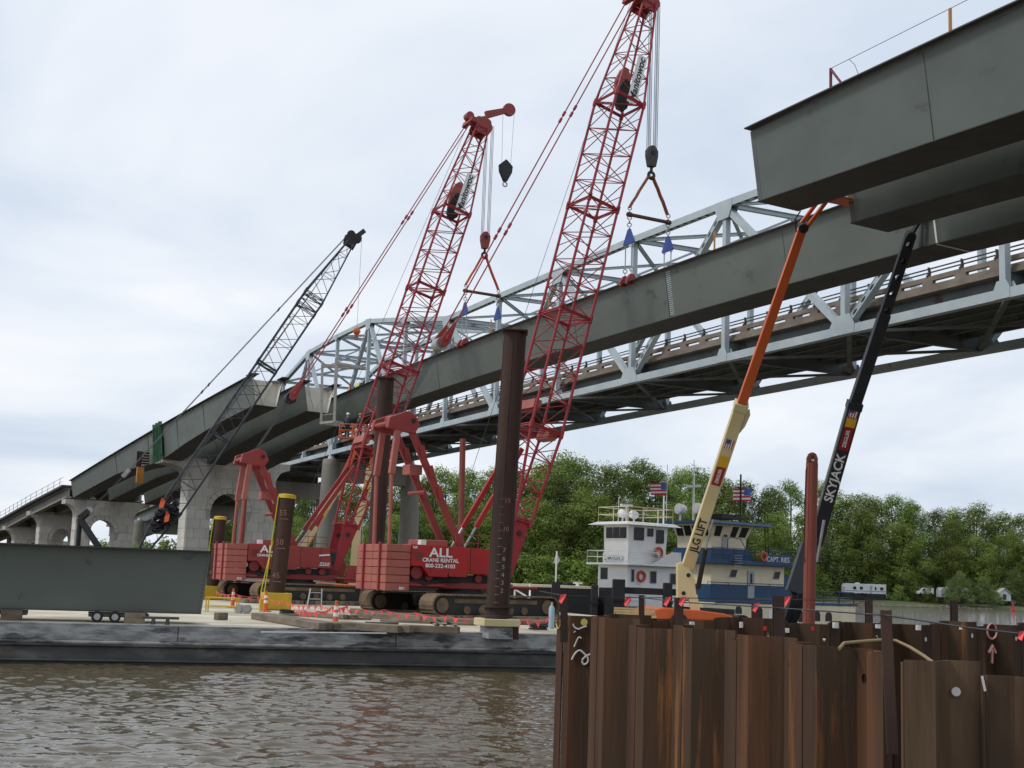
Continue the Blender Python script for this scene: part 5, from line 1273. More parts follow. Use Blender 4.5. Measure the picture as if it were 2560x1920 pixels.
for k in (-2.3, 2.3):
    mb = MB(); mb.box(hc.x - 3.2, hc.x + 3.6, hc.y + k - .5, hc.y + k + .5, 1.37, 2.2); mb.build('crawler', M['track'], kc, bevel=.2)
mb = MB(); mb.box(hc.x - 1.5, hc.x + 1.5, hc.y - 2, hc.y + 2, 1.7, 2.4); mb.build('carbody', M['black'], kc)
mb = MB(); tl = cf + cax * (cl + .75) + V((.45, 0, 0)); bl = at(887, 818, tl.y); bl = V((tl.x, tl.y, bl.z)); mb.tube(tl, bl, .014, n=5); mb.build('whip_line', M['cable'], kc)
mb = MB(); mb.lathe(bl - UP * .35, [(-.33, .05), (-.25, .22), (0, .34), (.25, .22), (.33, .08)], 14); mb.build('headache_ball', M['orange'], kc, smooth=60)
mb = MB(); mb.torus(bl - UP * .95, V((0, 1, 0)), .14, .05, 12, 6); mb.tube(bl - UP * .65, bl - UP * .85, .06, n=6); mb.build('hook', M['pile_red'], kc)
b2 = thing('deck_barge', 'low dark barge under the dark lattice crane, behind the girder on the near barge', 'barge', (hc.x, hc.y, 0))
mb = MB(); mb.box(hc.x - 22, hc.x + 14, hc.y - 6, hc.y + 9, -.6, 1.36); mb.build('hull', M['hull_low'], b2)
# black tarpaulin bundle lashed on the lower boom
tp0 = at(412, 1290, 106.2); mb = MB(); r_ = random.Random(4)
prof = [(-1.9 + k * .19, .06 + .62 * math.sin(math.pi * (k + .3) / 20.6) ** .6 * (1 + .3 * math.sin(k * 2.1))) for k in range(21)]
vs_ = []; fs_ = []; n_ = 26
for j, (z, rr_) in enumerate(prof):
    for i in range(n_):
        a = 2 * math.pi * i / n_; q = rr_ * r_.uniform(.7, 1.25); vs_.append(tp0 + cax * z * .8 + V((math.cos(a) * q * .95, math.sin(a) * q * .6, -.35 * math.cos(a) * q)))
for j in range(len(prof) - 1):
    for i in range(n_): fs_.append((j * n_ + i, j * n_ + (i + 1) % n_, (j + 1) * n_ + (i + 1) % n_, (j + 1) * n_ + i))
mb.add(vs_, fs_); tb_ = tag(mb.build('tarpaulin_bundle', glass('black_plastic', (.012, .012, .014))), 'black plastic bundle with orange rags on the lower boom of the dark crane', 'tarpaulin')
for k, (px, py) in enumerate(((404, 1243), (416, 1278))):
    c_ = at(px, py, 105.2); mb = MB(); mb.add([c_, c_ + V((.3, 0, -.25)), c_ + V((.25, -.1, -.8)), c_ + V((-.12, -.05, -.9)), c_ + V((-.1, .06, -.4))], [(0, 1, 2, 3, 4)]); mb.build('orange_rag', M['sling_orange'], tb_)

# ------------------------------------------------------------------ boom lifts
def lift_boom(t, name, p, q, w, h, m, up=V((0, 0, 1)), w2=None, h2=None):
    mb = MB(); mb.beam(p, q, w, h, up, w2, h2); return mb.build(name, m, t, bevel=.015)
def chassis(t, c, ax, body, wheel_r=.55, dz=0.0):
    """four wheeled undercarriage with turntable and rear cover, c on the deck, ax forward"""
    ay = V((-ax.y, ax.x, 0)); T = Matrix(((ax.x, ay.x, 0, c.x), (ax.y, ay.y, 0, c.y), (0, 0, 1, c.z), (0, 0, 0, 1)))
    mb = MB(T); mb.box(-1.9, 1.9, -.7, .7, .35, .8); mb.build('undercarriage', M['dark_rail'], t, bevel=.03)
    for x in (-1.6, 1.6):
        for y in (-1.1, 1.1):
            mb = MB(T); mb.tube((x, y - .22, wheel_r), (x, y + .22, wheel_r), wheel_r, n=18); w = mb.build('wheel', M['rubber'], t, smooth=40)
            mb = MB(T); mb.tube((x, y - .24, wheel_r), (x, y + .24, wheel_r), wheel_r * .5, n=12); mb.build('rim', M['steel'], w)
    mb = MB(T); mb.prism([(-2.9, .85), (1.2, .85), (1.2, 1.05), (.7, 1.18), (-.6, 1.3), (-2.3, 1.38), (-2.9, 1.25)], (0, -1.2, dz), (1, 0, 0), (0, 0, 1), (0, 2.4, 0)); mb.build('turntable_cover', body, t, bevel=.06)
    return T
def basket(t, c, ax, m, w=2.0, d=.9, h=1.05):
    ay = V((-ax.y, ax.x, 0))
    mb = MB(); mb.beam(c - ax * w / 2, c + ax * w / 2, d, .08); mb.build('basket_floor', m, t)
    for z in (.55, h):
        for k in (-1, 1):
            mb = MB(); mb.tube(c - ax * w / 2 + ay * d / 2 * k + UP * z, c + ax * w / 2 + ay * d / 2 * k + UP * z, .035, n=6); mb.build('basket_rail', m, t)
            mb = MB(); mb.tube(c + ax * w / 2 * k - ay * d / 2 + UP * z, c + ax * w / 2 * k + ay * d / 2 + UP * z, .035, n=6); mb.build('basket_rail', m, t)
    for i in (-1, 0, 1):
        for k in (-1, 1):
            mb = MB(); b_ = c + ax * w / 2 * i + ay * d / 2 * k; mb.tube(b_, b_ + UP * h, .035, n=6); mb.build('basket_post', m, t)
def decal_frame(p, q, w):
    """axis along the boom and the camera-facing normal of its broad side"""
    d = (q - p).normalized(); n = V((0, -1, 0)); n = (n - d * n.dot(d)).normalized(); return d, n
def flag_decal(t, c, d, n, L, W):
    side = n.cross(d)
    mb = MB(); mb.beam(c - d * L / 2, c + d * L / 2, W, .012, up=n); o = mb.build('flag_decal', M['white_paint'], t)
    for k in range(4):
        mb = MB(); a = c + n * .009 - side * (W / 2 - W * (k * 2 + .5) / 7.0); mb.beam(a - d * L / 2, a + d * L / 2, W / 14 * 1.5, .008, up=n); mb.build('flag_stripe', M['crane_red_bright'], o)
    mb = MB(); a = c + n * .016 + d * L * .27 + side * W * .22; mb.beam(a - d * L * .22, a + d * L * .22, W * .52, .008, up=n); mb.build('flag_canton', M['blue_plate'], o)
M['decal_red'] = flat('decal_red', (.33, .02, .03), .5); M['decal_yellow'] = flat('decal_yellow', (.72, .42, .02), .5)
# cream and orange lift, near
def Yl(k): return 63 - 12 * k
lp = [at(1724, 1402, 63), at(1853, 1012, 58.2), at(2008, 566, 52.2)]
jl = thing('boom_lift', 'cream and orange telescopic boom lift reaching up under the nearest girders', 'boom lift', V((at(1700, 1545, 63).x, 63, DZ)), 'boom lifts')
UPB = V((0, -1, 0.0)); d_, n_ = decal_frame(lp[0], lp[1], .5)
lift_boom(jl, 'boom_base_section', lp[0] - d_ * .3, lp[1], .56, .52, M['cream'], n_)
lift_boom(jl, 'boom_collar', lp[1] - d_ * .25, lp[1] + d_ * .12, .62, .60, M['cream'], n_)
mb = MB(); c_ = lp[1] + n_.cross(d_) * -.3; mb.prism([(-1.3, 0), (-.2, 0), (-.1, .12), (-.3, .2), (-.9, .14)], c_, d_, n_.cross(d_) * -1, n_ * .2); mb.build('boom_bracket', M['cream'], jl)
lift_boom(jl, 'boom_fly_section', lp[1], lp[2], .42, .4, M['orange'], n_, .34, .34)
je = at(2058, 500, 51.4)
for k in (-.13, .13):
    lift_boom(jl, 'jib_bar', lp[2] + n_ * k + V((k, 0, 0)), je + n_ * k + V((k, 0, 0)), .14, .2, M['orange'], n_)
mb = MB(); mb.tube(lp[2] - n_ * .3, lp[2] + n_ * .3, .2, n=12); mb.build('jib_joint', M['black'], jl)
mb = MB(); s_ = n_.cross(d_) * -1; mb.path([lp[2] - d_ * .3 + s_ * -.2, lp[2] + s_ * -.4 + d_ * .2, lp[2] + d_ * .6 - s_ * .3], .03, 6); mb.build('hose', M['black'], jl)
basket(jl, je + V((.5, -.1, .1)) - UP * .1, GV, M['orange'], 2.2, .8, .9)
side = n_.cross(d_)
tw_ = [(1693, 1409), (1712, 1403), (1741, 1408), (1725, 1421), (1737, 1450), (1741, 1487), (1718, 1499), (1694, 1498)]
mb = MB(); pts = [at(x, y, 62.9) for x, y in tw_]; mb.add(pts + [p + V((0, .55, 0)) for p in pts], [tuple(range(8)), tuple(range(15, 7, -1))] + [(i, (i + 1) % 8, 8 + (i + 1) % 8, 8 + i) for i in range(8)]); tw = mb.build('tower', M['cream'], jl, bevel=.02)
for x, y in ((1721, 1438), (1709, 1483)):
    mb = MB(); c_ = at(x, y, 62.88); mb.tube(c_, c_ + V((0, .1, 0)), .1, n=12); mb.build('tower_hole', M['black'], tw)
lift_boom(jl, 'tower_leg', at(1731, 1488, 63.1), at(1740, 1536, 63.1), .42, .4, M['cream'], UPB)
mb = MB(); mb.tube(at(1745, 1470, 63), at(1764, 1372, 61.8), .12, n=10); mb.build('lift_cylinder', M['black'], jl)
mb = MB(); mb.tube(at(1764, 1372, 61.8), at(1783, 1300, 61.1), .05, n=8); mb.build('cylinder_rod', M['steel'], jl)
chassis(jl, V((at(1700, 1545, 63).x + .95, 63.2, DZ)), V((.96, .28, 0)).normalized(), M['orange'], .42, -.3)
c_ = lp[0].lerp(lp[1], .19) + n_ * .27; text_mesh('boom_lettering', 'JLG LIFT', .52, M['black'], jl, c_, d_, n_.cross(d_), .004, True, 1.0)
c_ = lp[0].lerp(lp[1], .575) + n_ * .268; mb = MB(); mb.beam(c_ - d_ * .5, c_ + d_ * .5, .42, .012, up=n_); mb.build('dealer_decal', M['decal_red'], jl); text_mesh('boom_lettering', 'ZIEGLER', .2, M['white_paint'], jl, c_ + n_ * .012, d_, n_.cross(d_), .003, True)
c_ = lp[0].lerp(lp[1], .665) + n_ * .268; mb = MB(); mb.beam(c_ - d_ * .3, c_ + d_ * .3, .42, .012, up=n_); mb.build('rental_decal', M['decal_yellow'], jl)
flag_decal(jl, lp[0].lerp(lp[1], .775) + n_ * .268, d_, n_, .5, .36)
# dark lift
sk = thing('boom_lift', 'dark charcoal telescopic boom lift rising behind the red spud', 'boom lift', V((at(1985, 1545, 60).x, 60, .52)), 'boom lifts')
sp_ = [at(2052, 1308, 60), at(2136, 1013, 57.6), at(2276, 590, 54.2)]
d_, n_ = decal_frame(sp_[0], sp_[1], .5)
lift_boom(sk, 'boom_base_section', sp_[0] - d_ * 1.0, sp_[1], .60, .5, M['navy'], n_)
lift_boom(sk, 'boom_collar', sp_[1] - d_ * .2, sp_[1] + d_ * .15, .66, .56, M['navy'], n_)
lift_boom(sk, 'boom_fly_section', sp_[1], sp_[1].lerp(sp_[2], .55), .5, .44, M['navy'], n_)
# perforated tip section
mb = MB(); a_, b_ = sp_[1].lerp(sp_[2], .53), sp_[2]
for k in (-1, 1): perf(mb, a_ + n_ * (.17 * k), b_ + n_ * (.17 * k), .40, n_, hole=.2, pitch=.62)
sd_ = n_.cross(d_)
for k in (-1, 1): mb.beam(a_ + sd_ * .2 * k, b_ + sd_ * .2 * k, .03, .34, up=n_)
mb.build('perforated_section', M['navy'], sk)
je = at(2308, 548, 53.9)
for k in (-.12, .12): lift_boom(sk, 'jib_bar', sp_[2] + n_ * k, je + n_ * k + V((0, 0, .2)), .12, .16, M['black'], n_)
mb = MB(); mb.tube(sp_[2] - n_ * .25, sp_[2] + n_ * .25, .2, n=12); mb.build('jib_joint', M['black'], sk)
basket(sk, je + V((.6, .3, .35)), GV, M['black'], 2.0, .8, .8)
tw_ = [(1968, 1475), (2007, 1355), (2030, 1340), (2044, 1345), (2022, 1480), (2000, 1486)]
mb = MB(); pts = [at(x, y, 59.7) for x, y in tw_]; n6 = len(pts); mb.add(pts + [p + V((0, .5, 0)) for p in pts], [tuple(range(n6)), tuple(range(2 * n6 - 1, n6 - 1, -1))] + [(i, (i + 1) % n6, n6 + (i + 1) % n6, n6 + i) for i in range(n6)]); mb.build('tower', M['navy'], sk, bevel=.02)
for x0_, x1_ in ((1985, 1968), (2010, 1985)):
    mb = MB(); mb.beam(at(x0_, 1482, 60), V((at(1978, 1545, 60).x + (x1_ - 1976) * .02, 61.0, 1.7)), .25, .3); mb.build('tower_leg', M['navy'], sk)
mb = MB(); mb.tube(at(2042, 1405, 59.6), at(2060, 1300, 59.2), .06, n=8); mb.build('lift_cylinder', M['steel'], sk)
mb = MB(); e_ = sd_ * .3; mb.tube(sp_[0] + e_, sp_[1] + e_, .035, n=6); mb.build('edge_tube', M['steel'], sk)
chassis(sk, V((at(1985, 1545, 60).x + 1.6, 61.3, .52)), V((.9, .43, 0)).normalized(), M['navy'])
c_ = sp_[0].lerp(sp_[1], .40) + n_ * .26; text_mesh('boom_lettering', 'SKYJACK', .55, M['white_paint'], sk, c_, d_, n_.cross(d_), .004, True, 1.05, shear=.12)
c_ = sp_[0].lerp(sp_[1], .735) + n_ * .256; mb = MB(); mb.beam(c_ - d_ * .55, c_ + d_ * .55, .44, .012, up=n_); mb.build('dealer_decal', M['decal_red'], sk); text_mesh('boom_lettering', 'ZIEGLER', .22, M['white_paint'], sk, c_ + n_ * .012, d_, n_.cross(d_), .003, True)
c_ = sp_[0].lerp(sp_[1], .845) + n_ * .256; mb = MB(); mb.beam(c_ - d_ * .38, c_ + d_ * .38, .44, .012, up=n_); mb.build('rental_decal', M['decal_yellow'], sk)
flag_decal(sk, sp_[0].lerp(sp_[1], .945) + n_ * .256, d_, n_, .5, .4)
# two lifts far back beside the cranes
for lab, q, Y, bk in (('distant cream and orange boom lift left of the old concrete column, basket raised', [(742, 1398), (843, 1222), (893, 1115)], 96, True), ('distant cream and orange boom lift behind the rear crane boom', [(893, 1318), (928, 1172), (945, 1090)], 100, False)):
    w_ = [at(x, y, Y) for x, y in q]; t = thing('boom_lift', lab, 'boom lift', V((w_[0].x, Y, DZ)), 'boom lifts')
    d_, n_ = decal_frame(w_[0], w_[1], .5)
    base_ = w_[0] - d_ * .6
    lift_boom(t, 'boom_base_section', base_, w_[1], .52, .5, M['cream'], n_); lift_boom(t, 'boom_collar', w_[1] - d_ * .4, w_[1], .66, .6, M['cream'], n_)
    lift_boom(t, 'boom_fly_section', w_[1], w_[2], .42, .4, M['orange'], n_, .34, .34)
    mb = MB(); mb.beam(V((base_.x, Y, DZ + 1)), base_ + d_ * .8, .6, .7, up=n_); mb.build('tower', M['cream'], t)
    mb = MB(); mb.tube(V((base_.x + .8, Y - .1, DZ + 1.4)), w_[0].lerp(w_[1], .3), .06, n=6); mb.build('lift_cylinder', M['steel'], t)
    chassis(t, V((base_.x, Y, DZ)), V((1, 0, 0)), M['orange'])
    c_ = w_[0].lerp(w_[1], .55) + n_ * .26
    mb = MB(); mb.beam(c_ - d_ * .45, c_ + d_ * .45, .38, .012, up=n_); mb.build('dealer_decal', M['decal_red'], t)
    mb = MB(); c_ = w_[0].lerp(w_[1], .68) + n_ * .26; mb.beam(c_ - d_ * .3, c_ + d_ * .3, .38, .012, up=n_); mb.build('rental_decal', M['decal_yellow'], t)
    if bk:
        bc = at(882, 1096, Y + .5); lift_boom(t, 'jib_bar', w_[2], bc + V((0, 0, .2)), .2, .2, M['orange'], n_); basket(t, bc, V((1, 0, 0)), M['orange'], 1.9, .9, 1.0); far_basket = bc

lb = thing('work_float', 'low work float carrying the dark charcoal lift behind the cofferdam', 'barge', B(40, 10, 0))
mb = MB(); mb.hexa([B(34.4, .5, -.5), B(47, .5, -.5), B(47, 30, -.5), B(34.4, 30, -.5)], [B(34.4, .5, .5), B(47, .5, .5), B(47, 30, .5), B(34.4, 30, .5)]); mb.build('hull', M['hull_low'], lb)
# ------------------------------------------------------------------ people
def person(label, pos, face, pose, shirt, vest, hat, scale=1.0):
    """one continuous skinned body facing angle 'face' (0 = +X); pose 'stand' or 'crouch'"""
    t = thing('person', label, 'person', pos)
    if pose == 'stand':
        J = [(0, 0, .92), (0, 0, 1.15), (.02, 0, 1.38), (.02, 0, 1.5), (.04, 0, 1.64), (.05, 0, 1.74),
             (.02, .19, 1.40), (.02, .24, 1.14), (.14, .22, .92), (.02, -.19, 1.40), (.0, -.25, 1.14), (.1, -.23, .9),
             (0, .1, .88), (.03, .11, .48), (0, .12, .07), (.13, .13, .04), (0, -.1, .88), (.01, -.11, .48), (-.03, -.12, .07), (.1, -.13, .04)]
    else:
        J = [(-.1, 0, .55), (.02, 0, .75), (.16, 0, .95), (.22, 0, 1.05), (.3, 0, 1.16), (.33, 0, 1.25),
             (.16, .19, .95), (.28, .22, .72), (.48, .16, .6), (.16, -.19, .95), (.28, -.24, .72), (.48, -.16, .58),
             (-.1, .12, .52), (.3, .14, .5), (.08, .14, .07), (.22, .15, .04), (-.1, -.12, .52), (.26, -.16, .3), (-.05, -.14, .07), (.08, -.15, .04)]
    E_ = [(0, 1), (1, 2), (2, 3), (3, 4), (4, 5), (2, 6), (6, 7), (7, 8), (2, 9), (9, 10), (10, 11), (0, 12), (12, 13), (13, 14), (14, 15), (0, 16), (16, 17), (17, 18), (18, 19)]
    rad = [.15, .14, .15, .06, .095, .08, .075, .055, .045, .075, .055, .045, .1, .075, .055, .045, .1, .075, .055, .045]
    me = bpy.data.meshes.new('body'); me.from_pydata(J, E_, []); o = bpy.data.objects.new('body', me); col.objects.link(o)
    sk_ = o.modifiers.new('skin', 'SKIN'); ss = o.modifiers.new('sub', 'SUBSURF'); ss.levels = ss.render_levels = 1
    for i, v in enumerate(me.skin_vertices[0].data): v.radius = (rad[i], rad[i] * (1.25 if i in (0, 1, 2) else 1)); v.use_root = i == 0
    me.materials.append(shirt)
    Tm = Matrix.Translation(pos) @ Matrix.Rotation(face, 4, 'Z') @ Matrix.Scale(scale, 4)
    o.parent = t; o.matrix_parent_inverse = t.matrix_basis.inverted(); o.matrix_basis = Tm
    dg = bpy.context.evaluated_depsgraph_get(); me2 = bpy.data.meshes.new_from_object(o.evaluated_get(dg)); o.modifiers.clear(); o.data = me2
    me2.materials.clear(); me2.materials.append(shirt); me2.materials.append(M['skin'])
    hd = V(J[4])
    for p in me2.polygons:
        if p.center.z > J[3][2] + .03 or any((V(p.center) - V(J[k])).length < .1 for k in (8, 11)): p.material_index = 1
        p.use_smooth = True
    def child(mb, name, m): 
        q = mb.build(name, m); q.parent = t; q.matrix_parent_inverse = t.matrix_basis.inverted(); q.matrix_basis = Tm; q.data.polygons.foreach_set('use_smooth', [True] * len(q.data.polygons)); return q
    a, b = V(J[0]) + UP * .05, V(J[2]) + (V(J[2]) - V(J[1])) * .25
    mb = MB(); mb.lathe(a, [(0, .2), (.12, .205), ((b - a).length * .75, .215), ((b - a).length, .12)], 14, b - a); child(mb, 'safety_vest', vest)
    mb = MB(); mb.lathe(V(J[5]) - UP * .03, [(0, .15), (.02, .135), (.08, .115), (.13, .06), (.145, .01)], 14); child(mb, 'hard_hat', hat)
    return t
M['skin'] = flat('skin', (.42, .24, .17), .6); M['jeans'] = flat('dark_work_clothes', (.035, .045, .075), .9)
M['vest_o'] = flat('orange_yellow_vest', (.75, .33, .03), .8); M['vest_g'] = flat('lime_vest', (.5, .65, .04), .8); M['hat_o'] = flat('orange_hard_hat', (.6, .12, .02), .4); M['hat_w'] = flat('white_hard_hat', (.75, .75, .72), .4)
def on_girder(px, line, off, dz):
    st = min((k / 10 for k in range(500, 1000)), key=lambda s: abs((lambda p: 1280 + FPX * p.dot(_r) / p.dot(_f) - px)(G(s, line * GS + off) - V((0, 0, EYE)))))
    return G(st, line * GS + off, dz)
person('standing worker in orange vest on the far tub girder', on_girder(875, 2, .9, -.55), R(200), 'stand', M['jeans'], M['vest_o'], M['hat_o'])
person('crouching worker in lime vest on the far tub girder', on_girder(893, 2, .9, -.15), R(20), 'crouch', M['jeans'], M['vest_g'], M['hat_w'])
person('worker in dark clothes at the left of the raised lift basket', far_basket + V((-.45, 0, .05)), R(90), 'stand', M['black'], M['jeans'], M['hat_w'])
person('worker in dark clothes at the right of the raised lift basket', far_basket + V((.45, 0, .05)), R(70), 'stand', M['black'], M['black'], M['hat_o'])
# hung work platform
M['galv'] = mat('galvanised_frame', (.42, .40, .36), (.32, .30, .27), .6, scale=1.5)
wp = thing('work_platform', 'pale steel hung work platform frame beside the far tub girder', 'platform', at(850, 1062, 112))
def pb(name, a, b, w, h): 
    mb = MB(); mb.beam(a, b, w, h); mb.build(name, M['galv'], wp, bevel=.01)
q = lambda x, y, Y=112: at(x, y, Y)
pb('post', q(803, 1060), q(806, 904), .2, .2); pb('post', q(836, 1056, 110.6), q(841, 896, 110.6), .22, .22)
pb('top_beam', q(804, 914), q(914, 921, 113), .25, .3); pb('top_beam', q(840, 908, 110.6), q(914, 921, 113), .2, .25)
pb('platform_beam', q(801, 1058), q(900, 1068, 113), .2, .25); pb('platform_beam', q(836, 1054, 110.6), q(905, 1066, 112), .2, .2); pb('platform_cross', q(801, 1058), q(838, 1054, 110.6), .2, .2)
pb('guard_rail', q(805, 1038), q(838, 1034, 110.6), .06, .06)

# ------------------------------------------------------------------ towboats
M['boat_white'] = mat('boat_white_paint', (.84, .84, .83), (.77, .77, .76), .5, scale=.8, rust=(.3, .2, .12), rust_amt=.04)
M['boat_cream'] = mat('boat_cream_paint', (.74, .66, .47), (.66, .59, .42), .5, scale=.8)
M['boat_blue'] = mat('boat_blue_paint', (.008, .055, .135), (.007, .045, .11), .45, scale=.8)
M['boat_grey'] = mat('boat_grey_door', (.38, .40, .42), (.32, .34, .36), .5, scale=1)
M['wglass'] = glass('boat_window', (.018, .02, .022))
M['life_ring'] = flat('life_ring_orange', (.62, .09, .03), .6)
bow = V((-.80, -.60, 0)); port = V((.60, -.80, 0))
def boat_T(c): return Matrix(((bow.x, port.x, 0, c.x), (bow.y, port.y, 0, c.y), (0, 0, 1, 0), (0, 0, 0, 1)))
def flag(t, T, p, L, H, name='flag'):
    """cloth flag with stripes and canton, p is the hoist top in local coordinates, flying toward +x local"""
    p = V(p); wv = lambda u: .1 * math.sin(u * 5.5)
    o = None
    for k in range(7):
        mb = MB(T); vs = []; n = 10; z1 = -H * k / 7; z0 = -H * (k + 1) / 7
        for i in range(n + 1):
            u = i / n; vs += [p + V((L * u, wv(u), z0 - .14 * u * H)), p + V((L * u, wv(u), z1 - .14 * u * H))]
        mb.add(vs, [(2 * i, 2 * i + 2, 2 * i + 3, 2 * i + 1) for i in range(n)])
        st = mb.build('flag_stripe', M['flag_red'] if k % 2 == 0 else M['flag_white'], t)
    for sgn in (-1, 1):
        mb = MB(T); vs = []
        for i in range(6):
            u = .42 * i / 5; vs += [p + V((L * u, wv(u) + .012 * sgn, -.55 * H - .14 * u * H)), p + V((L * u, wv(u) + .012 * sgn, -.14 * u * H))]
        mb.add(vs, [(2 * i, 2 * i + 2, 2 * i + 3, 2 * i + 1) for i in range(5)]); mb.build('flag_canton', M['blue_plate'], t)
M['flag_red'] = flat('flag_red', (.5, .03, .04), .8); M['flag_white'] = flat('flag_white', (.72, .7, .68), .8)
def rail(t, T, pts, z, h, m, posts=1.2, r_=.03, mids=(0.5,)):
    pts = [V((x, y, z)) for x, y in pts]
    for a, b in zip(pts, pts[1:]):
        for hh in tuple(mids) + (1.0,):
            mb = MB(T); mb.tube(a + UP * h * hh, b + UP * h * hh, r_, n=5); mb.build('handrail', m, t)
        n = max(1, int((b - a).length / posts))
        for i in range(n + 1):
            c = a.lerp(b, i / n); mb = MB(T); mb.tube(c, c + UP * h, r_, n=5); mb.build('rail_post', m, t)
def win(t, T, x0, x1, z0, z1, y, m=None, rake=0.0, fr=True, name='window', fm=None):
    """window on the port side at local y"""
    mb = MB(T); mb.prism([(x0, z0), (x1, z0), (x1 + rake, z1), (x0 + rake, z1)], (0, y - .02, 0), (1, 0, 0), (0, 0, 1), (0, .035, 0)); o = mb.build(name, m or M['wglass'], t)
    if fr:
        for a, b in (((x0, z0), (x1, z0)), ((x1, z0), (x1 + rake, z1)), ((x1 + rake, z1), (x0 + rake, z1)), ((x0 + rake, z1), (x0, z0))):
            mb = MB(T); mb.beam((a[0], y + .01, a[1]), (b[0], y + .01, b[1]), .05, .06, up=V((0, 1, 0))); mb.build('window_frame', fm or M['black'], o)
def winf(t, T, y0, y1, z0, z1, x, m=None, n=1, rake=0.0, fm=None):
    for i in range(n):
        a = y0 + (y1 - y0) * i / n + .04; b = y0 + (y1 - y0) * (i + 1) / n - .04
        mb = MB(T); mb.prism([(a, z0), (b, z0), (b, z1), (a, z1)], (x - .02, 0, 0), (0, 1, 0), (rake / max(.1, z1 - z0), 0, 1), (.035, 0, 0)); mb.build('window', m or M['wglass'], t)
def ring(t, T, c, axis, nm='life_ring'):
    mb = MB(T); mb.torus(c, axis, .36, .1, 20, 8); mb.build(nm, M['life_ring'], t, smooth=60)
# --- white towboat
cW = at(1568, 1480, 103); T = boat_T(cW); k = .0312; zw = lambda y: EYE + (1457 - y) * k
tw_ = thing('towboat', 'small white towboat with roof railing, moored left of the cream lift boom', 'towboat', (cW.x, cW.y, 0), 'moored towboats')
def bp(name, m, x0, x1, y0, y1, z0, z1, bev=.02, t=None, T_=None):
    mb = MB(T_ or T); mb.box(x0, x1, y0, y1, z0, z1); return mb.build(name, m, t or tw_, bevel=bev)
bp('hull', M['boat_white'], -10.5, 2.6, -5.2, 1.2, -.6, 1.7, .1); bp('hull_band', M['black'], -10.6, 2.7, -5.3, 1.3, 1.0, 1.7, .05)
bp('lower_house', M['boat_white'], -5.4, .0, -3.5, .0, 1.7, zw(1412)); bp('upper_deck', M['boat_white'], -6.0, .6, -4.3, .75, zw(1412) + .002, zw(1407))
bp('house_base', M['boat_white'], -4.6, -.02, -3.0, -.02, zw(1407) + .002, zw(1381))
z0, z1 = zw(1381), zw(1312)
mb = MB(T); mb.hexa([(-4.05, -2.85, z0), (-.05, -2.85, z0), (-.05, -.05, z0), (-4.05, -.05, z0)], [(-4.15, -2.9, z1), (.03, -2.9, z1), (.03, 0.02, z1), (-4.15, 0.02, z1)]); mb.build('pilothouse', M['boat_white'], tw_)
mb = MB(T); mb.hexa([(-5.0, -3.8, z1), (.95, -3.8, z1), (.95, .8, z1), (-5.0, .8, z1)], [(-4.5, -3.3, z1 + .25), (.4, -3.3, z1 + .25), (.4, .4, z1 + .25), (-4.5, .4, z1 + .25)]); mb.build('roof', M['boat_white'], tw_)
winf(tw_, T, -2.62, -.2, zw(1345), zw(1318), .035, n=3)
for x0, x1, ya, yb in ((-1.55, -.6, 1348, 1318), (-2.55, -2.0, 1337, 1319), (-3.7, -2.95, 1353, 1321)): win(tw_, T, x0, x1, zw(ya), zw(yb), .03)
for x0, x1, ya, yb in ((-.55, -.05 - .2, 1452, 1422), (-2.9, -2.25, 1454, 1424), (-5.1, -4.4, 1455, 1428)): win(tw_, T, x0 - .1, x1 - .1, zw(ya), zw(yb), .02, fm=M['boat_grey'])
winf(tw_, T, -3.2, -2.3, zw(1448), zw(1419), .015)
ring(tw_, T, (-3.15, .12, zw(1377)), V((0, 1, 0))); ring(tw_, T, (-1.35, .12, zw(1438)), V((0, 1, 0)))
rail(tw_, T, [(.55, .7), (.55, -4.2), (-1.5, -4.2)], zw(1407), .95, M['boat_white'], 1.1, .028, (.5,))
rail(tw_, T, [(.55, .7), (-2.6, .7)], zw(1407), .85, M['boat_white'], 1.1, .028, (.5,))
rail(tw_, T, [(.35, .35), (.35, -3.2), (-4.4, -3.2), (-4.4, .35), (.35, .35)], z1 + .25, 1.15, M['boat_cream'], 1.2, .03, (.5,))
for k_ in (-1, 1):
    mb = MB(T); c = V((-1.2 + .6 * k_, -1.4, z1 + .9)); mb.lathe(c, [(-.35, .06), (-.3, .3), (.25, .34), (.3, .28)], 12, V((1, .4, .1))); mb.build('searchlight', M['boat_white'], tw_, smooth=50)
    mb = MB(T); mb.tube(c - UP * .65, c, .07, n=6); mb.build('light_post', M['boat_white'], tw_)
mb = MB(T); mb.beam((-1.6, -1.4, z1 + 1.6), (-.4, -1.4, z1 + 1.6), .18, .15); mb.build('radar_bar', M['boat_white'], tw_)
mb = MB(T); mb.tube((-1.0, -1.4, z1 + .25), (-1.0, -1.4, z1 + 1.55), .08, n=6); mb.build('radar_mast', M['boat_white'], tw_)
mb = MB(T); mb.tube((-3.8, -.1, z1 + .2), (-3.8, -.1, z1 + 2.5), .07, n=6); mb.tube((-4.1, -.1, z1 + 1.5), (-4.1, -.1, z1 + 3.6), .025, n=5); mb.build('flag_mast', M['boat_white'], tw_)
mb = MB(T); mb.tube((.2, -1.0, z1 + .2), (.2, -1.0, z1 + 2.1), .025, n=5); mb.tube((.2, -1.0, z1 + 2.1), (.05, -1.0, z1 + 2.15), .05, n=5); mb.build('whip_aerial', M['boat_white'], tw_)
flag(tw_, T, (-4.1, -.1, z1 + 3.55), 1.7, .95)
mb = MB(T); mb.box(.02, .06, -2.7, -.55, zw(1401), zw(1388)); sg = mb.build('name_board', M['white_paint'], tw_)
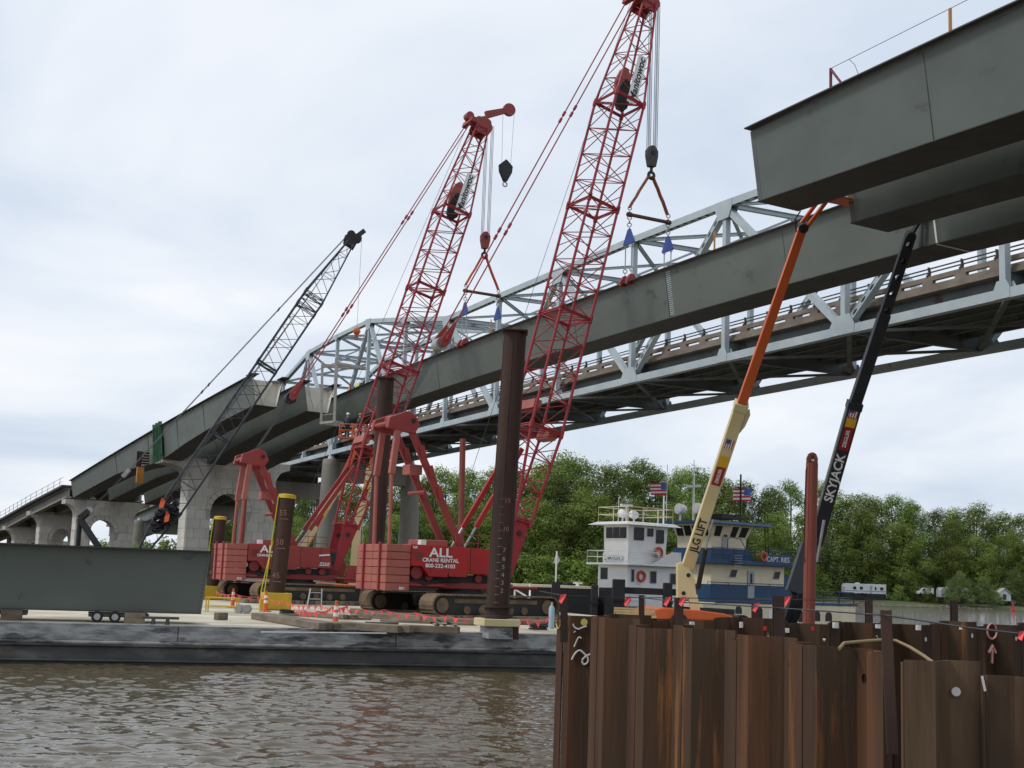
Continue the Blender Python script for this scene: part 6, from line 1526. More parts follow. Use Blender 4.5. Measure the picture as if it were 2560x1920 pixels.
text_mesh('board_lettering', 'ARTCO', .4, flat('sign_green', (.02, .16, .12), .6), sg, T @ V((.075, -1.62, zw(1394.5))), port * 1.0, UP, .004, True, 1.15)
for yy in (.32, -.32):
    for s_ in (-2.62, -.63):
        mb = MB(T); mb.box(.062, .07, s_ - .16 + .1, s_ + .16 - .1 + .06, zw(1394.5) + yy * .4 - .02, zw(1394.5) + yy * .4 + .02); mb.build('board_stripe', M['blue_plate'], sg)
# stair on port side
for i in range(7):
    mb = MB(T); mb.box(-3.6 + i * .22 - .12, -3.6 + i * .22 + .12, .08, .62, zw(1407) + .1 + (6 - i) * .0 + i * .16, zw(1407) + .14 + i * .16); mb.build('stair_tread', M['boat_white'], tw_)
mb = MB(T); mb.prism([(-5.0, 0), (-1.9, 0), (-4.0, 1.0), (-5.0, 1.0)], (0, .7, zw(1407)), (1, 0, 0), (0, 0, 1), (0, .03, 0)); mb.build('bulwark_plate', M['boat_white'], tw_)
# push knees and fender at the bow
for yk, hk in ((-5.0, 2.95), (-3.4, 3.4), (.9, 3.1)):
    mb = MB(T); mb.box(2.6, 3.4, yk - .35, yk + .35, 0, hk); mb.build('push_knee', M['black'], tw_, bevel=.04)
mb = MB(T); mb.box(2.62, 3.2, -3.1, .6, 1.75, 2.3); mb.build('push_beam', M['black'], tw_, bevel=.03)
for xk, yk in ((.9, -2.6), (1.6, .2)):
    mb = MB(T); mb.lathe((xk, yk, 1.7), [(0, .3), (.5, .25), (.55, .4), (.7, .4)], 12); mb.build('winch', M['steel'], tw_)
rail(tw_, T, [(2.3, .9), (-1.0, 1.0)], 1.7, .9, M['boat_grey'], 1.6, .025, (.5,))
# --- cream and blue towboat
cB = at(1777, 1459, 113); T2 = boat_T(cB); kb = .0342; zb_ = lambda y: EYE + (1466 - y) * kb
tb = thing('towboat', 'larger cream and blue towboat with CAPT. RIES name board', 'towboat', (cB.x, cB.y, 0), 'moored towboats')
bq = lambda *a, **kk: bp(*a, t=tb, T_=T2, **kk)
bq('hull', M['boat_cream'], -17, 2.5, -6.8, 1.7, -.6, zb_(1504), .06); bq('hull_blue', M['boat_blue'], -17.1, 1.2, -6.9, 1.8, zb_(1504) + .002, zb_(1498))
bq('main_house', M['boat_cream'], -9.2, 0, -4.8, 0, zb_(1504), zb_(1409)); bq('blue_dado', M['boat_blue'], -12.5, .03, -4.83, .03, zb_(1500), zb_(1460))
bq('second_deck', M['boat_blue'], -9.9, .9, -5.8, .9, zb_(1409) + .002, zb_(1399)); 
mb = MB(T2); za, zc_ = zb_(1399), zb_(1371); mb.hexa([(-4.9, -4.4, za), (.45, -4.4, za), (.45, .35, za), (-4.9, .35, za)], [(-4.3, -4.2, zc_), (.35, -4.2, zc_), (.35, .3, zc_), (-4.3, .3, zc_)]); mb.build('pilothouse_base', M['boat_blue'], tb)
z0, zm, z1 = zb_(1371), zb_(1345), zb_(1311)
mb = MB(T2); mb.hexa([(-4.1, -4.0, z0), (.1, -4.0, z0), (.1, .1, z0), (-4.1, .1, z0)], [(-4.15, -4.0, zm), (.12, -4.0, zm), (.12, .12, zm), (-4.15, .12, zm)]); mb.build('pilothouse', M['boat_cream'], tb)
mb = MB(T2); mb.hexa([(-4.15, -4.0, zm), (.12, -4.0, zm), (.12, .12, zm), (-4.15, .12, zm)], [(-4.75, -4.4, z1), (.55, -4.4, z1), (.55, .5, z1), (-4.75, .5, z1)]); mb.build('window_band', M['boat_cream'], tb)
mb = MB(T2); mb.hexa([(-6.3, -5.3, z1), (1.6, -5.3, z1), (1.6, 1.4, z1), (-6.3, 1.4, z1)], [(-6.1, -5.1, z1 + .22), (1.4, -5.1, z1 + .22), (1.4, 1.2, z1 + .22), (-6.1, 1.2, z1 + .22)]); mb.build('roof', M['boat_blue'], tb)
def rwin(xa, xb):
    lean = .36; dzz = z1 - zm
    mb = MB(T2); a0, a1 = .12, .86
    L_p = lambda x, q, e: V((x, .12 + .38 * q + e, zm + dzz * q))
    mb.add([L_p(xa, a0, .02), L_p(xb, a0, .02), L_p(xb * 1.06, a1, .02), L_p(xa * 1.06, a1, .02)] + [L_p(xa, a0, -.02), L_p(xb, a0, -.02), L_p(xb * 1.06, a1, -.02), L_p(xa * 1.06, a1, -.02)], [(0, 1, 2, 3), (7, 6, 5, 4), (0, 4, 5, 1), (1, 5, 6, 2), (2, 6, 7, 3), (3, 7, 4, 0)]); mb.build('window', M['wglass'], tb)
for xa, xb in ((-.85, -.1), (-2.75, -2.05), (-3.95, -3.1)): rwin(xa, xb)
mb = MB(T2); mb.box(-1.85, -1.15, .12, .2, z0, z1 - .15); dr = mb.build('door', M['boat_grey'], tb); 
mb = MB(T2); mb.box(-1.7, -1.3, .2, .22, zm + .1, z1 - .3); mb.build('door_window', M['wglass'], dr)
for i in range(4):
    a = -3.9 + i * 1.0; b = a + .8
    mb = MB(T2); L_p = lambda y, q, e: V((.12 + .43 * q + e, y, zm + (z1 - zm) * q))
    mb.add([L_p(a, .12, .02), L_p(b, .12, .02), L_p(b, .86, .02), L_p(a, .86, .02), L_p(a, .12, -.02), L_p(b, .12, -.02), L_p(b, .86, -.02), L_p(a, .86, -.02)], [(0, 1, 2, 3), (7, 6, 5, 4), (0, 4, 5, 1), (1, 5, 6, 2), (2, 6, 7, 3), (3, 7, 4, 0)]); mb.build('window', M['wglass'], tb)
for xa in (-2.2, -7.7): win(tb, T2, xa - .75, xa, zb_(1441), zb_(1422), .03, rake=-.25 if xa > -5 else -.25, fm=M['boat_grey'])
mb = MB(T2); mb.box(-5.3, -4.45, .03, .09, zb_(1492), zb_(1424)); dr = mb.build('door', M['boat_grey'], tb, bevel=.02)
mb = MB(T2); mb.box(-5.0, -4.75, .09, .11, zb_(1454), zb_(1430)); mb.build('door_window', M['wglass'], dr)
rail(tb, T2, [(.8, .8), (-9.7, .8)], zb_(1460) + .0, .0001, M['boat_blue'], 20, .03, ())
rail(tb, T2, [(.75, .8), (-9.8, .8), (-9.8, -5.6)], zb_(1399), 1.0, M['boat_blue'], 1.3, .03, (.5,))
rail(tb, T2, [(.5, .1), (-12.4, .1)], zb_(1462), .25, M['boat_blue'], 2.2, .025, ())
mb = MB(T2); mb.box(-9.1, -5.6, .86, .93, zb_(1405), zb_(1380)); sg = mb.build('name_board', M['boat_blue'], tb, bevel=.01)
text_mesh('board_lettering', 'CAPT. RIES', .62, M['white_paint'], sg, T2 @ V((-7.35, .945, zb_(1392.5))), -bow, UP, .004, False, 1.0)
ring(tb, T2, (-5.4, .98, zb_(1386)), V((0, 1, 0)))
for i in range(5):
    mb = MB(T2); mb.box(-2.5 - i * .0, -1.6, .95 + .0, 1.25, zb_(1405) - .3 - i * .0 + i * .22, zb_(1405) - .26 + i * .22); mb.build('stair_tread', M['boat_grey'], tb)
mb = MB(T2); pts = [V((-1.2, .75, z0 - .1)), V((-1.2, .75, z0 + .8)), V((-1.7, .75, z0 + 1.0)), V((-2.8, .75, z0 + .85)), V((-3.4, .75, z0 + .1))]; mb.path(pts, .035, 6); mb.build('stair_rail', M['boat_blue'], tb)
# lower hull ports
for xa, wd_, a, b, m in ((-1.6, .8, 1530, 1512, M['wglass']), (-4.1, .9, 1548, 1512, M['black']), (-5.9, 1.1, 1550, 1516, M['white_paint']), (-9.6, .9, 1548, 1520, M['black']), (-11.6, .9, 1545, 1520, M['black']), (-13.2, .9, 1545, 1522, M['black'])):
    mb = MB(T2); z_a, z_b = zb_(a), zb_(b); w2 = wd_ / 2; c = xa
    mb.prism([(c - w2, z_a), (c + w2, z_a), (c + w2, z_b - .25), (c + w2 * .6, z_b), (c - w2 * .6, z_b), (c - w2, z_b - .25)], (0, 1.69, 0), (1, 0, 0), (0, 0, 1), (0, .03, 0)); mb.build('hull_opening', m, tb)
# mural plate aft and masts
mb = MB(T2); mb.box(-12.3, -9.25, -.3, -.2, zb_(1500), zb_(1432)); mb.build('aft_panel', M['boat_blue'], tb)
mb = MB(T2); mb.prism([(-11.4, 1.7), (-10.4, 1.5), (-10.0, 2.6), (-10.5, 3.5), (-10.1, 4.3), (-10.9, 4.2), (-11.3, 3.3)], (0, -.2, 0), (1, 0, 0), (0, 0, 1), (0, .02, 0)); mb.build('panel_motif', flat('pale_blue_paint', (.2, .45, .6), .5), tb)
mb = MB(T2); mb.tube((-4.6, -1.0, z1 + .2), (-4.6, -1.0, z1 + 4.6), .08, n=8); mb.beam((-5.3, -1.0, z1 + 3.4), (-3.9, -1.0, z1 + 3.4), .05, .08); mb.build('flag_mast', M['black'], tb)
flag(tb, T2, (-5.9, -1.0, z1 + 3.45), 2.2, 1.15)
mb = MB(T2); mb.tube((-.3, -2.5, z1 + .2), (-.3, -2.5, z1 + 4.2), .09, n=8); mb.beam((-.3, -3.3, z1 + 3.3), (-.3, -1.7, z1 + 3.3), .15, .2); mb.tube((-.3, -2.5, z1 + 4), (-.3, -2.5, z1 + 5.6), .03, n=5); mb.build('radar_mast', M['boat_white'], tb)
for y_ in (-3.6, -1.4):
    mb = MB(T2); c = V((.2, y_, z1 + 1.3)); mb.lathe(c, [(-.5, .1), (-.4, .42), (.3, .48), (.36, .4)], 14, V((1, 0, .1))); mb.build('searchlight', M['boat_white'], tb, smooth=50)
    mb = MB(T2); mb.tube(c - UP * 1.1, c, .1, n=6); mb.build('light_post', M['boat_white'], tb)
mb = MB(T2); mb.box(-3.4, -1.0, -2.0, .3, z1 + .5, z1 + .9); mb.build('solar_panel', M['black'], tb)
mb = MB(T2); mb.tube((.9, -4.6, z1 + .2), (.9, -4.6, z1 + 5.2), .03, n=5); mb.build('whip_aerial', M['boat_white'], tb)
for y_ in (.6, .1):
    mb = MB(T2); mb.path([(-6.2 - (0 if y_ > .3 else .9), y_, zb_(1399)), (-6.0 - (0 if y_ > .3 else .9), y_, z1), (-6.0 - (0 if y_ > .3 else .9), y_, z1 + 1.0), (-5.6 - (0 if y_ > .3 else .9), y_, z1 + 1.4), (-5.2 - (0 if y_ > .3 else .9), y_, z1 + .9), (-5.2 - (0 if y_ > .3 else .9), y_, z1 + .2)], .04, 6); mb.build('ladder_rail', M['black'], tb)
rail(tb, T2, [(-12.6, 1.6), (-16.8, 1.6), (-16.8, -6.5)], zb_(1498), 1.0, M['boat_blue'], 1.5, .035, (.5,))
# cream flat barge left of the white towboat
fb = thing('flat_barge', 'low cream edged flat barge with white bollard left of the white towboat', 'barge', at(1430, 1500, 98))
c = at(1440, 1485, 98); mb = MB(); mb.box(c.x - 14, c.x + 1.1, c.y, c.y + 9, .0, at(1440, 1471, 98).z); mb.build('hull', M['black'], fb)
mb = MB(); mb.box(c.x - 14.05, c.x + 1.15, c.y - .06, c.y + 9, at(1440, 1471, 98).z + .002, at(1440, 1465, 98).z); mb.build('deck', M['boat_cream'], fb)
d_ = at(1444, 1465, 98.8); mb = MB(); mb.lathe((d_.x, d_.y, d_.z - .05), [(0, .18), (.2, .12), (.22, .2), (.3, .2)], 10); mb.beam(d_ + V((-.35, 0, .22)), d_ + V((.35, 0, .22)), .15, .1); mb.build('bollard', M['boat_white'], fb)

# black push knees standing between the lift and the white towboat
for i, (x, w, yt) in enumerate(((1487, 16, 1462), (1547, 30, 1448), (1669, 21, 1457))):
    a = at(x, yt, 92); k_ = thing('push_knee', ['black push knee post left of the white towboat', 'wide black push knee in front of the white towboat', 'black push knee beside the cream lift tower'][i], 'push knee', V((a.x, a.y, 0)), 'black push knees')
    hw = w / 3300 * 92 / 2; mb = MB(); mb.box(a.x - hw, a.x + hw, 91.6, 92.4, 0, a.z); mb.build('knee_plate', M['black'], k_, bevel=.04)
    for q in (.3, .6): 
        mb = MB(); mb.box(a.x - hw - .05, a.x + hw + .05, 91.5, 91.62, a.z * q, a.z * q + .15); mb.build('fender_strip', M['rubber'], k_)
a = at(1540, 1475, 92.2); b = at(1690, 1481, 92.2); pbm = thing('push_beam', 'horizontal black beam across the front of the white towboat', 'beam', V((a.x, a.y, 0)))
mb = MB(); mb.beam(a, b, .5, .45); mb.build('beam', M['black'], pbm, bevel=.03)
mb = MB(); mb.beam(V((a.x, a.y, .4)), V((b.x, b.y, .4)), 2.0, .9); mb.build('float', M['black'], pbm)
# ------------------------------------------------------------------ sheet pile cofferdam
def sheet_mat(name, c1, c2, rs, amt):
    return mat(name, c1, c2, .78, scale=1.1, detail=10, stretch=(3.0, 3.0, .22), rust=rs, rust_amt=amt, rust_scale=.9, bump=.35, bscale=7, objrand=.3, c3=(.058, .036, .022), c3_scale=.6, spec=.25)
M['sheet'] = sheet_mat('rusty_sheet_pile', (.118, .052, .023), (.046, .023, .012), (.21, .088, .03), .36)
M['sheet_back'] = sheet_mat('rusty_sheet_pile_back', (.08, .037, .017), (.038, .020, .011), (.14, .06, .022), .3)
M['sheet_mud'] = sheet_mat('muddy_sheet_pile', (.2, .125, .07), (.125, .075, .042), (.33, .23, .13), .4)
TOPZ = 2.90
cA = atz(1437, 1541, TOPZ); cB_ = atz(2250, 1630, TOPZ)
def zsheets(parent, p0, p1, n, m, side, ztop, holes=None, zbot=-1.2, flip=False, zts=None):
    """n Z shaped sheets interlocked from p0 to p1; side = unit vector of the outward flange; returns joints"""
    d = (p1 - p0); L = d.length / n; d = d.normalized(); D = .18; fl = L * .38
    for i in range(n):
        sg = 1 if (i % 2 == 0) else -1
        a = p0 + d * (L * i); zt = ztop + rng.uniform(-.06, .05) 
        if zts: zt = zts[i % len(zts)]
        x = [0.010, fl, L - fl, L - .010]; y = [sg * D, sg * D, -sg * D, -sg * D]
        prof = [a + d * x[k] + side * y[k] for k in range(4)]; th = .022
        mb = MB(); rows = []
        for p in prof: rows.append(p)
        def plate(p, q, hole=None):
            e = (q - p); nrm = V((-e.y, e.x, 0)).normalized() * th; hz = zt
            if hole:
                W = e.length; c = p + e * .5; u = e.normalized(); zh = zt - hole[0]; rh = hole[1]
                ringo = []; ringi = []
                for k in range(16):
                    an = 2 * math.pi * k / 16; ca, sa = math.cos(an), math.sin(an); mm = max(abs(ca), abs(sa))
                    ringo.append((ca / mm * W / 2, sa / mm * .22)); ringi.append((ca * rh, sa * rh))
                for off in (V((0, 0, 0)), nrm):
                    vs = [c + u * s_ + off + UP * (zh + t_ - c.z) for s_, t_ in ringo] + [c + u * s_ + off + UP * (zh + t_ - c.z) for s_, t_ in ringi]
                    mb.add(vs, [(k, (k + 1) % 16, 16 + (k + 1) % 16, 16 + k) for k in range(16)])
                z_a, z_b = zh + .22, zh - .22
                for u0, u1 in ((zbot, z_b), (z_a, zt)):
                    mb.hexa([V((*v.xy, u0)) for v in (p, q, q + nrm, p + nrm)], [V((*v.xy, u1)) for v in (p, q, q + nrm, p + nrm)])
            else:
                mb.hexa([V((*v.xy, zbot)) for v in (p, q, q + nrm, p + nrm)], [V((*v.xy, zt)) for v in (p, q, q + nrm, p + nrm)])
        for k in range(3):
            h_ = None
            if holes and k == 2 and i % holes[2] == holes[3]: h_ = holes[:2]
            plate(prof[k], prof[k + 1], h_)
        # interlock bead at the start of the sheet
        b_ = prof[0] - side * (sg * .03) - d * .008; mb.tube(V((*b_.xy, zbot)), V((*b_.xy, zt - .02)), .02, n=6)
        mb.build('sheet_pile', m, parent)
    return d, L
cof = thing('cofferdam', 'rusty steel sheet pile cofferdam filling the lower right corner', 'cofferdam', V((cA.x + 4, cA.y - 2, 0)))
dn = (cB_ - cA).normalized(); sn = V((dn.y, -dn.x, 0))
if sn.dot(V((-1, -1, 0))) < 0: sn = -sn
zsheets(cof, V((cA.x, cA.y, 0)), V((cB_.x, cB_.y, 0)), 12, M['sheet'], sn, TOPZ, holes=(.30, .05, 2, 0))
mb = MB(); q0 = V((cA.x, cA.y, 0)) + sn * .18; mb.hexa([q0 - dn * .28 + UP * -1.2, q0 - dn * .006 + UP * -1.2, q0 - dn * .006 + sn * .022 + UP * -1.2, q0 - dn * .28 + sn * .022 + UP * -1.2], [q0 - dn * .28 + UP * 2.91, q0 - dn * .006 + UP * 2.91, q0 - dn * .006 + sn * .022 + UP * 2.91, q0 - dn * .28 + sn * .022 + UP * 2.91]); mb.build('corner_sheet', M['sheet'], cof)

# nearer, muddier run turning across at the right
pm = at(2256, 1643, 11.3); dmm = V((.985, -.17, 0)).normalized(); sm = V((dmm.y, -dmm.x, 0)); sm = sm if sm.y < 0 else -sm
zsheets(cof, V((pm.x, pm.y, 0)) + sm * -.1, V((pm.x, pm.y, 0)) + sm * -.1 + dmm * 3.4, 5, M['sheet_mud'], sm * .8, TOPZ - .05, zts=[2.90, 2.79, 2.86, 2.84, 2.85])
pq = atz(2560, 1561, TOPZ); db = (V((pq.x, pq.y, 0)) - V((cA.x, cA.y, 0))); Lb = db.length + 4; db.normalize()
sb = V((db.y, -db.x, 0)); sb = sb if sb.y < 0 else -sb
NB = int(Lb / .7)
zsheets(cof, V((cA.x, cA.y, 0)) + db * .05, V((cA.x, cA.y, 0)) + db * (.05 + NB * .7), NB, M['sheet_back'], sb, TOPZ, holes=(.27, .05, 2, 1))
def on_wall(px, py, o, n, off=0.0):
    dv = at(px, py, 100) - V((0, 0, EYE)); q = (o + n * off - V((0, 0, EYE))).dot(n) / dv.dot(n); return V((0, 0, EYE)) + dv * q
nearw = lambda px, py, off=.0: on_wall(px, py, V((cA.x, cA.y, 0)), sn, off)
backw = lambda px, py, off=.24: on_wall(px, py, V((cA.x, cA.y, 0)), sb, off)
M['spray_white'] = flat('spray_paint_white', (.62, .6, .57), .8); M['spray_pink'] = flat('spray_paint_pink', (.62, .3, .25), .8); M['spray_red'] = flat('spray_paint_red', (.5, .03, .02), .8); M['spray_yellow'] = flat('spray_paint_yellow', (.55, .45, .12), .8)
def squiggle(pts, w, m, fn, name='paint_mark'):
    P_ = [fn(x, y) for x, y in pts]
    mb = MB(); mb.path(P_, w, 6); mb.build(name, m, cof)
def smooth(pts, n=4):
    out = []
    for i in range(len(pts) - 1):
        p0, p1, p2, p3 = pts[max(i - 1, 0)], pts[i], pts[i + 1], pts[min(i + 2, len(pts) - 1)]
        for k in range(n):
            t_ = k / n; out.append(tuple(.5 * (2 * p1[j] + (p2[j] - p0[j]) * t_ + (2 * p0[j] - 5 * p1[j] + 4 * p2[j] - p3[j]) * t_ * t_ + (3 * p1[j] - p0[j] - 3 * p2[j] + p3[j]) * t_ ** 3) for j in range(2)))
    return out + [pts[-1]]
SL = (cB_ - cA).length / 12
wa_, wb_ = V((cA.x, cA.y, 0)) + dn * SL * .38 + sn * .18, V((cA.x, cA.y, 0)) + dn * SL * .62 - sn * .18
wn_ = V((-(wb_ - wa_).y, (wb_ - wa_).x, 0)).normalized(); wn_ = wn_ if wn_.y < 0 else -wn_
W_ = lambda x, y: wa_.lerp(wb_, (x - 1418) / 66) + wn_ * .03 + UP * (TOPZ - (y - 1543) / 162)
squiggle(smooth([(1427, 1560), (1430, 1568), (1440, 1573), (1452, 1568), (1462, 1565)]), .014, M['spray_white'], W_)
squiggle(smooth([(1431, 1618), (1438, 1601), (1443, 1593), (1449, 1596)]), .014, M['spray_white'], W_)
squiggle(smooth([(1426, 1650), (1434, 1634), (1446, 1626), (1458, 1634), (1468, 1645), (1466, 1656), (1457, 1660), (1453, 1650), (1462, 1640), (1472, 1635), (1481, 1630)]), .017, M['spray_white'], W_)
squiggle([(1430, 1579), (1432, 1581)], .022, M['spray_white'], W_)
mb = MB(); c = W_(1455, 1555); mb.tube(c, c + wn_ * .008, .055, n=14); mb.build('paint_mark', M['spray_yellow'], cof)
for x in (1396, 1413): squiggle(smooth([(x - 5, 1550), (x - 5, 1562), (x, 1572), (x + 5, 1562), (x + 5, 1550)]), .012, M['spray_yellow'], lambda a, b: nearw(a, b, .215))
WB_ = lambda x, y: backw(x, y, .245)
squiggle(smooth([(2480 + 12 * math.cos(a / 8 * 6.283), 1578 + 19 * math.sin(a / 8 * 6.283)) for a in range(9)]), .018, M['spray_pink'], WB_)
squiggle([(2480, 1658), (2481, 1622)], .025, M['spray_pink'], WB_); squiggle([(2472, 1632), (2481, 1614), (2489, 1632)], .03, M['spray_pink'], WB_)
for x, y, w, h, m in ((1730, 1561, 7, 8, 'spray_white'), (1853, 1562, 5, 9, 'spray_white'), (1968, 1576, 6, 7, 'spray_white'), (2089, 1563, 9, 9, 'spray_white'), (2195, 1566, 8, 6, 'spray_white'), (2296, 1569, 8, 8, 'spray_white'), (2402, 1569, 5, 6, 'spray_white'), (1913, 1571, 5, 6, 'spray_red'), (2032, 1572, 4, 6, 'spray_red')):
    squiggle([(x, y - h * .8), (x, y + h * .8)], w / 3300 * 22, M[m], WB_)
mb = MB(); c = on_wall(2390, 1729, V((pm.x, pm.y, 0)), sm, -.2); mb.tube(c, c + sm * .012, .038, n=16); mb.build('paint_mark', M['spray_white'], cof)
mb = MB(); a = on_wall(2455, 1690, V((pm.x, pm.y, 0)), sm, -.2); b = on_wall(2463, 1728, V((pm.x, pm.y, 0)), sm, -.2); mb.beam(a, b, .02, .008, up=sm); mb.build('paint_mark', M['spray_white'], cof)
# guard posts and wires along the sheet tops
gp = {}
for i, (x, yt, yb, Y, w) in enumerate(((1410, 1487, 1545, 20.8, .075), (1604, 1488, 1560, 22.6, .06), (1697, 1494, 1575, 18.4, .075), (1887, 1510, 1580, 24.5, .07), (1946, 1490, 1600, 17.0, .085), (2172, 1498, 1600, 25.5, .08), (2385, 1501, 1570, 27.0, .08))):
    a, b = at(x, yb + 60, Y), at(x, yt, Y)
    t = thing('guard_post', ['rusty post at the left corner of the cofferdam with a pink tag', 'thin rusty post left of the orange lift cover', 'rusty post in front of the orange lift cover', 'rusty post with a red tag below the name board', 'rusty post just left of the red spud', 'thin rusty post between the red spud and the campers', 'rusty post standing alone in front of the far river, right'][i], 'post', a, 'guard posts of the cofferdam')
    mb = MB(); mb.ibeam(a, b, w * 1.5, w * 1.6, .014, up=V((0, 1, 0))); mb.build('post_shaft', M['rust'], t); gp[x] = b
ap_ = thing('angle_post', 'long rusty angle post fixed to the outside of the near sheets', 'post', at(2225, 1890, 12.2), 'guard posts of the cofferdam')
a, b = at(2232, 1885, 12.2), at(2214, 1526, 12.4)
mb = MB(); mb.beam(a, b, .1, .015, up=V((0, -1, 0))); mb.build('flange', M['rust'], ap_); mb = MB(); mb.beam(a + V((.05, .05, 0)), b + V((.05, .05, 0)), .015, .09, up=V((0, -1, 0))); mb.build('flange', M['rust'], ap_)
gw = thing('guard_cable', 'thin steel guard cables with pink tags strung along the cofferdam posts', 'cable', gp[1410])
def gwire(pts, r_=.008):
    mb = MB(); mb.path(pts, r_, 5); mb.build('cable', M['cable'], gw)
gwire([at(1350, 1478, 22), at(1410, 1489, 20.7), at(1604, 1494, 22.5), at(1697, 1505, 18.3), at(1946, 1520, 16.9), at(2214, 1538, 12.35), at(2420, 1569, 11.3), at(2600, 1590, 10.4)])
gwire([at(1604, 1494, 22.5), at(1887, 1497, 24.4), at(1946, 1498, 22), at(2172, 1503, 25.4)])
gwire([at(2172, 1535, 25.4), at(2385, 1562, 26.9), at(2600, 1585, 27)])
for x, y, Y in ((1408, 1493, 20.6), (1571, 1500, 22.3), (1670, 1500, 19), (1708, 1500, 18.2), (1892, 1515, 24.3), (1969, 1499, 21.8), (2556, 1585, 10.5)):
    mb = MB(); c = at(x, y, Y); s_ = .13 * Y / 20; mb.add([c + V((-s_ * .3, 0, s_ * .3)), c + V((s_ * .35, 0, s_ * .4)), c + V((s_ * .3, .02, -s_ * .1)), c + V((-s_ * .2, -.02, -s_ * .75)), c + V((-s_ * .5, .02, -s_ * .5))], [(0, 1, 2, 3, 4)]); mb.build('pink_tag', M['pink_flag'], gw)
M['hose_tan'] = flat('tan_hose', (.28, .2, .1), .7)
hs_ = [at(x, y, Y) for x, y, Y in ((2098, 1622, 13.6), (2110, 1608, 13.7), (2150, 1604, 14), (2205, 1600, 14.2), (2240, 1602, 14.2), (2275, 1618, 14), (2310, 1640, 13.4), (2340, 1662, 12.6), (2365, 1684, 12.0), (2390, 1720, 11.6))]
mb = MB(); mb.path(hs_, .018, 8); tag(mb.build('hose', M['hose_tan'], smooth=60), 'tan hose arching over the cofferdam sheets at right', 'hose')

# ------------------------------------------------------------------ timber mats and deck gear
def timber_mat(label, p, q, n, w, h, z, group='timber mats on the barge'):
    """n long timbers laid side by side from p to q (deck coordinates s, n)"""
    a = B(*p, z); b = B(*q, z); d = (b - a).normalized(); s_ = V((-d.y, d.x, 0))
    t = thing('timber_mat', label, 'timber mat', a.lerp(b, .5), group)
    for i in range(n):
        e0, e1 = rng.uniform(-.25, .25), rng.uniform(-.25, .25); o_ = s_ * (w * (i + .5))
        mb = MB(); mb.beam(a + o_ + d * e0 + UP * h / 2, b + o_ + d * e1 + UP * (h / 2 + rng.uniform(-.015, .015)), w - .03, h); mb.build('timber', M['timber'], t, bevel=.015)
def bs_(px, py, z=DZ):
    p = atz(px, py, z) - V((b0.x, b0.y, 0)); return (p.dot(BD), p.dot(BN))
timber_mat('long weathered timber mat slanting across the deck left of the orange marker post', bs_(628, 1548), bs_(792, 1576), 3, .33, .26, DZ + .01)
timber_mat('weathered timber mat lying just right of the orange marker post', bs_(812, 1572), bs_(1000, 1583), 3, .33, .27, DZ + .01)
timber_mat('short timber mat at the deck edge left of the tall near pile', bs_(1000, 1580), bs_(1130, 1586), 2, .3, .26, DZ + .01)
timber_mat('dark timber mat in front of the near track, left part', bs_(905, 1545), bs_(1040, 1553), 3, .34, .24, DZ + .01)
timber_mat('dark timber mat in front of the near track, right part', bs_(1060, 1556), bs_(1190, 1562), 3, .34, .24, DZ + .01)
timber_mat('timber mat behind the nearest orange marker post', bs_(735, 1540), bs_(860, 1549), 2, .34, .2, DZ + .01)
timber_mat('timber mat right of the tall near pile', bs_(1290, 1562), bs_(1380, 1566), 3, .34, .25, DZ + .01)
timber_mat('small timber block on the deck by the girder end', bs_(540, 1551), bs_(562, 1551), 1, .35, .3, DZ + .01)
def under_mats(cr, nm, cnt):
    org = cr[0].matrix_basis.translation; f, l = cr[2], cr[3]
    for i in range(cnt):
        x = -4.6 + i * 9.4 / (cnt - 1)
        c = V((org.x, org.y, DZ + .012)) + f * x
        t = thing('timber_mat', nm, 'timber mat', c, 'timber mats under the ' + ('front' if 'front' in nm else 'rear') + ' red crane')
        for k in range(4):
            o_ = f * (-.5 + k * .32)
            mb = MB(); mb.beam(c + o_ - l * (4.1 + rng.uniform(-.2, .2)) + UP * .125, c + o_ + l * 4.1 + UP * .125, .29, .25); mb.build('timber', M['timber'], t, bevel=.015)
under_mats(craneA, 'timber mat laid crosswise under the tracks of the front red crane', 8)
under_mats(craneB, 'timber mat laid crosswise under the tracks of the rear red crane', 8)
M['orange_marker'] = flat('orange_marker_plastic', (.75, .13, .03), .5)
def marker(label, px, pyb, h):
    c = atz(px, pyb, DZ); t = thing('marker_post', label, 'traffic marker', c, 'orange traffic marker posts')
    mb = MB(); mb.lathe(c, [(0, .3), (.05, .29), (.06, .12), (h * .45, .1), (h * .86, .075), (h * .88, .04), (h * .94, .06), (h, .05)], 14); mb.build('post_body', M['orange_marker'], t, smooth=50)
    mb = MB(); mb.lathe(c, [(0, .31), (.045, .31)], 8); mb.build('rubber_base', M['rubber'], t)
    for a, b in ((.42, .56), (.66, .80)):
        ra, rb = (.1 - (.025) * (a - .45) / .41) + .006, (.1 - (.025) * (b - .45) / .41) + .006
        mb = MB(); mb.lathe(c + UP * h * a, [(0, ra), (h * (b - a), rb)], 14); mb.build('reflective_band', M['white_paint'], t, smooth=50)
marker('orange marker post with white bands at the deck edge, nearest', 838, 1570, 1.05)
marker('orange marker post beside the yellow pile guide box', 663, 1529, 1.05)
marker('orange marker post beside the girder end on the barge', 581, 1519, 1.05)
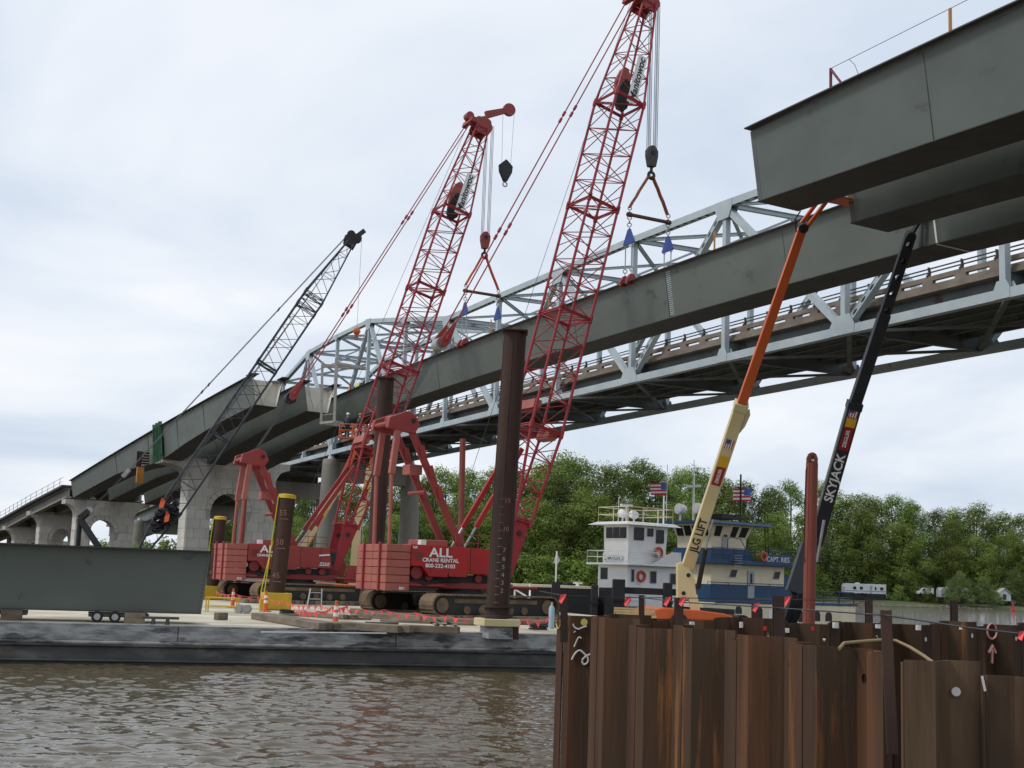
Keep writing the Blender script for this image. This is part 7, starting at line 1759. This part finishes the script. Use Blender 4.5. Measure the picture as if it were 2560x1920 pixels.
def pennants(label, pts, per, sag=.12):
    t = thing('pennant_line', label, 'pennant line', pts[0], 'pink pennant lines on the deck')
    mb = MB(); cur = []
    for a, b in zip(pts, pts[1:]):
        n = 8
        cur += [a.lerp(b, i / n) - UP * sag * 4 * (i / n) * (1 - i / n) for i in range(n)]
    cur.append(pts[-1]); mb.path(cur, .01, 4); mb.build('line', M['pink_flag'], t)
    L = 0; nxt = .2
    for a, b in zip(cur, cur[1:]):
        d = (b - a); 
        while nxt < L + d.length:
            c = a + d * ((nxt - L) / d.length); u = d.normalized(); w = rng.uniform(.1, .16); sw = V((rng.uniform(-.1, .25), rng.uniform(-.12, .12), 0))
            m2 = MB(); m2.add([c - u * w, c + u * w, c + sw * .6 - UP * rng.uniform(.18, .3)], [(0, 1, 2)]); m2.build('pennant', M['pink_flag'], t); nxt += per * rng.uniform(.8, 1.2)
        L += d.length
pp = lambda x, y, z=DZ + .75: atz(x, y + 0, z)
pennants('line of pink pennants in front of the rear red crane', [at(540, 1478, 74), at(585, 1484, 70), at(665, 1490, 71), at(700, 1503, 69), at(800, 1512, 66), at(845, 1518, 63), at(905, 1522, 62)], .5)
pennants('line of pink pennants in front of the front red crane tracks', [at(905, 1522, 62), at(960, 1524, 61), at(1040, 1532, 60), at(1120, 1540, 59), at(1200, 1543, 58)], .55)
pennants('pink pennants heaped low beside the yellow guide box', [at(735, 1520, 62), at(760, 1524, 60), at(795, 1527, 60), at(830, 1516, 61), at(870, 1512, 62)], .22)
pennants('line of pink pennants right of the tall near pile', [at(1275, 1545, 57), at(1320, 1546, 56), at(1370, 1545, 56)], .5)
# step ladder, yellow frames, white trestle, cylinders
c = atz(787, 1523, DZ + .3); st_ = thing('step_ladder', 'small aluminium step ladder against the rear crane track', 'ladder', c)
for k in (-.28, .28):
    mb = MB(); mb.beam(c + V((k * 1.25, -.3, 0)), c + V((k, .1, 1.0)), .06, .08); mb.build('stile', M['steel'], st_)
for i in range(3):
    mb = MB(); q = (i + .6) / 3.2; mb.beam(c + V((-.3 + .05 * q, -.3 + .4 * q, q)), c + V((.3 - .05 * q, -.3 + .4 * q, q)), .14, .05); mb.build('tread', M['steel'], st_)
yf = thing('yellow_rack', 'low yellow tubular rack beside the girder end', 'rack', atz(552, 1531, DZ))
c = atz(552, 1531, DZ)
for k in (-.75, .75):
    for j in (0, .5):
        mb = MB(); mb.tube(c + V((k, j, 0)), c + V((k, j, .7)), .035, n=6); mb.build('rack_leg', M['yellow'], yf)
for z in (.3, .7):
    for j in (0, .5):
        mb = MB(); mb.tube(c + V((-.8, j, z)), c + V((.8, j, z)), .035, n=6); mb.build('rack_bar', M['yellow'], yf)
c = atz(598, 1533, DZ)
for i in range(2):
    mb = MB(); q = c + V((i * .36, 0, .22)); mb.tube(q - V((0, .3, 0)), q + V((0, .3, 0)), .2, n=14); o = mb.build('steel_roller', M['steel'], smooth=40); tag(o, ['left of two small steel rollers on the deck by the girder end', 'right of two small steel rollers on the deck by the girder end'][i], 'roller', 'steel rollers on the deck')
c = at(1302, 1502, 84); wt = thing('white_trestle', 'white pipe trestle behind the tall near pile', 'trestle', c)
for a, b in (((-.9, 0, 0), (-.9, 0, 1.05)), ((.55, 0, 0), (.55, 0, 1.1)), ((-.9, 0, .78), (.6, 0, .82)), ((-.4, 0, .0), (-.4, 0, .8)), ((-.5, 0, .75), (.5, 0, .2)), ((-.9, 0, .0), (.55, 0, .02)), ((.55, -.6, 0), (.55, 0, .8))):
    mb = MB(); mb.tube(c + V(a), c + V(b), .055, n=8); mb.build('trestle_pipe', M['white_paint'], wt)
c = at(1389, 1455, 80); fl = thing('flag_pole', 'white pennant on a short white pole left of the white towboat', 'flag', c)
mb = MB(); mb.tube(c - UP * 2, at(1392, 1378, 80), .05, n=6); mb.build('pole', M['white_paint'], fl)
a = at(1392, 1378, 80); mb = MB(); mb.add([a, a + V((-.18, 0, -.7)), a + V((.05, .03, -.8)), a + V((.2, 0, -.55))], [(0, 1, 2, 3)]); mb.build('pennant', M['flag_white'], fl)
mb = MB(); mb.box(c.x - .22, c.x + .28, c.y - .2, c.y + .3, DZ, at(1390, 1455, 80).z); mb.build('black_base', M['black'], fl)
# lumber stack and gear behind the cofferdam
lm = thing('lumber_stack', 'stack of pale lumber left of the orange lift cover', 'lumber', at(1590, 1550, 58)); r2 = random.Random(2)
M['lumber'] = mat('pale_lumber', (.5, .36, .19), (.4, .28, .14), .8, scale=2, objrand=.2)
for j in range(4):
    for i in range(3):
        c = at(1580 + i * 1, 1540 - j * 6, 58 + i * .3); mb = MB(); L_e = r2.uniform(.9, 1.1); mb.beam(c - V((.75 * L_e, 0, 0)), c + V((.95 * L_e, 0, 0)), .2, .085); mb.build('board', M['lumber'], lm)

# loose gear lying about the deck
r3 = random.Random(9)
gear = [(930, 1540, 'grey plank lying near the crane tracks, left'), (1075, 1556, 'dark plank in front of the near track'), (1010, 1553, 'short plank in front of the near track, left'), (1150, 1560, 'plank left of the tall near pile'), (1330, 1560, 'plank right of the tall near pile'), (875, 1545, 'plank right of the nearest orange marker post'), (760, 1538, 'plank behind the long timber mat')]
for i, (x, y, lab_) in enumerate(gear):
    c = atz(x, y, DZ + .06); a_ = r3.uniform(-.25, .5); d = V((math.cos(a_), math.sin(a_), 0)); L_ = r3.uniform(.7, 1.5)
    mb = MB(); mb.beam(c - d * L_, c + d * L_, .28, .1); tag(mb.build('plank', M['timber'], bevel=.01), lab_, 'plank', 'loose planks on the deck')
for i, (x, y, lab_) in enumerate(((1118, 1566, 'small heap of grey rags and scrap left of the tall near pile'), (1360, 1568, 'dark heap of hoses beside the cofferdam corner'))):
    c = atz(x, y, DZ); t = thing('scrap_heap', lab_, 'scrap', c, 'scrap heaps on the deck')
    for k in range(9):
        q = c + V((r3.uniform(-.6, .6), r3.uniform(-.4, .4), .05 + r3.uniform(0, .12))); d = V((r3.uniform(-1, 1), r3.uniform(-1, 1), r3.uniform(-.1, .35))).normalized() * r3.uniform(.15, .4)
        mb = MB(); mb.beam(q - d, q + d, r3.uniform(.06, .2), r3.uniform(.04, .1)); mb.build('scrap_piece', M['steel'] if i == 0 and k % 2 else M['rubber'], t)
for i, (x, y, lab_) in enumerate(((1345, 1572, 'coil of dark hose by the cofferdam corner'), (718, 1533, 'coil of hose in front of the yellow guide box'))):
    c = atz(x, y, DZ + .06); t = thing('hose_coil', lab_, 'hose', c, 'hose coils on the deck')
    for k in range(3):
        mb = MB(); mb.torus(c + UP * .07 * k, V((.05 * k, 0, 1)), .38 - .03 * k, .035, 18, 6); mb.build('coil', M['rubber'], t)
gc = atz(1378, 1572, DZ); t = thing('gas_cylinder', 'pale blue gas cylinder standing beside the cofferdam corner', 'gas cylinder', gc)
mb = MB(); mb.lathe(gc, [(0, .13), (.9, .13), (1.02, .06), (1.05, .04)], 14); mb.build('cylinder_body', flat('pale_blue_cylinder', (.3, .42, .5), .5), t, smooth=40); mb = MB(); mb.lathe(gc + UP * 1.05, [(0, .05), (.12, .05)], 8); mb.build('valve', M['steel'], t)

# ------------------------------------------------------------------ life line posts on the girders
def ll_post(label, p, h, m, lean=V((0, 0, 0)), brace=False):
    t = thing('lifeline_post', label, 'post', p, 'lifeline posts on the girders')
    mb = MB(); mb.beam(p, p + UP * h + lean, .09, .09); mb.build('post_shaft', m, t)
    if brace: mb = MB(); mb.beam(p + GU * -.75 - UP * .02, p + UP * h * .97, .07, .07); mb.build('brace', m, t)
    return p + UP * h + lean
M['post_wood'] = flat('post_wood', (.5, .27, .09), .8); M['post_red'] = flat('post_red', (.22, .04, .06), .6)
def on_g(px, line, off=0.0, lo=-40, hi=75):
    st = min((k / 10 for k in range(lo * 10, hi * 10)), key=lambda s: abs((lambda p: 1280 + FPX * p.dot(_r) / p.dot(_f) - px)(G(s, line * GS + off) - V((0, 0, EYE)))))
    return G(st, line * GS + off, .05)
ta = ll_post('dark red braced lifeline post on the nearest girder', on_g(2078, 0, .12), .95, M['post_red'], brace=True)
tb2 = ll_post('orange wooden lifeline post on the nearest girder, near the top right corner', on_g(2376, 0, .12), 1.0, M['post_wood'])
for px in (1786, 1370, 1226): ll_post({1786: 'wooden lifeline post on the hung girder right of the hook', 1370: 'yellowish lifeline post on the hung girder behind the front boom', 1226: 'yellowish lifeline post on the hung girder left of the tall pile'}[px], on_g(px, 2, .2), 1.2, M['post_wood'])
tz = tb2 + (tb2 - ta) * 1.2
mb = MB(); mb.path([ta, tb2, tz], .012, 4); tag(mb.build('lifeline', M['cable']), 'thin lifeline wire along the top of the nearest girder', 'cable')
mb = MB(); q = ta.lerp(tb2, .17); mb.path([q, q + V((.2, 0, -.2)), q + V((.4, 0, -.75))], .01, 4); tag(mb.build('loose_wire', M['cable']), 'short loose wire end hanging from the lifeline', 'cable')

# ------------------------------------------------------------------ campers and shed on the far bank
M['rv'] = mat('camper_white', (.68, .69, .7), (.6, .61, .62), .5, scale=.6); M['rv_grey'] = mat('camper_grey', (.5, .52, .53), (.42, .43, .44), .5, scale=.6)
def camper(label, x0, x1, yt, yb, Y, m, slide=True):
    a = at(x0, yb, Y); b = at(x1, yb + (x1 - x0) * .035, Y + 2); d = b - a; d.z = 0; L = d.length; d.normalize(); n = V((d.y, -d.x, 0)); n = n if n.y < 0 else -n
    h = (at(x0, yt, Y).z - a.z); z = min(a.z, 2.6)
    T_ = Matrix(((d.x, n.x, 0, a.x), (d.y, n.y, 0, a.y), (0, 0, 1, z), (0, 0, 0, 1)))
    t = thing('camper_trailer', label, 'camper', (a.x, a.y, z), 'campers on the far bank')
    mb = MB(T_); mb.prism([(0, .5), (L, .5), (L, h), (.5, h), (0, h * .75)], (0, -2.4, 0), (1, 0, 0), (0, 0, 1), (0, 2.4, 0)); mb.build('body', m, t, bevel=.08)
    for q in (.42, .5):
        mb = MB(T_); mb.tube((L * q, -.1, .35), (L * q, .1, .35), .36, n=12); mb.build('wheel', M['rubber'], t)
    for q, w in ((.2, .9), (.36, .9), (.72, .5), (.85, .9)):
        mb = MB(T_); mb.box(L * q, L * q + w, 0, .04, h * .5, h * .75); mb.build('window', M['wglass'], t)
    mb = MB(T_); mb.box(L * .6, L * .6 + .7, 0, .04, .6, h * .85); mb.build('door', M['boat_grey'], t)
    mb = MB(T_); mb.box(.2, L - .2, .0, .03, h * .36, h * .4); mb.build('stripe', M['boat_blue'], t)
    mb = MB(T_); mb.box(L * .3, L * .3 + 1, -1.6, -.8, h, h + .35); mb.build('roof_unit', M['rv'], t)
    mb = MB(T_); mb.box(-.2, L, -2.2, -.2, -.9, .5); mb.build('skirt', M['black'], t)
camper('long white camper trailer under the trees right of the red spud', 2112, 2216, 1458, 1487, 363.5, M['rv'])
camper('grey camper trailer half hidden behind trunks at right', 2352, 2420, 1468, 1498, 365, M['rv_grey'])
a = at(2496, 1497, 367); sh = thing('shed', 'small white gabled shed on the far bank near the right edge', 'shed', a)
mb = MB(); mb.prism([(0, -.5), (3.6, -.5), (3.6, 1.5), (1.8, 2.8), (0, 1.5)], a, V((1, .1, 0)), UP, V((-.3, 4, 0))); mb.build('wall', M['rv'], sh)
for k in (0, 1):
    mb = MB(); e0 = a + V((-.2 if k == 0 else 3.8, 0, 1.38)); e1 = a + V((1.8, 0, 2.9)); mb.hexa([e0 + V((0, -.3, 0)), e1 + V((0, -.3, 0)), e1 + V((-.3, 4.2, 0)), e0 + V((-.3, 4.2, 0))], [v + UP * .12 for v in (e0 + V((0, -.3, 0)), e1 + V((0, -.3, 0)), e1 + V((-.3, 4.2, 0)), e0 + V((-.3, 4.2, 0)))]); mb.build('roof', M['rv_grey'], sh)
mb = MB(); mb.box(a.x + 1.3, a.x + 2.2, a.y - .06, a.y - .01, a.z - .2, a.z + 1.3); mb.build('door', M['dark_rail'], sh)
a = at(2294, 1487, 363); tr = thing('van', 'white van parked under the waterside trees between the trailers', 'van', a)
mb = MB(); mb.prism([(0, .3), (4.6, .3), (4.6, 1.9), (1.6, 1.9), (1.0, 1.2), (0, 1.0)], a, V((1, .1, 0)), UP, V((0, 1.9, 0))); mb.build('body', M['rv'], tr, bevel=.06)
mb = MB(); mb.prism([(1.1, 1.2), (2.2, 1.2), (2.2, 1.75), (1.65, 1.75)], a - V((0, .02, 0)), V((1, .1, 0)), UP, V((0, .03, 0))); mb.build('window', M['wglass'], tr)
for x in (.9, 3.7):
    mb = MB(); q = a + V((x, x * .1 - .08, .3)); mb.tube(q, q + V((0, .25, 0)), .34, n=12); mb.build('wheel', M['rubber'], tr)
c = atz(2533, 1527, 0); by = thing('channel_buoy', 'small red channel buoy on the river at far right', 'buoy', c)
mb = MB(); mb.lathe(c - UP * .3, [(0, .4), (.6, .45), (.7, .3), (1.9, .22), (2.0, .05)], 12); mb.build('buoy_body', flat('buoy_red', (.6, .02, .02), .5), by, smooth=40)

# ------------------------------------------------------------------ labels that would repeat say their order from the left
from collections import defaultdict
_by = defaultdict(list)
for o in scene.objects:
    if o.parent is None and 'label' in o and o.get('category') in ('tree', 'shrub', 'timber mat'):
        _by[o['label']].append(o)
for lb_, obs in _by.items():
    if len(obs) > 1:
        obs.sort(key=lambda o: o.matrix_basis.translation.x / o.matrix_basis.translation.y)
        words = ['first', 'second', 'third', 'fourth', 'fifth', 'sixth', 'seventh', 'eighth', 'ninth']
        for i, o in enumerate(obs): o['label'] = words[min(i, 8)] + ' from left, ' + lb_
